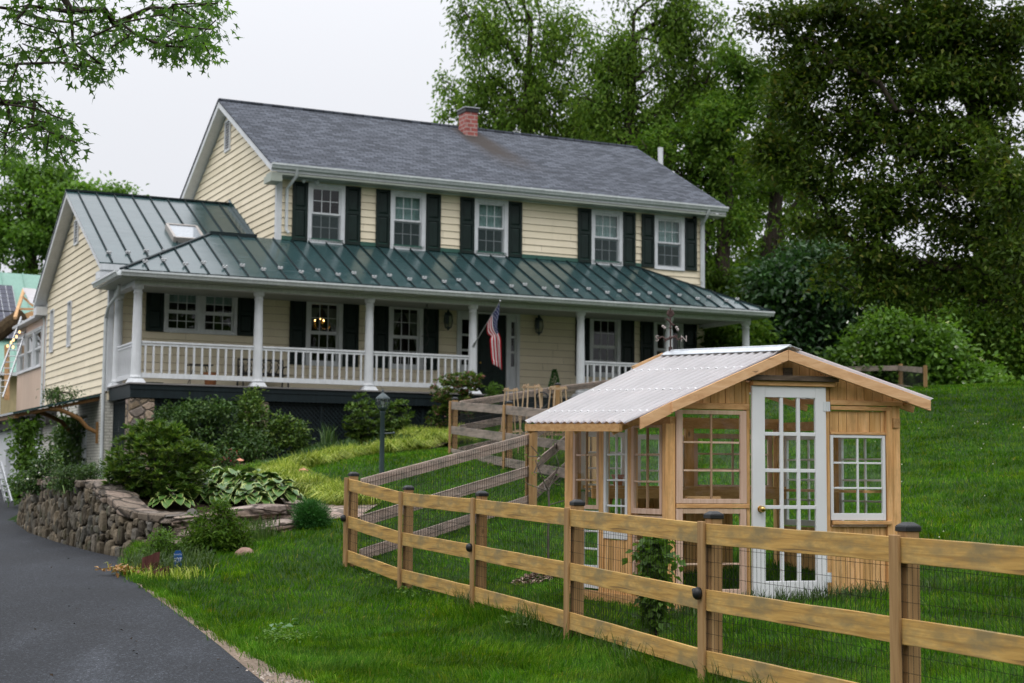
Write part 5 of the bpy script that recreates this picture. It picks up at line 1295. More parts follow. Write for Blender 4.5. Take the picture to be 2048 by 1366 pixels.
# porch furniture
def porch_thing(name, label, cat, p): t = thing(name, label, cat, HL(p), HYAW); return t
b = porch_thing('porch_bench', 'black iron porch bench with scrolled back against the siding', 'bench', (-.45, -.55, 0))
m = MB()
for k in range(5): m.box(-.6, .6, -.24+k*.1, -.17+k*.1, .40, .425)
m.build('seat', M['iron'], b)
m = MB(); m.box(-.6, .6, .24, .27, .80, .84); m.box(-.6, .6, .24, .27, .46, .49)
for k in range(6):
    x = -.5+k*.2; m.tube([(x-.08, .255, .49), (x-.02, .255, .62), (x+.06, .255, .66), (x+.02, .255, .75), (x-.06, .255, .80)], .014, 6); m.tube([(x+.09, .255, .49), (x+.03, .255, .58), (x-.05, .255, .72), (x+.04, .255, .8)], .014, 6)
m.build('backrest', M['iron'], b, smooth=True)
for s_ in (-1, 1):
    m = MB(); m.tube([(s_*.6, -.26, 0), (s_*.6, -.23, .4), (s_*.6, -.24, .62), (s_*.6, .0, .65), (s_*.6, .26, .62)], .022, 6); m.tube([(s_*.6, .3, 0), (s_*.6, .24, .42), (s_*.6, .26, .84)], .022, 6); m.build('side_frame', M['iron'], b, smooth=True)
tb = porch_thing('side_table', 'small black folding table behind the left porch railing', 'table', (-2.24, -1.0, 0))
MB().box(-.3, .3, -.2, .2, .56, .585).build('tabletop', M['black'], tb, bevel=.004)
for s_ in (-1, 1):
    MB().tube([(s_*.28, -.16, 0), (s_*.18, .16, .56)], .011, 6).build('leg', M['black'], tb); MB().tube([(s_*.28, .16, 0), (s_*.18, -.16, .56)], .011, 6).build('leg', M['black'], tb)
pt = porch_thing('flower_pot', 'brown terracotta pot on a saucer below the small porch table', 'pot', (-2.02, -1.25, 0))
MB().lathe((0, 0, 0), [(.2, 0), (.2, .04), (.12, .045), (.14, .1), (.165, .3), (.185, .3), (.185, .38), (.16, .38), (.14, .33)], 18).build('pot_body', plain('brown_glaze', (.30, .12, .045), .6), pt, smooth=True)
MB().lathe((0, 0, .33), [(.14, 0), (.14, .01)], 12).build('potting_soil', M['mulch'], pt)
tray = porch_thing('boot_tray', 'flat green tray on the porch floor beside the corner column', 'tray', (-3.6, -1.9, 0))
MB().lathe((0, 0, 0), [(.2, 0), (.24, .03), (.25, .045), (.235, .045), (.2, .02)], 18).build('tray_body', plain('green_tray', (.05, .10, .04), .5), tray, smooth=True)
# chandelier in the dining room window
ch = thing('chandelier', 'lit brass chandelier seen through the porch window', 'chandelier', HL((1.68, 1.1, 1.98)), HYAW)
m = MB(); m.tube([(0, 0, .75), (0, 0, .1)], .012, 6); m.ball((0, 0, .02), .07, 12, 8, (1, 1, 1.3)); m.ball((0, 0, -.14), .05)
for k in range(6):
    a = k*PI/3; c_, s_ = math.cos(a), math.sin(a); m.tube([(0, 0, -.05), (.12*c_, .12*s_, -.14), (.22*c_, .22*s_, -.09), (.25*c_, .25*s_, .03)], .014, 6); m.lathe((.25*c_, .25*s_, .03), [(.03, 0), (.035, .015), (.012, .02), (.012, .07)], 8)
m.build('arm', M['brass'], ch, smooth=True)
M['bulb'] = emit('warm_bulb', (1., .55, .2), 12.); M['bulb2'] = emit('small_warm_bulb', (1., .6, .25), 3.)
for k in range(6): a = k*PI/3; MB().lathe((.25*math.cos(a), .25*math.sin(a), .10), [(.006, 0), (.017, .02), (.012, .045), (.003, .07)], 8).build('candle_bulb', M['bulb'], ch, smooth='all')
# hanging wind spinner before the third porch window
wc = thing('wind_chime', 'thin dark metal wind spinner hanging from the porch ceiling', 'wind chime', HL((3.85, -1.2, 2.45)), HYAW)
m = MB(); m.tube([(0, 0, 0), (.02, 0, -.12), (-.05, 0, -.3), (.05, 0, -.5), (-.03, 0, -.7)], .008, 5); m.tube([(.0, 0, 0), (-.07, 0, -.2), (.06, 0, -.42), (-.04, 0, -.6), (.03, 0, -.78)], .008, 5); m.tube([(.03, 0, -.78), (.07, 0, -.95), (0, 0, -1.1), (-.1, 0, -1.12)], .009, 5); m.tube([(-.14, 0, -.88), (.0, 0, -.84), (.06, 0, -.9)], .009, 5)
m.build('spinner', M['iron'], wc, smooth=True)
# security sign
def sign():
    b = gp(355, 1146); Y = b.y; k = Y/F_PX
    t = thing('yard_sign', 'blue octagonal security sign on a stake beside the stone wall', 'sign', b, R(4))
    pts = [(-9, -14), (-5, -19), (5, -19), (9, -14), (9, 12), (5, 19), (-5, 19), (-9, 12)]
    zc = P(356, 1119, Y).z-b.z
    S = [Vector((x*k*.92, 0, zc+y*k*.92)) for x, y in pts]
    m = MB(); m.extrude([q+Vector((0, -.006, 0)) for q in S], (0, .012, 0)); m.build('sign_panel', plain('sign_blue', (.012, .075, .26), .35, .5), t)
    W_ = plain('sign_white', (.72, .74, .78), .4); bl_ = plain('sign_light_blue', (.16, .34, .62), .4)
    X = lambda z: Matrix.Translation((0, -.0085, zc+z*k)) @ Matrix.Rotation(PI/2, 4, 'X')
    letters('ADT', 9.2*k, 'lettering', W_, t, X(-1.5) @ Matrix.Diagonal((.86, 1.5, 1, 1)), .0015)
    letters('Secured by', 3.6*k, 'lettering', W_, t, X(10.5), .001)
    m = MB(); m.box(-7.2*k, 7.2*k, -.0085, -.0065, zc+7.4*k, zc+8.0*k); m.build('sign_stripe', bl_, t)
    MB().tube([(0, .012, -.15), (0, .012, zc)], .008, 6).build('stake', M['alu'], t)
sign()
# split log edging
def stump(u, v, r, h, lab):
    b = gp(u, v); t = thing('log_edging', lab, 'log', b)
    n = 14; m = MB(); m.lathe((0, 0, -.06), [(r*1.1, 0), (r, h*.5), (r*.95, h+.06)], n); rr = random.Random(u)
    m.v = [(x+rr.uniform(-.012, .012), y+rr.uniform(-.012, .012), z+(x*.4 if z > h*.6 else 0)) for x, y, z in m.v]
    m.build('log', bark('red_brown_wood', (.06, .022, .02), (.13, .055, .045)), t)
stump(300, 1150, .11, .24, 'taller red brown upright log beside the blue sign'); stump(316, 1156, .13, .09, 'shorter rounded red brown log in front of the taller one')
def rock(name, lab, c, r, sq, mat, seed):
    import bmesh
    bm = bmesh.new(); bmesh.ops.create_icosphere(bm, subdivisions=3, radius=1); rr = np.random.default_rng(seed); fr = rr.normal(size=(5, 3))*1.6; ph = rr.uniform(0, 6, 5)
    for v_ in bm.verts:
        k = 1+sum(.07*math.sin(Vector(f).dot(v_.co)+p_) for f, p_ in zip(fr, ph)); v_.co = Vector((v_.co.x*r*sq[0], v_.co.y*r*sq[1], v_.co.z*r*sq[2]))*k
    me = bpy.data.meshes.new(name); bm.to_mesh(me); bm.free(); me.materials.append(mat); o = nobj(name, me); o.location = c; tag(o, lab, 'rock'); return o
c = gp(488, 1110); rock('rock', 'pinkish rock at the edge of the lawn under the weeds', c+Vector((0, 0, .0)), .10, (1.1, .8, .8), soil('pink_rock', (.25, .15, .11), (.36, .23, .18), (.42, .3, .24), 6, .3), 3)
M['rockg'] = soil('grey_rock', (.09, .085, .075), (.15, .14, .125), (.22, .2, .18), 5, .3)
c = gp(372, 1068); rock('rock', 'dark grey rock leaning against the end of the stone wall', c+Vector((.05, .1, .12)), .13, (.7, .7, 1.1), M['rockg'], 4)

# stone retaining wall with capstones
def stone_wall(name, lab, line, base_f, thick, cap, capmat, mat, rough=.05, dn=.22, inward=1, chunks=None):
    pts = [Vector(p) for p in line]; t = thing(name, lab, 'wall', (pts[0].x, pts[0].y, base_f(pts[0].x, pts[0].y)))
    o0 = Vector(t.location); res = [pts[0]]
    for a, b in zip(pts, pts[1:]):
        n = max(1, int((b-a).length/.09)); res += [a.lerp(b, k/n) for k in range(1, n+1)]
    rr = np.random.default_rng(5)
    nz = 10; V = []; m = MB(); K_ = len(res)
    for i, p_ in enumerate(res):
        a = res[max(i-1, 0)]; b = res[min(i+1, K_-1)]; d = Vector((b.x-a.x, b.y-a.y, 0)).normalized(); nr = Vector((-d.y, d.x, 0))*-inward
        zb = base_f(p_.x, p_.y)-.12
        for j in range(nz+1):
            f = j/nz; q = Vector((p_.x, p_.y, zb+(p_.z-zb)*f)) + nr*(.06*(1-f)+rr.uniform(-rough, rough)*.5) - o0; m.v.append(tuple(q))
        for j in range(2):
            q = Vector((p_.x, p_.y, p_.z if j == 0 else zb)) - nr*thick - o0; m.v.append(tuple(q))
    w = nz+3
    for i in range(K_-1):
        for j in range(w-1): m.f.append((i*w+j, (i+1)*w+j, (i+1)*w+j+1, i*w+j+1))
    m.f.append(tuple(range(w))); m.f.append(tuple((K_-1)*w+j for j in range(w))[::-1])
    m.build('wall_face', mat, t)
    if chunks:      # separate upright stones bedded in the face, dark joints between
        m = MB(); i = 0.
        while i < K_-3:
            wst = rr.uniform(.9, 2.4); ic = min(int(i+wst/2), K_-2); p_ = res[ic]; a, b = res[max(ic-1, 0)], res[min(ic+1, K_-1)]
            d = Vector((b.x-a.x, b.y-a.y, 0)).normalized(); nr = Vector((-d.y, d.x, 0))*-inward; hw = wst*.09*.5-.007
            z0 = base_f(p_.x, p_.y)-.08; z = z0
            while z < p_.z-.04:
                hh = min(rr.uniform(.12, .36), p_.z+.01-z)
                if hh < .07: break
                c = Vector((p_.x, p_.y, z+hh/2)) + nr*(.06*(1-(z-z0)/max(.2, p_.z-z0))+.02+rr.uniform(-.02, .03)) - o0; k0 = len(m.v); sk = rr.uniform(-.035, .035)
                ring = [(-.8, -1), (.1, -1.02), (.85, -.9), (1, -.1), (.9, .85), (.05, 1.), (-.85, .9), (-1, .0)]
                for sc_, dep in ((1., -.06), (.94, .012), (.55, .034)):
                    for gx_, gz_ in ring:
                        m.v.append(tuple(c+d*((gx_*rr.uniform(.84, 1.06))*hw*sc_+gz_*sk)+Zv*(gz_*rr.uniform(.88, 1.04)*(hh/2-.006)*sc_)+nr*(dep+rr.uniform(-.008, .008))))
                for l_ in range(2):
                    for j in range(8): m.f.append((k0+l_*8+j, k0+l_*8+(j+1) % 8, k0+l_*8+8+(j+1) % 8, k0+l_*8+8+j))
                m.f.append(tuple(k0+16+j for j in range(8))); z += hh
            i += wst
        m.build('face_stones', M['chunk'], t)
    # capstones, one by one
    acc = 0; i0 = 0; m = MB()
    lens = rr.uniform(.28, .62, 200); li = 0
    for i in range(1, K_):
        if (res[i]-res[i0]).length > lens[li] or i == K_-1:
            a, b = res[i0], res[i]; d = (b-a); dh = Vector((d.x, d.y, 0)).normalized(); nr = Vector((-dh.y, dh.x, 0))*-inward; g = dh*.012
            hh = cap*rr.uniform(.75, 1.25); f0 = .06+rr.uniform(-.03, .05); f1 = -thick-.05+rr.uniform(-.1, .05); sh = rr.uniform(-.02, .02, 8)
            B = [a+g+nr*(f0+sh[0]), b-g+nr*(f0+sh[1]), b-g+nr*(f1+sh[2]), a+g+nr*(f1+sh[3])]
            B = [q-o0 for q in B]; m.hexa([q+Zv*-.02 for q in B], [q+Zv*(hh+sh[4+k]) for k, q in enumerate(B)]); i0 = i; li += 1
    m.build('capstone', capmat, t, bevel=.018)
    return t
M['wallstone'] = stone('drystone', 3.0, (1.9, 1.9, .75), (.022, .018, .013), [(0, (.075, .06, .045)), (.3, (.16, .125, .085)), (.55, (.115, .105, .09)), (.8, (.22, .17, .115)), (1, (.15, .135, .115))])
M['capst'] = stone('cap_stone', 2.4, (1, 1, 2), (.06, .05, .04), [(0, (.12, .095, .07)), (.4, (.19, .15, .115)), (.7, (.26, .2, .16)), (1, (.17, .15, .13))])
stone_wall('stone_wall', 'curved dry stone retaining wall beside the asphalt driveway', WALL, lambda x, y: drive_z(x, y), .35, .10, M['capst'], M['joint'], inward=1, chunks=True)
stone_wall('stone_wall', 'low ledge stone wall along the front of the hosta bed', LOW, lambda x, y: float(GN([[x, y]])[0]), .4, .10, M['ledge'], M['ledge'], inward=1)
STEP = [(-4.1, 21.75, -.84), (-3.5, 22.1, -.80), (-3.0, 22.55, -.70)]
stone_wall('stone_step', 'flat ledge stone step in front of the low wall', STEP, lambda x, y: float(GN([[x, y]])[0]), .3, .07, M['ledge'], M['ledge'], inward=1)

# copper path lights
for u, v, lab in ((479, 938, 'copper mushroom path light in front of the dark shrubs'), (606, 962, 'copper mushroom path light among the yellow striped grass')):
    b = gp(u, v); t = thing('path_light', lab, 'path light', b, 0, 'copper path lights')
    MB().tube([(0, 0, -.05), (0, 0, .17)], .012, 8).build('stem', M['copper'], t, smooth=True)
    MB().lathe((0, 0, .16), [(.02, 0), (.1, .01), (.085, .035), (.03, .055), (.006, .07)], 14).build('lamp_shade', M['copper'], t, smooth=True)
# wooden obelisk trellises in the upper pen
for k, (u, vt, vb, Y, w, lab) in enumerate([(1083, 768, 880, 28.2, 30, 'pale wooden obelisk trellis with four legs in the upper pen'), (1180, 765, 880, 29.5, 26, 'narrow wooden obelisk trellis half hidden behind the greenhouse roof edge'), (1020, 772, 850, 30.5, 24, 'leaning stick trellis at the left of the upper pen')] if False else [(1063, 768, 930, 27.6, 15, 'pale wooden obelisk trellis nearest the corner of the upper pen'), (1116, 772, 900, 29.0, 15, 'pale wooden obelisk trellis beside the capped post in the upper pen'), (1022, 776, 860, 31.0, 12, 'low two stick trellis behind the grey rails of the upper pen')]):
    top = P(u, vt, Y); b = Vector((top.x, top.y, G(top.x, top.y))); h = top.z-b.z; kx = Y/F_PX
    t = thing('garden_trellis', lab, 'trellis', b, .35, 'wooden garden trellises')
    for sx_ in (-1, 1):
        for sy_ in (-1, 1):
            m = MB(); m.beam((sx_*w*kx*1.5, sy_*w*kx*1.5, -.05), (sx_*w*kx*.72, sy_*w*kx*.72, h), .028, .016, (1, 0, 0)); m.build('leg', M['trellis'], t)
    for f in (.28, .6, .96):
        r_ = w*kx*(1.5-.78*f); m = MB()
        for s_ in (-1, 1): m.beam((-r_-.04, s_*(r_+.012), h*f), (r_+.04, s_*(r_+.012), h*f), .014, .026); m.beam((s_*(r_+.012), -r_-.02, h*f+.03), (s_*(r_+.012), r_+.02, h*f+.03), .014, .026)
        m.build('crossbar', M['trellis'], t)
# wheelbarrow tyre / hose loop
b = P(1083, 800, 31.5); t = thing('garden_hose', 'black coiled hose hanging behind the upper pen', 'hose', b)
m = MB()
for k in range(3): m.tube([(.14*math.cos(a)+.01*k, .02*k, .16*math.sin(a)) for a in np.linspace(.2, 2*PI, 20)], .014, 6)
m.build('hose_coil', M['black'], t, smooth=True)
m = MB(); m.beam((0, .1, -.9), (0, .1, .25), .05, .05); m.build('hose_stake', M['trellis'], t)

# ================================================================== far left: barn, ladders, string lights
def barn():
    Y = 62.; a = P(-60, 745, Y); b = P(88, 742, Y+3); top = P(10, 556, Y+5)
    base = Vector((a.x, a.y, -1.0)); t = thing('barn', 'yellow barn with pale green metal roof and solar panels behind the house', 'barn', base)
    dx = Vector((b.x-a.x+2.5, 2.5, 0)); d = dx.normalized(); L = dx.length; n = Vector((-d.y, d.x, 0))
    ez = a.z-base.z; rz_ = top.z-base.z+.1
    m = MB(); q = [Vector((0, 0, 0)), d*L, d*L+n*8, n*8]
    m.hexa(q, [v_+Zv*(ez+.1) for v_ in q]); m.poly([d*L+Zv*ez, d*L+n*8+Zv*ez, d*L+n*4+Zv*(rz_-.1)])
    m.build('wall', paint('barn_yellow', (.62, .50, .28), .7, .15, 2), t)
    m = MB(); o = n*-.5
    for s0, s1 in ((o, n*4), (n*8.5, n*4)):
        A, B_, C2, D2 = -d*.4+s0+Zv*ez, d*(L+.4)+s0+Zv*ez, d*(L+.4)+s1+Zv*rz_, -d*.4+s1+Zv*rz_
        m.hexa([A, B_, C2, D2], [A+Zv*.06, B_+Zv*.06, C2+Zv*.06, D2+Zv*.06])
        k = 0
        while k < L: m.beam(d*k+s0+Zv*(ez+.09), d*k+s1+Zv*(rz_+.09), .04, .05); k += .9
    m.build('roof', plain('pale_green_metal', (.19, .35, .28), .4, .5), t)
    m = MB(); m.beam(-d*.4+o+Zv*(ez-.03)-n*.06, d*(L+.4)+o+Zv*(ez-.03)-n*.06, .12, .14); m.build('gutter', M['gutter'], t)
    sp = plain('solar_cell_blue', (.012, .014, .04), .12, .7)
    up_ = (n*4.5+Zv*(rz_-ez)).normalized(); nn = d.cross(up_)
    nn = nn if nn.z > 0 else -nn
    for k in range(2):
        for j in range(2):
            c0 = d*(L*.42-(k+1)*1.75+.0)+o+Zv*ez+up_*(1.9+j*1.75)+nn*.22
            A, B_, C2, D2 = c0, c0+d*1.68, c0+d*1.68+up_*1.68, c0+up_*1.68
            m = MB(); m.hexa([A-nn*.04, B_-nn*.04, C2-nn*.04, D2-nn*.04], [A, B_, C2, D2]); pnl = m.build('solar_panel', sp, t)
            m = MB()
            for i_ in range(7): m.beam(A+d*(1.68*i_/6)+nn*.004, D2+d*(1.68*i_/6)+nn*.004, .018, .006); m.beam(A+up_*(1.68*i_/6)+nn*.004, B_+up_*(1.68*i_/6)+nn*.004, .018, .006)
            m.build('panel_frame', M['alu'], pnl)
    m = MB(); m.beam(d*(L*.42)+Zv*1.0-n*.04, d*(L*.42+1)+Zv*1.0-n*.04, .05, 1.1); m.build('window', M['black'], t)
barn()
def ladder(name, lab, p0, p1, w, n, side):
    t = thing(name, lab, 'ladder', p0); q = p1-p0; s_ = Vector(side).normalized()*w/2
    m = MB(); m.beam(-s_, q-s_*.85, .03, .07); m.beam(s_, q+s_*.85, .03, .07); m.build('rail', M['alu'], t)
    for k in range(n): c_ = q*((k+.7)/(n+.4)); MB().tube([c_-s_*.92, c_+s_*.92], .017, 6).build('rung', M['alu'], t)
ladder('ladder', 'aluminium extension ladder leaning up to the deck frame behind the wing', P(-6, 795, 49), P(52, 634, 51.5), .42, 13, (1, -.3, 0))
t_ = 'blue and silver stepladder standing at the far end of the driveway'
ladder('stepladder', t_, P(17, 1003, 36.), P(-4, 925, 36.6), .4, 6, (.6, -.8, 0))
# timber frame with polycarbonate lid above the ladder, and string lights
t = thing('deck_canopy', 'raw timber deck canopy with corrugated lid behind the wing roof', 'canopy', P(50, 640, 53)); o0 = Vector(t.location)
m = MB(); q = lambda u, v, Y: P(u, v, Y)-o0
m.beam(q(30, 636, 52), q(48, 580, 53.5), .1, .1); m.beam(q(48, 640, 53), q(70, 632, 53), .25, .35); m.beam(q(44, 592, 53.4), q(66, 612, 53.4), .07, .07); m.beam(q(36, 618, 53), q(70, 618, 53), .07, .07)
m.build('timber_frame', M['rake'], t); m = MB(); m.beam(q(14, 690, 53), q(14, 800, 53), .14, .14); m.build('post', M['rake'], t)
m = MB(); m.hexa([q(45, 577, 53.2), q(72, 580, 53.2), q(84, 612, 51), q(60, 606, 51)], [q(45, 575, 53.2), q(72, 578, 53.2), q(84, 610, 51), q(60, 604, 51)]); m.build('roof_panel', M['poly'], t)
m = MB(); m.tube([q(-8, 670, 52), q(20, 648, 52.3), q(44, 632, 52.6)], .27, 10); m.build('rolled_awning', bark('brown_reed', (.03, .02, .012), (.09, .065, .035)), t)
sl = thing('string_lights', 'string of small warm bulbs under the deck canopy', 'string lights', P(30, 670, 50)); o0 = Vector(sl.location)
bp_ = [(39, 664), (33, 673), (27, 680), (22, 685), (15, 692), (26, 694)]
MB().tube([P(u, v-4, 50)-o0 for u, v in bp_[:5]], .008, 5).build('cable', M['black'], sl)
for u, v in bp_: MB().ball((0, 0, 0), .035, 8, 6, (1, 1, 1.4)).build('bulb', M['bulb2'], sl, smooth='all', loc=P(u, v, 50)-o0)
# ================================================================== VEGETATION
def leaves(name, Pn, D, Nn, Ls, Ws, mat, parent=None, fold=.25, shape='diamond'):
    """Pn base points, D unit directions, Nn unit normals (any), sizes -> leaf-shaped faces, one island each"""
    D = D/np.linalg.norm(D, axis=1, keepdims=True); S = np.cross(D, Nn); S /= np.linalg.norm(S, axis=1, keepdims=True)+1e-9; Nn = np.cross(S, D)
    L = Ls[:, None]; W = Ws[:, None]; n = len(Pn)
    if shape == 'diamond':
        V = np.stack([Pn, Pn+D*L*.42+S*W*.5+Nn*W*fold, Pn+D*L, Pn+D*L*.42-S*W*.5+Nn*W*fold], 1).reshape(-1, 3)
        b = np.arange(n)[:, None]*4; Fc = np.concatenate([b+np.array([[0, 1, 2]]), b+np.array([[0, 2, 3]])], 0)
    else:   # palmate: three pointed lobes
        V = np.stack([Pn, Pn+D*L*.30+S*W*.16, Pn+D*L*.55+S*W*.55-Nn*W*.12, Pn+D*L*.52+S*W*.13, Pn+D*L-Nn*L*.1, Pn+D*L*.52-S*W*.13, Pn+D*L*.55-S*W*.55-Nn*W*.12, Pn+D*L*.30-S*W*.16], 1).reshape(-1, 3)
        b = np.arange(n)[:, None]*8; Fc = np.concatenate([b+np.array([[0, 1, 7]]), b+np.array([[1, 2, 3]]), b+np.array([[1, 3, 5]]), b+np.array([[1, 5, 7]]), b+np.array([[5, 6, 7]]), b+np.array([[3, 4, 5]])], 0)
    return np_mesh(name, V, Fc, mat, parent)
def unit(n, rng): v = rng.normal(size=(n, 3)); return v/np.linalg.norm(v, axis=1, keepdims=True)

def skeleton(trunk, ends, step, rng, r_tip, r_max, droop=0., wig=.12, expo=2.3):
    """joins every end point to the growing skeleton; returns (positions, parents, radii, tip node per end)"""
    pos = [np.array(p, float) for p in trunk]; par = [-1]+list(range(len(trunk)-1)); path = [0.]
    for i in range(1, len(pos)): path.append(path[-1]+np.linalg.norm(pos[i]-pos[i-1]))
    base = pos[0]; T = np.array(trunk, float)
    dd = np.array([np.min(np.linalg.norm(T-e, axis=1)) for e in ends]); order = np.argsort(dd)
    A = np.array(pos); Pth = np.array(path); tips = np.zeros(len(ends), int)
    for e in order:
        q = ends[e]; v = q-A; d = np.linalg.norm(v, axis=1)
        cost = d + .18*Pth + np.where(A[:, 2] > q[2]+.4*d, .5*d, 0)
        cost[:max(1, len(trunk)//4)] += 3
        k = int(np.argmin(cost)); n = max(1, int(d[k]/step)); prev = k; a = A[k]; newp = []; newl = []
        bend = rng.normal(size=3)*wig*d[k]
        for i in range(1, n+1):
            t = i/n; w = a+(q-a)*t + bend*math.sin(PI*t)*.5 + np.array([0, 0, droop*d[k]*math.sin(PI*t)])
            pos.append(w); par.append(prev); prev = len(pos)-1; newp.append(w)
            path.append(path[par[-1]]+np.linalg.norm(w-pos[par[-1]]))
        A = np.array(pos); Pth = np.array(path); tips[e] = prev
    n = len(pos); acc = np.zeros(n); 
    isleaf = np.ones(n, bool)
    for i in range(n):
        if par[i] >= 0: isleaf[par[i]] = False
    for i in range(n-1, -1, -1):
        if isleaf[i]: acc[i] = max(acc[i], r_tip**expo)
        if par[i] >= 0: acc[par[i]] += acc[i]
    rad = acc**(1/expo); rad *= min(1., r_max/rad[0]) if rad[0] > r_max else 1.
    if rad[0] < r_max: rad = np.maximum(rad, rad*(1+(r_max/rad[0]-1)*(rad/rad[0])**.6))
    return np.array(pos), np.array(par), rad, tips
def tubes(pos, par, rad, rmin=0., sides=5):
    V = []; Fc = []; m = 0
    idx = np.where((par >= 0) & (rad >= rmin))[0]
    a = pos[par[idx]]; b = pos[idx]; d = b-a; ln = np.linalg.norm(d, axis=1, keepdims=True)+1e-9; d = d/ln
    r = np.where(np.abs(d[:, 2:3]) < .9, np.array([[0, 0, 1.]]), np.array([[1., 0, 0]])); e = np.cross(d, r); e /= np.linalg.norm(e, axis=1, keepdims=True); f = np.cross(d, e)
    r0 = np.minimum(rad[par[idx]], rad[idx]*1.6)[:, None]; r1 = rad[idx][:, None]
    ring = []
    for c, rr in ((a, r0), (b+d*r1*.3, r1)):
        for j in range(sides): an = 2*PI*j/sides; ring.append(c+(e*math.cos(an)+f*math.sin(an))*rr)
    V = np.stack(ring, 1).reshape(-1, 3); n = len(idx); bs = np.arange(n)[:, None]*2*sides
    Fc = np.concatenate([bs+np.array([[j, (j+1) % sides, sides+(j+1) % sides, sides+j]]) for j in range(sides)], 0)
    return V, Fc
def plant(name, label, cat, base, trunk, ends, mat, barkm, leaf_n, spread, L, W, seed=1, group=None, step=.5, r_tip=.006, r_max=.2, rmin=0., droop=0., leafdroop=.35, flat=.75, shape='diamond', crown='crown', trunkname='trunk', wig=.12, mats2=None, sidesn=5, outward=.0, rosette=False, keep=1., expo=2.3):
    """a tree or shrub: a branching trunk mesh and a crown of separate leaves"""
    rng = np.random.default_rng(seed); base = np.array(base, float)
    t = thing(name, label, cat, base, 0, group)
    ends = np.array(ends, float)-base; trunk = [np.array(p, float)-base for p in trunk]
    pos, par, rad, tips = skeleton(trunk, ends, step, rng, r_tip, r_max, droop, wig, expo)
    V, Fc = tubes(pos, par, rad, rmin, sidesn); np_mesh(trunkname, V, Fc, barkm, t, smooth=True)
    n = len(ends); k = rng.poisson(leaf_n, n).clip(3); idx = np.repeat(np.arange(n), k); N = len(idx)
    sp = np.broadcast_to(np.asarray(spread, float), (n,))[idx]*rng.uniform(.7, 1.2, n)[idx]
    if rosette:
        dirs = unit(N, rng); dirs[:, 2] = np.abs(dirs[:, 2])*.6
        Pn = ends[idx]+dirs*(sp*.25)[:, None]; D = dirs+rng.normal(size=(N, 3))*.25
    else:
        off = rng.normal(size=(N, 3))*sp[:, None]*.5; off[:, 2] *= flat
        # leaves hang about the twig: along its last stretch as well
        along = rng.uniform(0, 1, N)[:, None]*.55
        back = (pos[par[tips]]-pos[tips])[idx]; bl_ = np.linalg.norm(back, axis=1, keepdims=True)+1e-6
        Pn = ends[idx]+off*.8+back/bl_*np.minimum(bl_, sp[:, None])*along
        D = unit(N, rng)+off/(sp[:, None]+1e-6)*.7
    D[:, 2] -= leafdroop
    ctr = ends.mean(0); 
    if outward: D += outward*(Pn-ctr)/(np.linalg.norm(Pn-ctr, axis=1, keepdims=True)+1e-6)
    Nn = unit(N, rng)+np.array([0, 0, 1.1])
    Ls = L*rng.uniform(.65, 1.25, N); Ws = W*rng.uniform(.7, 1.2, N)
    if mats2:
        m2, frac, scale = mats2; msk = rng.uniform(size=N) < frac
        leaves('blossom', Pn[msk], D[msk], Nn[msk], Ls[msk]*scale, Ws[msk]*scale*1.4, m2, t)
        Pn, D, Nn, Ls, Ws = (x[~msk] for x in (Pn, D, Nn, Ls, Ws))
    leaves(crown, Pn, D, Nn, Ls, Ws, mat, t, shape=shape)
    return t
def blob(specs, Y, rng, dens=1., clump=0, csp=.12):
    """clusters inside ellipsoids given by a centre in the photograph, its radii and a depth"""
    out = []
    for s in specs:
        u, v, ru, rv, n = s[:5]; dy = s[5] if len(s) > 5 else 0.; 
        k = Y/F_PX
        m = int(n*dens)
        if clump:
            nc = max(2, m//clump); cc = unit(nc, rng)*rng.uniform(.2, 1, (nc, 1))**(1/2.6)
            q = cc[rng.integers(0, nc, m)]+rng.normal(size=(m, 3))*csp
        else: q = unit(m, rng)*rng.uniform(.15, 1, (m, 1))**(1/2.2)
        for a, b, c in q: out.append(P(u+a*ru, v+c*rv, Y+dy+b*(ru+rv)*.5*k*.9))
    return np.array([tuple(p) for p in out])
rg = np.random.default_rng(3)
# --- overhanging maple at the upper left (its trunk stands outside the frame)
mp = [(20,20),(60,12),(95,35),(140,25),(175,40),(205,22),(232,45),(255,70),(70,60),(110,70),(150,85),(188,70),(215,95),(90,100),(130,110),(165,120),(200,130),(65,130),(245,60),(265,68),
 (150,135),(185,150),(212,143),(30,45),(40,90),(20,130),(15,170),(45,165),(10,205),(40,205),(70,205),(90,225),(60,240),(20,240),(45,255),(85,248),(115,245),(145,245),(135,275),(150,290),(100,262),(15,265),(120,290),(105,312),(130,325),(88,300),(5,285),(10,310),(18,300),
 (300,12),(325,25),(350,10),(375,25),(395,8),(420,12),(438,5),(340,45),(365,55),(330,70),(385,55),(405,45),(425,55),(435,38),(350,85),(372,92),(358,120),(322,92),(395,75),(410,85),(418,100),(425,112),(345,105)]
ends = [P(u+rg.uniform(-6, 6), v+rg.uniform(-5, 5), 15.5+rg.normal()*.8) for u, v in mp for _ in (0, 1)]
ends += [P(rg.uniform(-260, 330), rg.uniform(-330, -20), 15.5+rg.normal()*1.4) for _ in range(170)] + [P(rg.uniform(-340, -10), rg.uniform(0, 330), 15.5+rg.normal()*1.4) for _ in range(70)]
ends = [tuple(e) for e in ends]
bx_, by_ = -9.2, 15.6; bz_ = drive_z(bx_, by_)
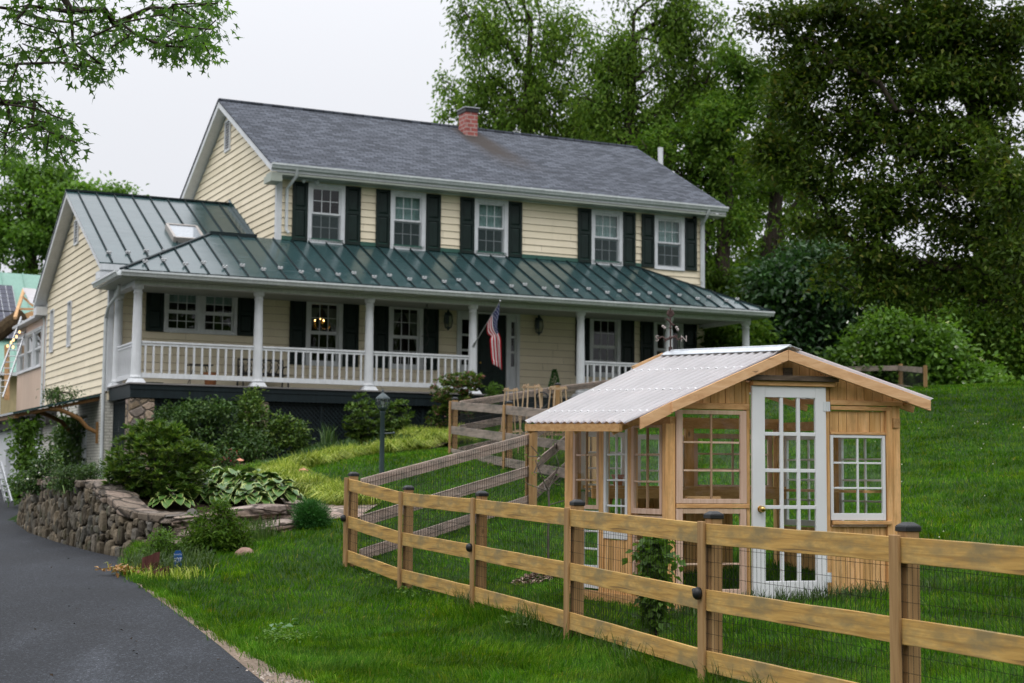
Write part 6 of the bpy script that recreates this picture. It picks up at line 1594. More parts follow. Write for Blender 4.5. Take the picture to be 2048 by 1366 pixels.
plant('maple_tree', 'maple boughs with pointed leaves hanging into the top left corner', 'tree', (bx_, by_, bz_), [(bx_, by_, bz_-.2), (bx_+.1, by_, .2), (bx_+.3, by_, 2.0), (bx_+.9, by_, 3.6), (bx_+1.8, by_, 5.0), (bx_+3.2, by_, 5.6), (bx_+4.6, by_-.1, 5.7)], ends, M['maple'], M['bark'], 19, .24, .105, .085, seed=21, step=.28, r_tip=.0014, r_max=.09, expo=2.9, leafdroop=.75, flat=.8, shape='palm', wig=.16)
# --- trees behind
def tree(name, lab, Y, specs, tx, tb, tt, mat, barkm, seed, leaf_n, sp, L, W, group=None, dens=1., r_max=.3, lean=0., clump=7, csp=.13, **kw):
    rng = np.random.default_rng(seed); ends = blob(specs, Y, rng, dens, clump, csp)
    b = P(tx, 955, Y); b.z = G(b.x, b.y) if Y < 66 else float(GN([[b.x, b.y]])[0])
    top = P(tx+lean, tt, Y); tr = [(b.x+(top.x-b.x)*f**1.4+.12*math.sin(f*7+seed), b.y+.12*math.cos(f*5), b.z-.3+(top.z-b.z+.3)*f) for f in np.linspace(0, 1, 9)]
    return plant(name, lab, cat='tree', base=tuple(b), trunk=tr, ends=ends, mat=mat, barkm=barkm, leaf_n=leaf_n, spread=sp, L=L, W=W, seed=seed, group=group, step=.9, r_tip=.012, r_max=r_max, **kw)
BG = 'trees behind the house'
tree('birch_tree', 'tall loose birch like tree rising behind the brick chimney', 62, [(1000,120,85,110,95),(960,50,50,50,36),(1060,60,70,80,60),(1110,160,50,110,55),(1145,70,40,70,30),(1165,190,40,60,30),(925,180,42,60,30),(900,230,26,40,14),(1010,-60,120,80,50),(1050,235,110,45,75),(1120,265,60,30,36)], 1060, 600, 40, M['birch'], M['bark'], 31, 28, .62, .22, .10, BG, dens=1.2, csp=.19, leafdroop=1.1, flat=1.5, droop=.03)
tree('birch_tree', 'tall feathery tree with drooping sprays right of the chimney tree', 58, [(1290,60,75,85,66),(1200,110,45,70,36),(1190,200,40,50,28),(1345,35,60,55,36),(1400,110,65,60,46),(1240,150,60,75,50),(1330,180,90,80,85),(1440,180,42,60,26),(1395,60,55,45,26),(1300,-50,110,70,46),(1210,230,60,60,46),(1290,260,80,45,55)], 1262, 600, 30, M['birch'], M['bark'], 32, 29, .60, .21, .095, BG, dens=1.3, csp=.19, leafdroop=1.1, flat=1.5, droop=.03)
tree('ash_tree', 'dense dark green tree above the right end of the shingle roof', 56, [(1410,250,70,60,70),(1350,290,80,40,60),(1440,330,60,60,55),(1400,370,50,60,40),(1500,160,40,45,22),(1475,120,35,35,14),(1480,220,40,50,28),(1455,420,50,70,40),(1425,500,40,80,34),(1440,570,45,40,24)], 1452, 600, 220, M['ash'], M['bark'], 33, 34, .66, .22, .11, BG, dens=1.35, csp=.17, leafdroop=.6, flat=.9)
tree('ash_tree', 'tree with pale pointed crown and dark forked trunk between roof and hill', 60, [(1545,140,40,40,26),(1535,200,60,50,40),(1570,260,70,60,46),(1510,300,50,50,28),(1590,360,70,60,30),(1520,400,40,40,14),(1500,560,60,30,18),(1620,450,60,50,24),(1560,520,70,40,26)], 1500, 640, 330, M['ash'], M['bark'], 34, 30, .66, .22, .11, BG, dens=1.1, csp=.17, leafdroop=.6, lean=60, r_max=.36)
tree('maple_tree', 'bright green leafy tree behind the green metal wing roof', 76, [(20,420,80,85,70),(90,400,80,60,70),(60,500,100,70,85),(160,400,65,45,50),(215,400,45,28,24),(150,480,70,50,50),(10,340,50,30,18),(245,392,22,14,8),(-80,430,90,120,40),(120,350,40,22,14)], 60, 700, 380, M['spring'], M['bark'], 35, 40, .85, .26, .15, None, dens=1.35, csp=.16, leafdroop=.4)
# --- the big dark tree at the right
ok = [(1560,35,50,30,40),(1640,20,80,30,55),(1720,60,80,50,90),(1620,95,80,35,62),(1800,40,100,50,120),(1900,40,100,50,120),(1990,50,80,60,100),(1700,150,100,50,100),(1620,190,70,50,62),(1560,160,40,40,22),(1810,140,100,60,130),(1930,150,100,70,140),(2020,180,50,90,80),
 (1600,270,80,40,62),(1700,260,90,50,88),(1820,250,90,60,100),(1930,270,100,60,120),(1560,330,60,40,36),(1650,350,80,40,55),(1750,350,80,50,66),(1860,360,90,50,80),(1960,380,90,60,100),(1700,430,70,40,40),(1800,440,80,40,55),(1900,470,90,50,70),(2000,480,70,60,70),(1640,430,60,40,26),
 (1760,510,70,40,50),(1840,550,80,40,60),(1930,560,80,40,60),(2010,590,60,40,40),(1700,560,60,40,30),(1790,600,70,30,36),(2150,250,90,250,120),(2025,430,35,110,70,-2.5),(2045,560,30,60,34,-2.5),(1985,330,40,60,34,-2),(1850,-60,250,60,120)]
rng = np.random.default_rng(41); ends = blob(ok, 34, rng, .84, 6, .17)
b = P(2130, 955, 34); b.z = G(b.x, b.y)
tr = [b+Vector((0, 0, -.3)), P(2110, 760, 34), P(2068, 600, 34), P(2022, 440, 34), P(1990, 330, 34), P(1965, 250, 34.2), P(1930, 170, 34.3), P(1905, 90, 34.2), P(1890, 0, 34), P(1880, -80, 34)]
tree('ash_tree', 'pale green tree filling the gap behind the roof ridge and the hill trees', 70, [(1190,250,60,40,50),(1150,290,70,30,50),(1250,320,70,40,50),(1480,330,70,60,70),(1560,420,80,60,80),(1470,480,70,60,60),(1600,300,60,60,44),(1650,480,60,60,50),(1540,560,90,50,60),(1380,220,70,50,44)], 1560, 700, 300, M['birch'], M['bark'], 36, 30, .8, .26, .13, BG, dens=1.2, leafdroop=.6)
plant('oak_tree', 'huge dark olive leaved tree with wide limbs filling the upper right', 'tree', tuple(b), [tuple(q) for q in tr], ends, M['oak'], M['bark'], 32, .62, .155, .075, seed=42, step=.6, r_tip=.0075, r_max=.36, leafdroop=.2, flat=.55, wig=.14)
# --- understory
def shrub(name, lab, cat, Y, specs, bx, bv, mat, seed, leaf_n, sp, L, W, group=None, dens=1., barkm=None, base=None, **kw):
    rng = np.random.default_rng(seed); ends = blob(specs, Y, rng, dens)
    if base is None: b = P(bx, bv, Y); b.z = G(b.x, b.y)
    else: b = Vector(base)
    ends[:, 2] = np.maximum(ends[:, 2], b.z+.06)
    top = ends[:, 2].max()-b.z; c = ends.mean(0)
    tr = [(b.x, b.y, b.z-.1), (b.x+.1*(c[0]-b.x), b.y, b.z+.12*top), (b.x+.3*(c[0]-b.x), b.y+.3*(c[1]-b.y), b.z+.28*top)]
    return plant(name, lab, cat, tuple(b), tr, ends, mat, barkm or M['bark'], leaf_n, sp, L, W, seed=seed, group=group, **kw)
UG = 'shrubs at the wood edge'
o_ = dict(step=.5, r_tip=.008, r_max=.12)
shrub('glossy_shrub', 'tall dark glossy shrub between the porch corner and the hill', 'shrub', 49, [(1590,560,80,55,90),(1650,610,90,70,110),(1560,640,60,70,66),(1610,690,90,50,80),(1700,560,50,50,40),(1700,640,50,60,44),(1640,520,50,30,30)], 1620, 740, M['glossy'], 51, 60, .8, .24, .12, UG, **o_)
shrub('leafy_bush', 'mid green bush behind the right porch column', 'shrub', 47.5, [(1450,680,60,40,70),(1420,700,40,40,36),(1500,670,40,40,36),(1470,640,30,20,14)], 1460, 740, M['ash'], 52, 50, .6, .2, .10, UG, **o_)
shrub('flowering_bush', 'bright green bush dotted with white flowers on the hill', 'shrub', 47, [(1790,690,70,40,84),(1860,700,70,50,90),(1740,720,60,40,55),(1900,750,60,35,60),(1830,760,60,30,40),(1700,740,45,30,26),(1960,770,45,25,30),(1770,650,40,20,22)], 1830, 790, M['spring'], 53, 64, .75, .19, .12, UG, mats2=(M['whiteflower'], .014, .8), **o_)
shrub('leafy_bush', 'dark green thicket at the right edge of the hill', 'shrub', 51, [(1990,680,80,70,120),(2050,640,60,90,80),(1950,640,60,40,50),(2030,740,60,40,60),(2080,720,60,60,40),(1930,700,40,40,26)], 2000, 780, M['ash'], 54, 60, .8, .2, .11, UG, **o_)
# distant wood that closes the view
rng = np.random.default_rng(60); N = 60000
uu = rng.uniform(1380, 2500, N); vv = 600+rng.uniform(-110, 180, N)-20*np.sin(uu/60); YY = rng.uniform(60, 68, N)
keepm = vv > 520+25*np.sin(uu/47)+18*np.sin(uu/19)
uu, vv, YY = uu[keepm], vv[keepm], YY[keepm]; N = len(uu)
Pn = np.array([tuple(P(a, b, c)) for a, b, c in zip(uu, vv, YY)])
wd = leaves('distant_wood', Pn, unit(N, rng)-np.array([0, 0, .4]), unit(N, rng)+np.array([0, 0, .8]), .42*rng.uniform(.6, 1.2, N), .22*rng.uniform(.6, 1.2, N), M['ash']); wd['kind'] = 'stuff'; tag(wd, 'dark green wood closing the view beyond the hill', 'wood')

# unseen wood added behind the camera: it shades the low southern sky and shows in the panes
rngb = np.random.default_rng(61); N = 26000
Xw = rngb.uniform(-75, 75, N); top_ = 19+3.5*np.sin(Xw*.21)+2.5*np.sin(Xw*.53+1); Zw = -1.6+rngb.uniform(0, 1, N)**.8*top_; Yw = -30+rngb.uniform(-4, 4, N)
wb = leaves('sky_blocking_wood', np.column_stack([Xw, Yw, Zw]), unit(N, rngb)-np.array([0, 0, .4]), unit(N, rngb)+np.array([0, .6, .5]), 1.1*rngb.uniform(.6, 1.2, N), .7*rngb.uniform(.6, 1.2, N), M['ash']); wb['kind'] = 'stuff'; tag(wb, 'unseen wood added behind the camera to block the low sky', 'wood')

# --- garden bed shrubs
BG2 = 'shrubs in the garden bed'
s_ = dict(step=.16, r_tip=.0035, r_max=.035)
def bedshrub(name, lab, u, v, specs, mat, seed, leaf_n, sp, L, W, **kw):
    b = gp(u, v)
    if b.y > 45: q = HL(HI(u, v, 1, -PD-1.15)); b = Vector((q.x, q.y, min(q.z, G(q.x, q.y))))
    kk = dict(s_); kk.update(kw)
    return shrub(name, lab, 'shrub', b.y, specs, u, v, mat, seed, leaf_n, sp, L, W, BG2, base=b, **kk)
bedshrub('rhododendron', 'large rounded rhododendron bush at the top of the curved stone wall', 315, 1003, [(310,925,100,62,200),(300,875,55,32,80),(240,950,40,40,44),(380,930,45,50,60),(330,975,80,25,60),(270,985,40,20,24),(345,868,30,16,22),(410,915,22,22,14)], M['rhodo'], 71, 17, .13, .115, .044, rosette=True, leafdroop=.0, outward=.35)
bedshrub('shade_shrub', 'dark spreading shrub under the left half of the porch', 400, 925, [(380,840,70,38,110),(440,880,90,50,140),(350,870,40,45,60),(500,900,60,35,70),(420,815,60,20,44),(340,830,30,22,24)], M['darkshrub'], 72, 20, .2, .10, .05)
bedshrub('shade_shrub', 'upright light tipped shrub hiding the second stone pier', 520, 915, [(500,812,30,28,40),(520,850,60,38,90),(570,860,45,30,54),(490,880,50,40,60),(585,885,35,25,34),(505,790,16,14,14)], M['rhodo'], 73, 18, .17, .10, .05)
bedshrub('azalea_bush', 'light green azalea bush left of the lamp post lantern', 725, 880, [(722,838,42,50,120),(735,865,42,26,70)], M['rhodo'], 74, 18, .12, .1, .04, rosette=True, leafdroop=0)
bedshrub('azalea_bush', 'light green azalea bush right of the lamp post lantern', 790, 878, [(790,842,40,46,120),(785,865,42,24,70)], M['rhodo'], 75, 18, .12, .1, .04, rosette=True, leafdroop=0)
bedshrub('flowering_rhododendron', 'rhododendron with fading pink blossoms beside the porch steps', 910, 850, [(905,785,45,38,80),(940,765,28,25,36),(885,810,25,30,26),(930,820,50,20,40),(880,840,25,35,30),(960,815,25,14,24)], M['rhodo'], 76, 24, .15, .11, .045, rosette=True, leafdroop=0, mats2=(M['pinkleaf'], .20, .8))
bedshrub('boxwood_bush', 'small rounded green bush in front of the porch door', 985, 815, [(988,780,16,14,30),(985,798,18,12,24)], M['spring'], 77, 18, .12, .06, .03)
bedshrub('juniper_ball', 'small dense ball of dark green needles by the stone path', 622, 1058, [(621,1030,36,26,120),(625,1045,34,16,50)], M['juniper'], 78, 60, .10, .075, .008, leafdroop=-.5, outward=.9)
bedshrub('leafy_weed', 'tall feathery weed bush in front of the low stone wall', 430, 1105, [(425,1060,52,42,90),(440,1085,58,28,80),(400,1095,34,28,40),(445,1020,14,16,14),(475,1070,28,28,30)], M['ash'], 79, 26, .16, .075, .026, leafdroop=.1)
bedshrub('leafy_weed', 'fine stemmed weed between the blue sign and the stone wall', 325, 1120, [(325,1085,27,26,34),(345,1100,22,18,22),(305,1105,18,16,16)], M['spring'], 80, 24, .13, .06, .018, leafdroop=.1)
bedshrub('juniper_bush', 'low spreading yellow green juniper behind the stone wall', 155, 985, [(150,950,40,20,40),(120,965,30,16,22),(190,945,25,14,18)], M['darkshrub'], 81, 40, .16, .07, .014, leafdroop=-.1)
bedshrub('rose_bush', 'white flowered rose bush at the far end of the stone wall', 85, 1000, [(90,940,28,26,40),(60,985,25,20,26),(105,915,14,20,12),(40,1000,16,12,10)], M['darkshrub'], 82, 26, .2, .07, .035, mats2=(M['whiteflower'], .03, .8))
bedshrub('azalea_bush', 'small azalea with red blossoms in the shade of the porch', 460, 945, [(455,915,26,16,24),(440,925,16,10,10)], M['darkshrub'], 83, 16, .15, .07, .03, mats2=(M['redflower'], .12, .7))
# ivy on the awning post and tuft on the awning
iv = HL((-WW-.35, 6.3, -2.9)); sp_ = []
iv = HL((-WW-1.75, 1.2, -2.9)); ends = [tuple(HL((-WW-1.75+rg.normal()*.17, 1.2+rg.normal()*.3, z))) for z in rg.uniform(-2.8, -.85, 120)]
plant('ivy', 'green ivy climbing the awning post by the basement door', 'plant', tuple(iv), [tuple(iv), tuple(HL((-WW-1.75, 1.2, -1.8))), tuple(HL((-WW-1.75, 1.2, -.9)))], ends, M['spring'], M['bark'], 26, .26, .11, .08, seed=85, step=.3, r_tip=.004, r_max=.04)
tf = HL((-WW-.95, 1.3, -.38)); ends = [tuple(HL((-WW-.95+rg.normal()*.24, 1.4+rg.normal()*.35, z))) for z in rg.uniform(-.4, .0, 46)]
plant('climbing_plant', 'tuft of wiry climber spilling over the green awning', 'plant', tuple(tf), [tuple(tf), tuple(HL((-WW-.95, 1.35, -.1)))], ends, M['darkshrub'], M['bark'], 16, .24, .09, .04, seed=86, step=.2, r_tip=.004, r_max=.03)
iv2 = HL((-WW-.6, 4.4, -2.9)); ends = [tuple(HL((-WW-.12+rg.normal()*.06, 4.3+rg.normal()*.75, z))) for z in rg.uniform(-2.8, -.7, 230)]  # dense dark leaves stand in for the deep shade of an opening
plant('ivy', 'ivy on the basement wall, dark leaves spread to stand in for a shaded opening', 'plant', tuple(iv2), [tuple(iv2), tuple(HL((-WW-.14, 4.4, -1.6)))], ends, M['darkshrub'], M['bark'], 30, .3, .11, .08, seed=87, step=.3, r_tip=.004, r_max=.04)
# vine on the fence, bare sapling with mulch ring
vb = P(1312, 1262, 12.9); vb.z = G(vb.x, vb.y)
ends = [tuple(P(1310+rg.normal()*22*(.6+.4*math.sin(v_/25)), v_, 12.9+rg.normal()*.06)) for v_ in rg.uniform(1072, 1252, 110)]
plant('climbing_vine', 'leafy green vine climbing in front of the greenhouse side', 'plant', tuple(vb), [tuple(vb), tuple(P(1312, 1180, 12.9)), tuple(P(1308, 1090, 12.9))], ends, M['spring'], M['bark'], 12, .10, .075, .06, seed=88, step=.1, r_tip=.0025, r_max=.012, leafdroop=.7)
sb = P(1097, 1100, 17.8); sb.z = G(sb.x, sb.y)
ends = [tuple(P(1095+rg.normal()*26, v_, 17.8+rg.normal()*.15)) for v_ in rg.uniform(880, 1000, 16)]
plant('sapling', 'thin bare grey sapling beside the greenhouse', 'tree', tuple(sb), [tuple(sb+Vector((0, 0, -.1))), tuple(P(1096, 1060, 17.8)), tuple(P(1098, 1010, 17.8)), tuple(P(1097, 980, 17.8))], ends, M['spring'], M['barkg'], 3, .07, .035, .018, seed=89, step=.12, r_tip=.0022, r_max=.013, wig=.05)
# pebble and bark mound at its foot
N = 900; an = rng.uniform(0, 2*PI, N); rr_ = np.sqrt(rng.uniform(0, 1, N))*.42; x_ = sb.x+rr_*np.cos(an); y_ = sb.y+rr_*np.sin(an)
Pn = np.column_stack([x_, y_, GN(np.column_stack([x_, y_]))+.10*(1-rr_/.42)+.02])
mo = leaves('bark_mulch', Pn, unit(N, rng)*np.array([1, 1, .3]), unit(N, rng)*.4+np.array([0, 0, 1.]), rng.uniform(.03, .07, N), rng.uniform(.02, .04, N), leafmat('bark_chip', [(0, (.12, .07, .045)), (.5, (.26, .16, .11)), (1, (.40, .28, .2))], .02), fold=.1); mo['kind'] = 'stuff'; tag(mo, 'ring of bark chips around the bare sapling', 'mulch')
pc = porch_thing('potted_conifer', 'small dark conical shrub in a pot beside the door', 'plant', (7.3, -2.0, 0))
MB().lathe((0, 0, 0), [(.09, 0), (.13, .22), (.14, .24), (.12, .24)], 14).build('pot_body', M['black'], pc, smooth=True)
N = 900; zz_ = rng.uniform(0, 1, N); an = rng.uniform(0, 2*PI, N); r_ = .13*(1-zz_)**.8+.01
leaves('foliage', np.column_stack([r_*np.cos(an), r_*np.sin(an), .25+zz_*.5]), np.column_stack([np.cos(an), np.sin(an), np.full(N, .8)]), unit(N, rng), np.full(N, .06), np.full(N, .02), M['juniper'], pc)

# --- hostas: rosettes of broad pale-edged leaves
def hosta(u, v, r, n, seed, lab):
    b = gp(u, v); rng = np.random.default_rng(seed); t = thing('hosta', lab, 'plant', b, 0, 'hostas in the bed')
    V = []; Fc = []; A = []
    for i in range(n):
        ring = ((i+.5)/n)**.6; az = i*2.399+rng.uniform(-.35, .35); L = r*rng.uniform(.50, .68); Wd = L*rng.uniform(.42, .5)
        d = np.array([math.cos(az), math.sin(az), 0]); s = np.array([-d[1], d[0], 0]); k0 = len(V); nl, nw = 8, 6
        b0 = d*r*ring*.62+np.array([0, 0, r*(.30+.55*(1-ring))*rng.uniform(.85, 1.15)]); sl0 = .55-.75*ring+rng.uniform(-.15, .15); tw = rng.uniform(-.25, .25)
        for a in range(nl+1):
            f = a/nl; x = L*f; z = sl0*x - .95*f*f*L*.55; hw = Wd*(math.sin(PI*f**.8)**.8 if 0 < f < 1 else .02)
            for c in range(nw+1):
                g = c/nw*2-1; V.append(b0+d*x+s*hw*g+np.array([0, 0, z+abs(g)**1.4*hw*.30+tw*hw*g+.008*math.sin(f*14)*abs(g)])); A.append(max(abs(g), (f-.80)*4.5 if f > .8 else 0))
        for a in range(nl):
            for c in range(nw): q = k0+a*(nw+1)+c; Fc.append((q, q+1, q+nw+2, q+nw+1))
    o = np_mesh('leaf_rosette', np.array(V), np.array(Fc), M['hosta'], t, smooth=True)
    at = o.data.attributes.new('rim', 'FLOAT', 'POINT'); at.data.foreach_set('value', np.array(A, np.float32))
hl_ = [(345, 1015, .34, 40, 'hosta with yellow edged leaves beside the rhododendron at the wall corner'), (395, 1000, .36, 42, 'hosta with pale edges, second from the wall corner'), (445, 1008, .34, 40, 'hosta in the middle of the low stone wall, at the front'), (475, 985, .40, 46, 'hosta in the middle of the bed, behind the front one'), (520, 990, .42, 46, 'largest hosta, below the near end of the yellow grass'), (560, 1005, .38, 44, 'rightmost hosta beside the flagstone path'), (420, 975, .36, 40, 'hosta at the back next to the path light'), (500, 1012, .34, 40, 'hosta at the front edge between the middle and the rightmost')]
for i, h_ in enumerate(hl_): hosta(*h_[:4], 90+i, h_[4])

# --- blades of grass
def blades(name, xy, z, h, w, rng, mat, lean=.45, droop=.35, parent=None, off=None, az=None):
    n = len(xy); az = rng.uniform(0, 2*PI, n) if az is None else az; d = np.column_stack([np.cos(az), np.sin(az), np.zeros(n)]); s = np.column_stack([-d[:, 1], d[:, 0], np.zeros(n)])
    fa = rng.uniform(-.8, .8, n); s = np.column_stack([np.cos(fa), np.sin(fa), np.zeros(n)])   # blade faces vary
    h = h[:, None]; w = w[:, None]; ln = (rng.uniform(.1, 1., n)*lean)[:, None]
    p0 = np.column_stack([xy, z]); up = np.array([[0, 0, 1.]])
    p1 = p0+up*h*.55+d*h*ln*.35; p2 = p0+up*h*(1-droop*ln)+d*h*ln
    V = np.stack([p0-s*w*.5, p0+s*w*.5, p1-s*w*.42, p1+s*w*.42, p2], 1).reshape(-1, 3); b = np.arange(n)[:, None]*5
    Fc = np.concatenate([b+np.array([[0, 1, 3]]), b+np.array([[0, 3, 2]]), b+np.array([[2, 3, 4]])], 0)
    if off is not None: V = V-np.array(off)
    return np_mesh(name, V, Fc, mat, parent)
rng = np.random.default_rng(100)
xs, ys, dens = [], [], []
Y0, Y1 = 6.5, 62.
NB = 600000
tt = rng.uniform(0, 1, NB); Yb = Y0*(Y1/Y0)**tt
half = Yb*(1040/F_PX)
Xb = rng.uniform(-1, 1, NB)*half*1.4
xy = np.column_stack([Xb, Yb])
gh_poly = [tuple((GB+q).xy) for q in (gx*.06, gx*(GWID-.06), gx*(GWID-.06)+gs*(GLEN-.05), gx*.06+gs*(GLEN-.05))]
hs_poly = [tuple(HL(q).xy) for q in ((-WW-.5, -PD-.1, 0), (L_+.6, -PD-.1, 0), (L_+.6, D_, 0), (-WW-.5, D_+3, 0))]
bad = inpoly(xy, DRIVE)|inpoly(xy, BED)|inpoly(xy, PATH)|inpoly(xy, hs_poly)
shp = inpoly(xy, DRIVE_EDGE[:8]+SHOULDER_OUT[::-1]); dse = np.full(NB, 9.); DE = np.array(DRIVE_EDGE)
for a, b in zip(DE, DE[1:]):
    ab = b-a; t_ = np.clip(((xy-a)@ab)/(ab@ab), 0, 1); dse = np.minimum(dse, np.linalg.norm(xy-(a+t_[:, None]*ab), axis=1))
bad |= shp & (rng.uniform(size=NB) > .04+.5*np.clip((dse-.12)/.6, 0, 1)*(np.sin(xy[:, 0]*11)+np.sin(xy[:, 1]*7) > .2))
bad |= (Xb < -6) & (Yb > 30) | (Xb < -14)
for a, b in zip(WALL, WALL[1:]):
    a = np.array(a[:2]); ab = np.array(b[:2])-a; t_ = np.clip(((xy-a)@ab)/(ab@ab), 0, 1); bad |= np.linalg.norm(xy-(a+t_[:, None]*ab), axis=1) < .5
xy = xy[~bad]; Yb = xy[:, 1]; z = GN(xy); n = len(xy)
patch = .5+.5*np.sin(xy[:, 0]*1.7+np.sin(xy[:, 1]*.9)*2)*np.sin(xy[:, 1]*1.3+xy[:, 0]*.6)
# longer unmown grass along the front fence line and around the greenhouse
fx = np.array([(q.x, q.y) for q in front]); dmin = np.full(n, 9.)
for a, b in zip(fx, fx[1:]):
    ab = b-a; t_ = np.clip(((xy-a)@ab)/(ab@ab), 0, 1); dmin = np.minimum(dmin, np.linalg.norm(xy-(a+t_[:, None]*ab), axis=1))
tall = np.exp(-(dmin/.28)**2)*(xy[:, 1] < 17.5)
h = (.055+.035*rng.uniform(size=n)+.02*patch)*(1+1.15*tall*rng.uniform(.2, 1, n)); w = np.clip(Yb*.00042, .0032, .02)*rng.uniform(.7, 1.3, n); h = np.maximum(h, w*4)
azp = 2.2*np.sin(xy[:, 0]*2.3+1.7*np.sin(xy[:, 1]*1.9))+1.5*np.sin(xy[:, 1]*3.1+xy[:, 0]*1.3)+rng.normal(size=n)*.9     # blades lie over in drifts
h *= .8+.45*(.5+.5*np.sin(xy[:, 0]*6.1+2*np.sin(xy[:, 1]*4.3))*np.sin(xy[:, 1]*5.2+1))
gr = blades('lawn_grass', xy, z-.01, h, w, rng, M['grass'], 1.1, .45, az=azp); gr['kind'] = 'stuff'; tag(gr, 'mown green lawn grass', 'grass')
# seed stalks and long tufts by the posts
N = 5200; ii = rng.integers(0, 5, N); f = rng.uniform(0, 1, N)[:, None]; a = fx[ii]; b = fx[ii+1]; q = a+(b-a)*f+rng.normal(size=(N, 2))*np.array([.10, .10])
cl = np.sin(q[:, 0]*9)+np.sin(q[:, 1]*7.3+1)+.6*np.sin(q[:, 0]*23); q = q[(cl > .5) & (q[:, 1] > 9) & (q[:, 1] < 16.8)]; n = len(q)
tg = blades('tall_grass', q, GN(q)-.01, rng.uniform(.14, .34, n), rng.uniform(.004, .007, n), rng, M['tallgrass'], 1.0, .55); tg['kind'] = 'stuff'; tag(tg, 'long uncut grass along the foot of the front fence', 'grass')
q = np.column_stack([rng.uniform(1.3, 4.0, 5000), rng.uniform(13.9, 15.4, 5000)]); 
def dist_front(q): return (q-np.array([GB.x, GB.y]))@np.array([gn.x, gn.y])
dd = dist_front(q); q = q[(dd > .03) & (dd < .30)]; n = len(q)
tg = blades('tall_grass', q, GN(q)-.01, rng.uniform(.10, .22, n), rng.uniform(.005, .008, n), rng, M['tallgrass'], .9, .5); tg['kind'] = 'stuff'; tag(tg, 'long grass against the front wall of the greenhouse', 'grass')
# fringe of longer grass leaning over the edge of the verge and the asphalt
SO = np.array(SHOULDER_OUT[1:]+DRIVE_EDGE[-3:]); N = 5200; k = rng.integers(0, len(SO)-1, N); a = SO[k]; b = SO[k+1]; q = a+(b-a)*rng.uniform(0, 1, N)[:, None]
q[:, 0] += rng.normal(size=N)*.05+.03+.07*np.sin(q[:, 1]*5.3)*np.sin(q[:, 1]*12.1+1); n = len(q)
tg = blades('tall_grass', q, np.maximum(GN(q), drive_z(q[:, 0], q[:, 1]))-.01, rng.uniform(.06, .15, n), rng.uniform(.004, .007, n), rng, M['grass'], 1.2, .6, az=rng.normal(size=n)*1.1+PI); tg['kind'] = 'stuff'; tag(tg, 'fringe of grass hanging over the edge of the driveway', 'grass')
# clover heads on the hill lawn
N = 90; q = np.column_stack([rng.uniform(4.6, 11, N), rng.uniform(15, 34, N)]); zc = GN(q)+.10
m = MB()
for (x, y), z_ in zip(q, zc): m.ball((x, y, z_), .005+.0002*y, 5, 3)
cv = m.build('clover', M['whiteflower'], None); cv['kind'] = 'stuff'; tag(cv, 'scattered white clover heads in the hill lawn', 'clover')
# loose pebbles on the verge and along the crumbling asphalt edge
N = 2600; f = rng.uniform(0, 1, N)**.7; k = rng.integers(0, 6, N); DEa = np.array(DRIVE_EDGE); a = DEa[k]; b = DEa[k+1]; q = a+(b-a)*rng.uniform(0, 1, N)[:, None]; wid = np.interp(q[:, 1], [7, 10, 13, 17], [.85, .6, .2, .06]); q[:, 0] += rng.uniform(-.06, 1, N)*wid
V = []; Fq = []; zq = GN(q)
for (x, y), z_ in zip(q, zq):
    r = rng.uniform(.004, .013); k0 = len(V); e = rng.uniform(.6, 1.3, 5)
    V += [(x+r*e[0], y, z_+.012), (x, y+r*e[1], z_+.012), (x-r*e[2], y, z_+.012), (x, y-r*e[3], z_+.012), (x, y, z_+.014+r*e[4]*.8)]
    Fq += [(k0, k0+1, k0+4), (k0+1, k0+2, k0+4), (k0+2, k0+3, k0+4), (k0+3, k0, k0+4)]
pb = np_mesh('pebbles', np.array(V), np.array(Fq), leafmat('pebble', [(0, (.08, .07, .065)), (.5, (.22, .18, .15)), (1, (.42, .36, .31))], .0, .9, .1)); pb['kind'] = 'stuff'; tag(pb, 'loose pebbles on the sandy verge of the driveway', 'pebbles')
# yellow striped border grass: two rows
def border(lab, pix, wid, n_t, seed):
    rng = np.random.default_rng(seed); pts = [gp(u, v) for u, v in pix]; L = np.array([(p_.x, p_.y) for p_ in pts]); seg = np.linalg.norm(np.diff(L, axis=0), axis=1); cum = np.concatenate([[0], np.cumsum(seg)])
    s = np.sort(rng.uniform(0, cum[-1], n_t)); k = np.clip(np.searchsorted(cum, s)-1, 0, len(seg)-1); f = ((s-cum[k])/seg[k])[:, None]; c = L[k]+(L[k+1]-L[k])*f; d = (L[k+1]-L[k])/seg[k][:, None]; nrm = np.column_stack([-d[:, 1], d[:, 0]]); c = c+nrm*(rng.uniform(-1, 1, n_t)*wid)[:, None]
    nb = 64; of_ = rng.normal(size=(n_t*nb, 2)); cc = np.repeat(c, nb, 0)+of_*.04; zz = np.array([G(x, y) for x, y in c]); zz = np.repeat(zz, nb)
    n = len(cc); o = blades('border_grass', cc, zz, rng.uniform(.26, .44, n), rng.uniform(.011, .018, n), rng, M['liriope'], 1.25, .75, az=np.arctan2(of_[:, 1], of_[:, 0])); o['kind'] = 'stuff'; tag(o, lab, 'border grass')
border('yellow striped border grass along the far edge of the lawn strip', [(560, 948), (620, 935), (700, 918), (780, 905), (860, 893), (930, 880)], .13, 135, 110)
border('yellow striped border grass along the flagstone path', [(548, 955), (580, 972), (620, 985), (660, 1000), (710, 1013), (760, 1012)], .20, 130, 111)
border('yellow green grass tufts beside the lamp post shrubs', [(820, 878), (850, 880), (870, 878)], .15, 26, 112)
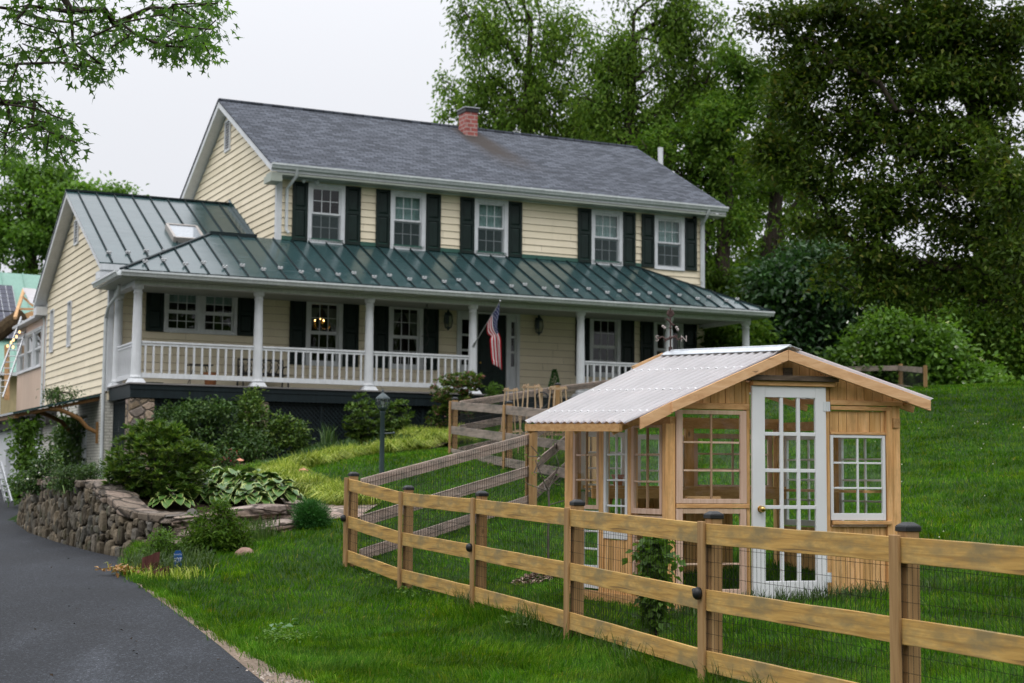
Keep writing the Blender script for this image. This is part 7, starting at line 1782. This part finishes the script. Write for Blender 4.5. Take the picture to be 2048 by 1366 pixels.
# ground cover in the bed and strappy daylilies
def cover(name, lab, poly_px, n, h, w, mat, seed, lean=1.0, droop=.6):
    rng = np.random.default_rng(seed); us = [p[0] for p in poly_px]; vs_ = [p[1] for p in poly_px]; q = np.column_stack([rng.uniform(min(us), max(us), n*3), rng.uniform(min(vs_), max(vs_), n*3)]); q = q[inpoly(q, poly_px)][:n]
    g = [gp(u, v, 15) for u, v in q[:70]]; g = np.array([tuple(p) for p in g]); k = rng.integers(0, len(g), n); xy = g[k, :2]+rng.normal(size=(n, 2))*.09
    zz = g[k, 2]; o = blades(name, xy, zz-.02, rng.uniform(.6, 1.2, n)*h, rng.uniform(.7, 1.3, n)*w, rng, mat, lean, droop); o['kind'] = 'stuff'; tag(o, lab, 'plants')
cover('daylily_leaves', 'strappy green daylily leaves around the blue sign', [(262,1130),(300,1110),(400,1120),(440,1135),(380,1152),(270,1152)], 900, .27, .012, M['tallgrass'], 120)
cover('border_grass', 'pale arching grass leaves at the foot of the logs', [(240,1140),(270,1145),(300,1158),(390,1150),(400,1158),(300,1166)], 320, .20, .011, M['liriope'], 121)
cover('iris_leaves', 'upright green iris leaves before the low stone wall', [(480,1070),(540,1062),(560,1078),(490,1090)], 260, .28, .014, M['tallgrass'], 122, .5, .2)
cover('ground_cover', 'green ground cover leaves beneath the porch lattice', [(500,935),(600,905),(700,885),(820,875),(860,880),(640,918),(540,945)], 5200, .22, .03, M['darkshrub'], 123)
cover('ground_cover', 'green ground cover on the shaded bed behind the hostas', [(420,950),(520,930),(560,945),(520,965),(430,970)], 1500, .2, .03, M['ash'], 124)
cover('iris_leaves', 'long strappy leaves before the lattice left of the azaleas', [(640,885),(690,870),(700,882),(650,896)], 420, .6, .02, M['darkshrub'], 125, .6, .35)
cover('ground_cover', 'leafy ground cover along the top of the curved stone wall', [(110,975),(200,965),(215,985),(130,985)], 700, .2, .03, M['darkshrub'], 126)
cover('pen_vegetables', 'young green plants inside the upper garden pen', [(1010,900),(1130,880),(1140,940),(1020,950)], 1200, .35, .03, M['spring'], 127)
# broad weed leaves in the lawn verge and dry leaves on the asphalt
def weeds(name, lab, spots, seed, mat, L):
    rng = np.random.default_rng(seed); Pn = []; 
    for u, v, n, sp in spots:
        b = gp(u, v); k = np.array([tuple(b)])+np.column_stack([rng.normal(size=n)*sp, rng.normal(size=n)*sp, np.full(n, .004) if 'debris' in name else np.full(n, .05)+rng.uniform(0, .05, n)]); Pn.append(k)
    Pn = np.concatenate(Pn); n = len(Pn); o = leaves(name, Pn, unit(n, rng)*np.array([1, 1, .35]), unit(n, rng)*.4+np.array([0, 0, 1.]), L*rng.uniform(.6, 1.2, n), L*.7*rng.uniform(.7, 1.2, n), mat); o['kind'] = 'stuff'; tag(o, lab, 'weeds')
weeds('broadleaf_weeds', 'pale broad leaved weeds at the edge of the sandy verge', [(552, 1270, 7, .06), (590, 1262, 4, .04)], 130, leafmat('pale_weed_leaf', [(0, (.07, .16, .05)), (1, (.13, .25, .10))], .3), .10)
weeds('broadleaf_weeds', 'light green weeds under the front fence', [(735, 1150, 16, .12), (740, 1165, 14, .10), (820, 1195, 18, .12), (830, 1200, 14, .12), (1020, 1255, 12, .09), (1040, 1265, 10, .08)], 131, M['spring'], .06)
weeds('broadleaf_weeds', 'yellow green clump of weeds beside the sandy verge', [(575, 1290, 90, .12), (560, 1285, 60, .10)], 132, M['spring'], .04)
weeds('asphalt_debris', 'small dark leaf scraps and crumbs scattered on the driveway', [(150, 1250, 5, .5), (220, 1215, 4, .3), (275, 1285, 3, .08), (200, 1320, 5, .5), (60, 1180, 6, .8), (330, 1310, 4, .3), (120, 1120, 8, 1.), (400, 1340, 4, .2)], 134, M['mulch'], .035)
weeds('dry_leaves', 'orange dry leaves at the edge of the asphalt below the logs', [(255, 1150, 70, .14), (240, 1151, 40, .12), (275, 1155, 30, .1), (225, 1151, 10, .08)], 133, M['litter'], .07)
rng = np.random.default_rng(140)

# ================================================================== LIGHT, SKY, CAMERA
SUN_EL, SUN_AZ = R(58), R(205)     # azimuth clockwise from +Y: behind the camera, a little to the left
w = bpy.data.worlds.new('World'); scene.world = w; w.use_nodes = True; nt = w.node_tree; nt.nodes.clear()
sk = nt.nodes.new('ShaderNodeTexSky'); sk.sky_type = 'NISHITA'; sk.sun_disc = False; sk.sun_elevation = SUN_EL; sk.sun_rotation = SUN_AZ; sk.dust_density = 4.; sk.air_density = 1.
hs = nt.nodes.new('ShaderNodeHueSaturation'); hs.inputs['Saturation'].default_value = .12; hs.inputs['Value'].default_value = .35
mx = nt.nodes.new('ShaderNodeMix'); mx.data_type = 'RGBA'; mx.inputs[0].default_value = .82; mx.inputs[7].default_value = (1, 1, 1, 1)   # cloud cover: brighter overhead than at the horizon, as overcast skies are
tcw = nt.nodes.new('ShaderNodeTexCoord'); sxw = nt.nodes.new('ShaderNodeSeparateXYZ'); nt.links.new(tcw.outputs['Generated'], sxw.inputs[0])
mr = nt.nodes.new('ShaderNodeFloatCurve'); cv_ = mr.mapping.curves[0]; cv_.points[0].location = (0, .305); cv_.points[1].location = (1, .87); cv_.points.new(.3, .355); cv_.points.new(.6, .62); mr.mapping.update(); nt.links.new(sxw.outputs[2], mr.inputs['Value'])
mr2 = nt.nodes.new('ShaderNodeMath'); mr2.operation = 'MULTIPLY'; mr2.inputs[1].default_value = 32.; nt.links.new(mr.outputs[0], mr2.inputs[0]); mr = mr2
vm = nt.nodes.new('ShaderNodeVectorMath'); vm.operation = 'SCALE'; vm.inputs[0].default_value = (.98, 1, 1.06); nt.links.new(mr.outputs[0], vm.inputs['Scale']); nt.links.new(vm.outputs[0], mx.inputs[7])
bg = nt.nodes.new('ShaderNodeBackground'); bg.inputs[1].default_value = .10; ow = nt.nodes.new('ShaderNodeOutputWorld')
nt.links.new(sk.outputs[0], hs.inputs['Color']); nt.links.new(hs.outputs[0], mx.inputs[6]); nt.links.new(mx.outputs[2], bg.inputs[0]); nt.links.new(bg.outputs[0], ow.inputs[0])
sd = bpy.data.lights.new('sun', 'SUN'); sd.energy = 1.0; sd.angle = R(40); sd.color = (1., .97, .92); so = bpy.data.objects.new('sun', sd); COL.objects.link(so)
dv = Vector((math.sin(SUN_AZ)*math.cos(SUN_EL), math.cos(SUN_AZ)*math.cos(SUN_EL), math.sin(SUN_EL))); so.rotation_euler = dv.to_track_quat('Z', 'Y').to_euler(); so.location = dv*60
cam = bpy.data.cameras.new('camera'); cam.sensor_width = 36; cam.lens = F_PX/2048*36; cam.clip_end = 1000; cam.clip_start = .1
co = bpy.data.objects.new('camera', cam); COL.objects.link(co)
cp, sp = math.cos(PITCH), math.sin(PITCH); cr, sr = math.cos(ROLL), math.sin(ROLL)
fwd = Vector((0, cp, sp)); up0 = Vector((0, -sp, cp)); rt0 = Vector((1, 0, 0))
rt = rt0*cr + up0*sr; up1 = up0*cr - rt0*sr
co.matrix_world = Matrix(((rt.x, up1.x, -fwd.x, 0), (rt.y, up1.y, -fwd.y, 0), (rt.z, up1.z, -fwd.z, 0), (0, 0, 0, 1)))
cam.dof.use_dof = True; cam.dof.focus_distance = 13.2; cam.dof.aperture_fstop = 3.2
scene.camera = co
scene.view_settings.view_transform = 'Standard'; scene.view_settings.look = 'None'; scene.view_settings.exposure = 0; scene.view_settings.gamma = 1
scene.cycles.max_bounces = 8; scene.cycles.transparent_max_bounces = 16; scene.cycles.use_denoising = True
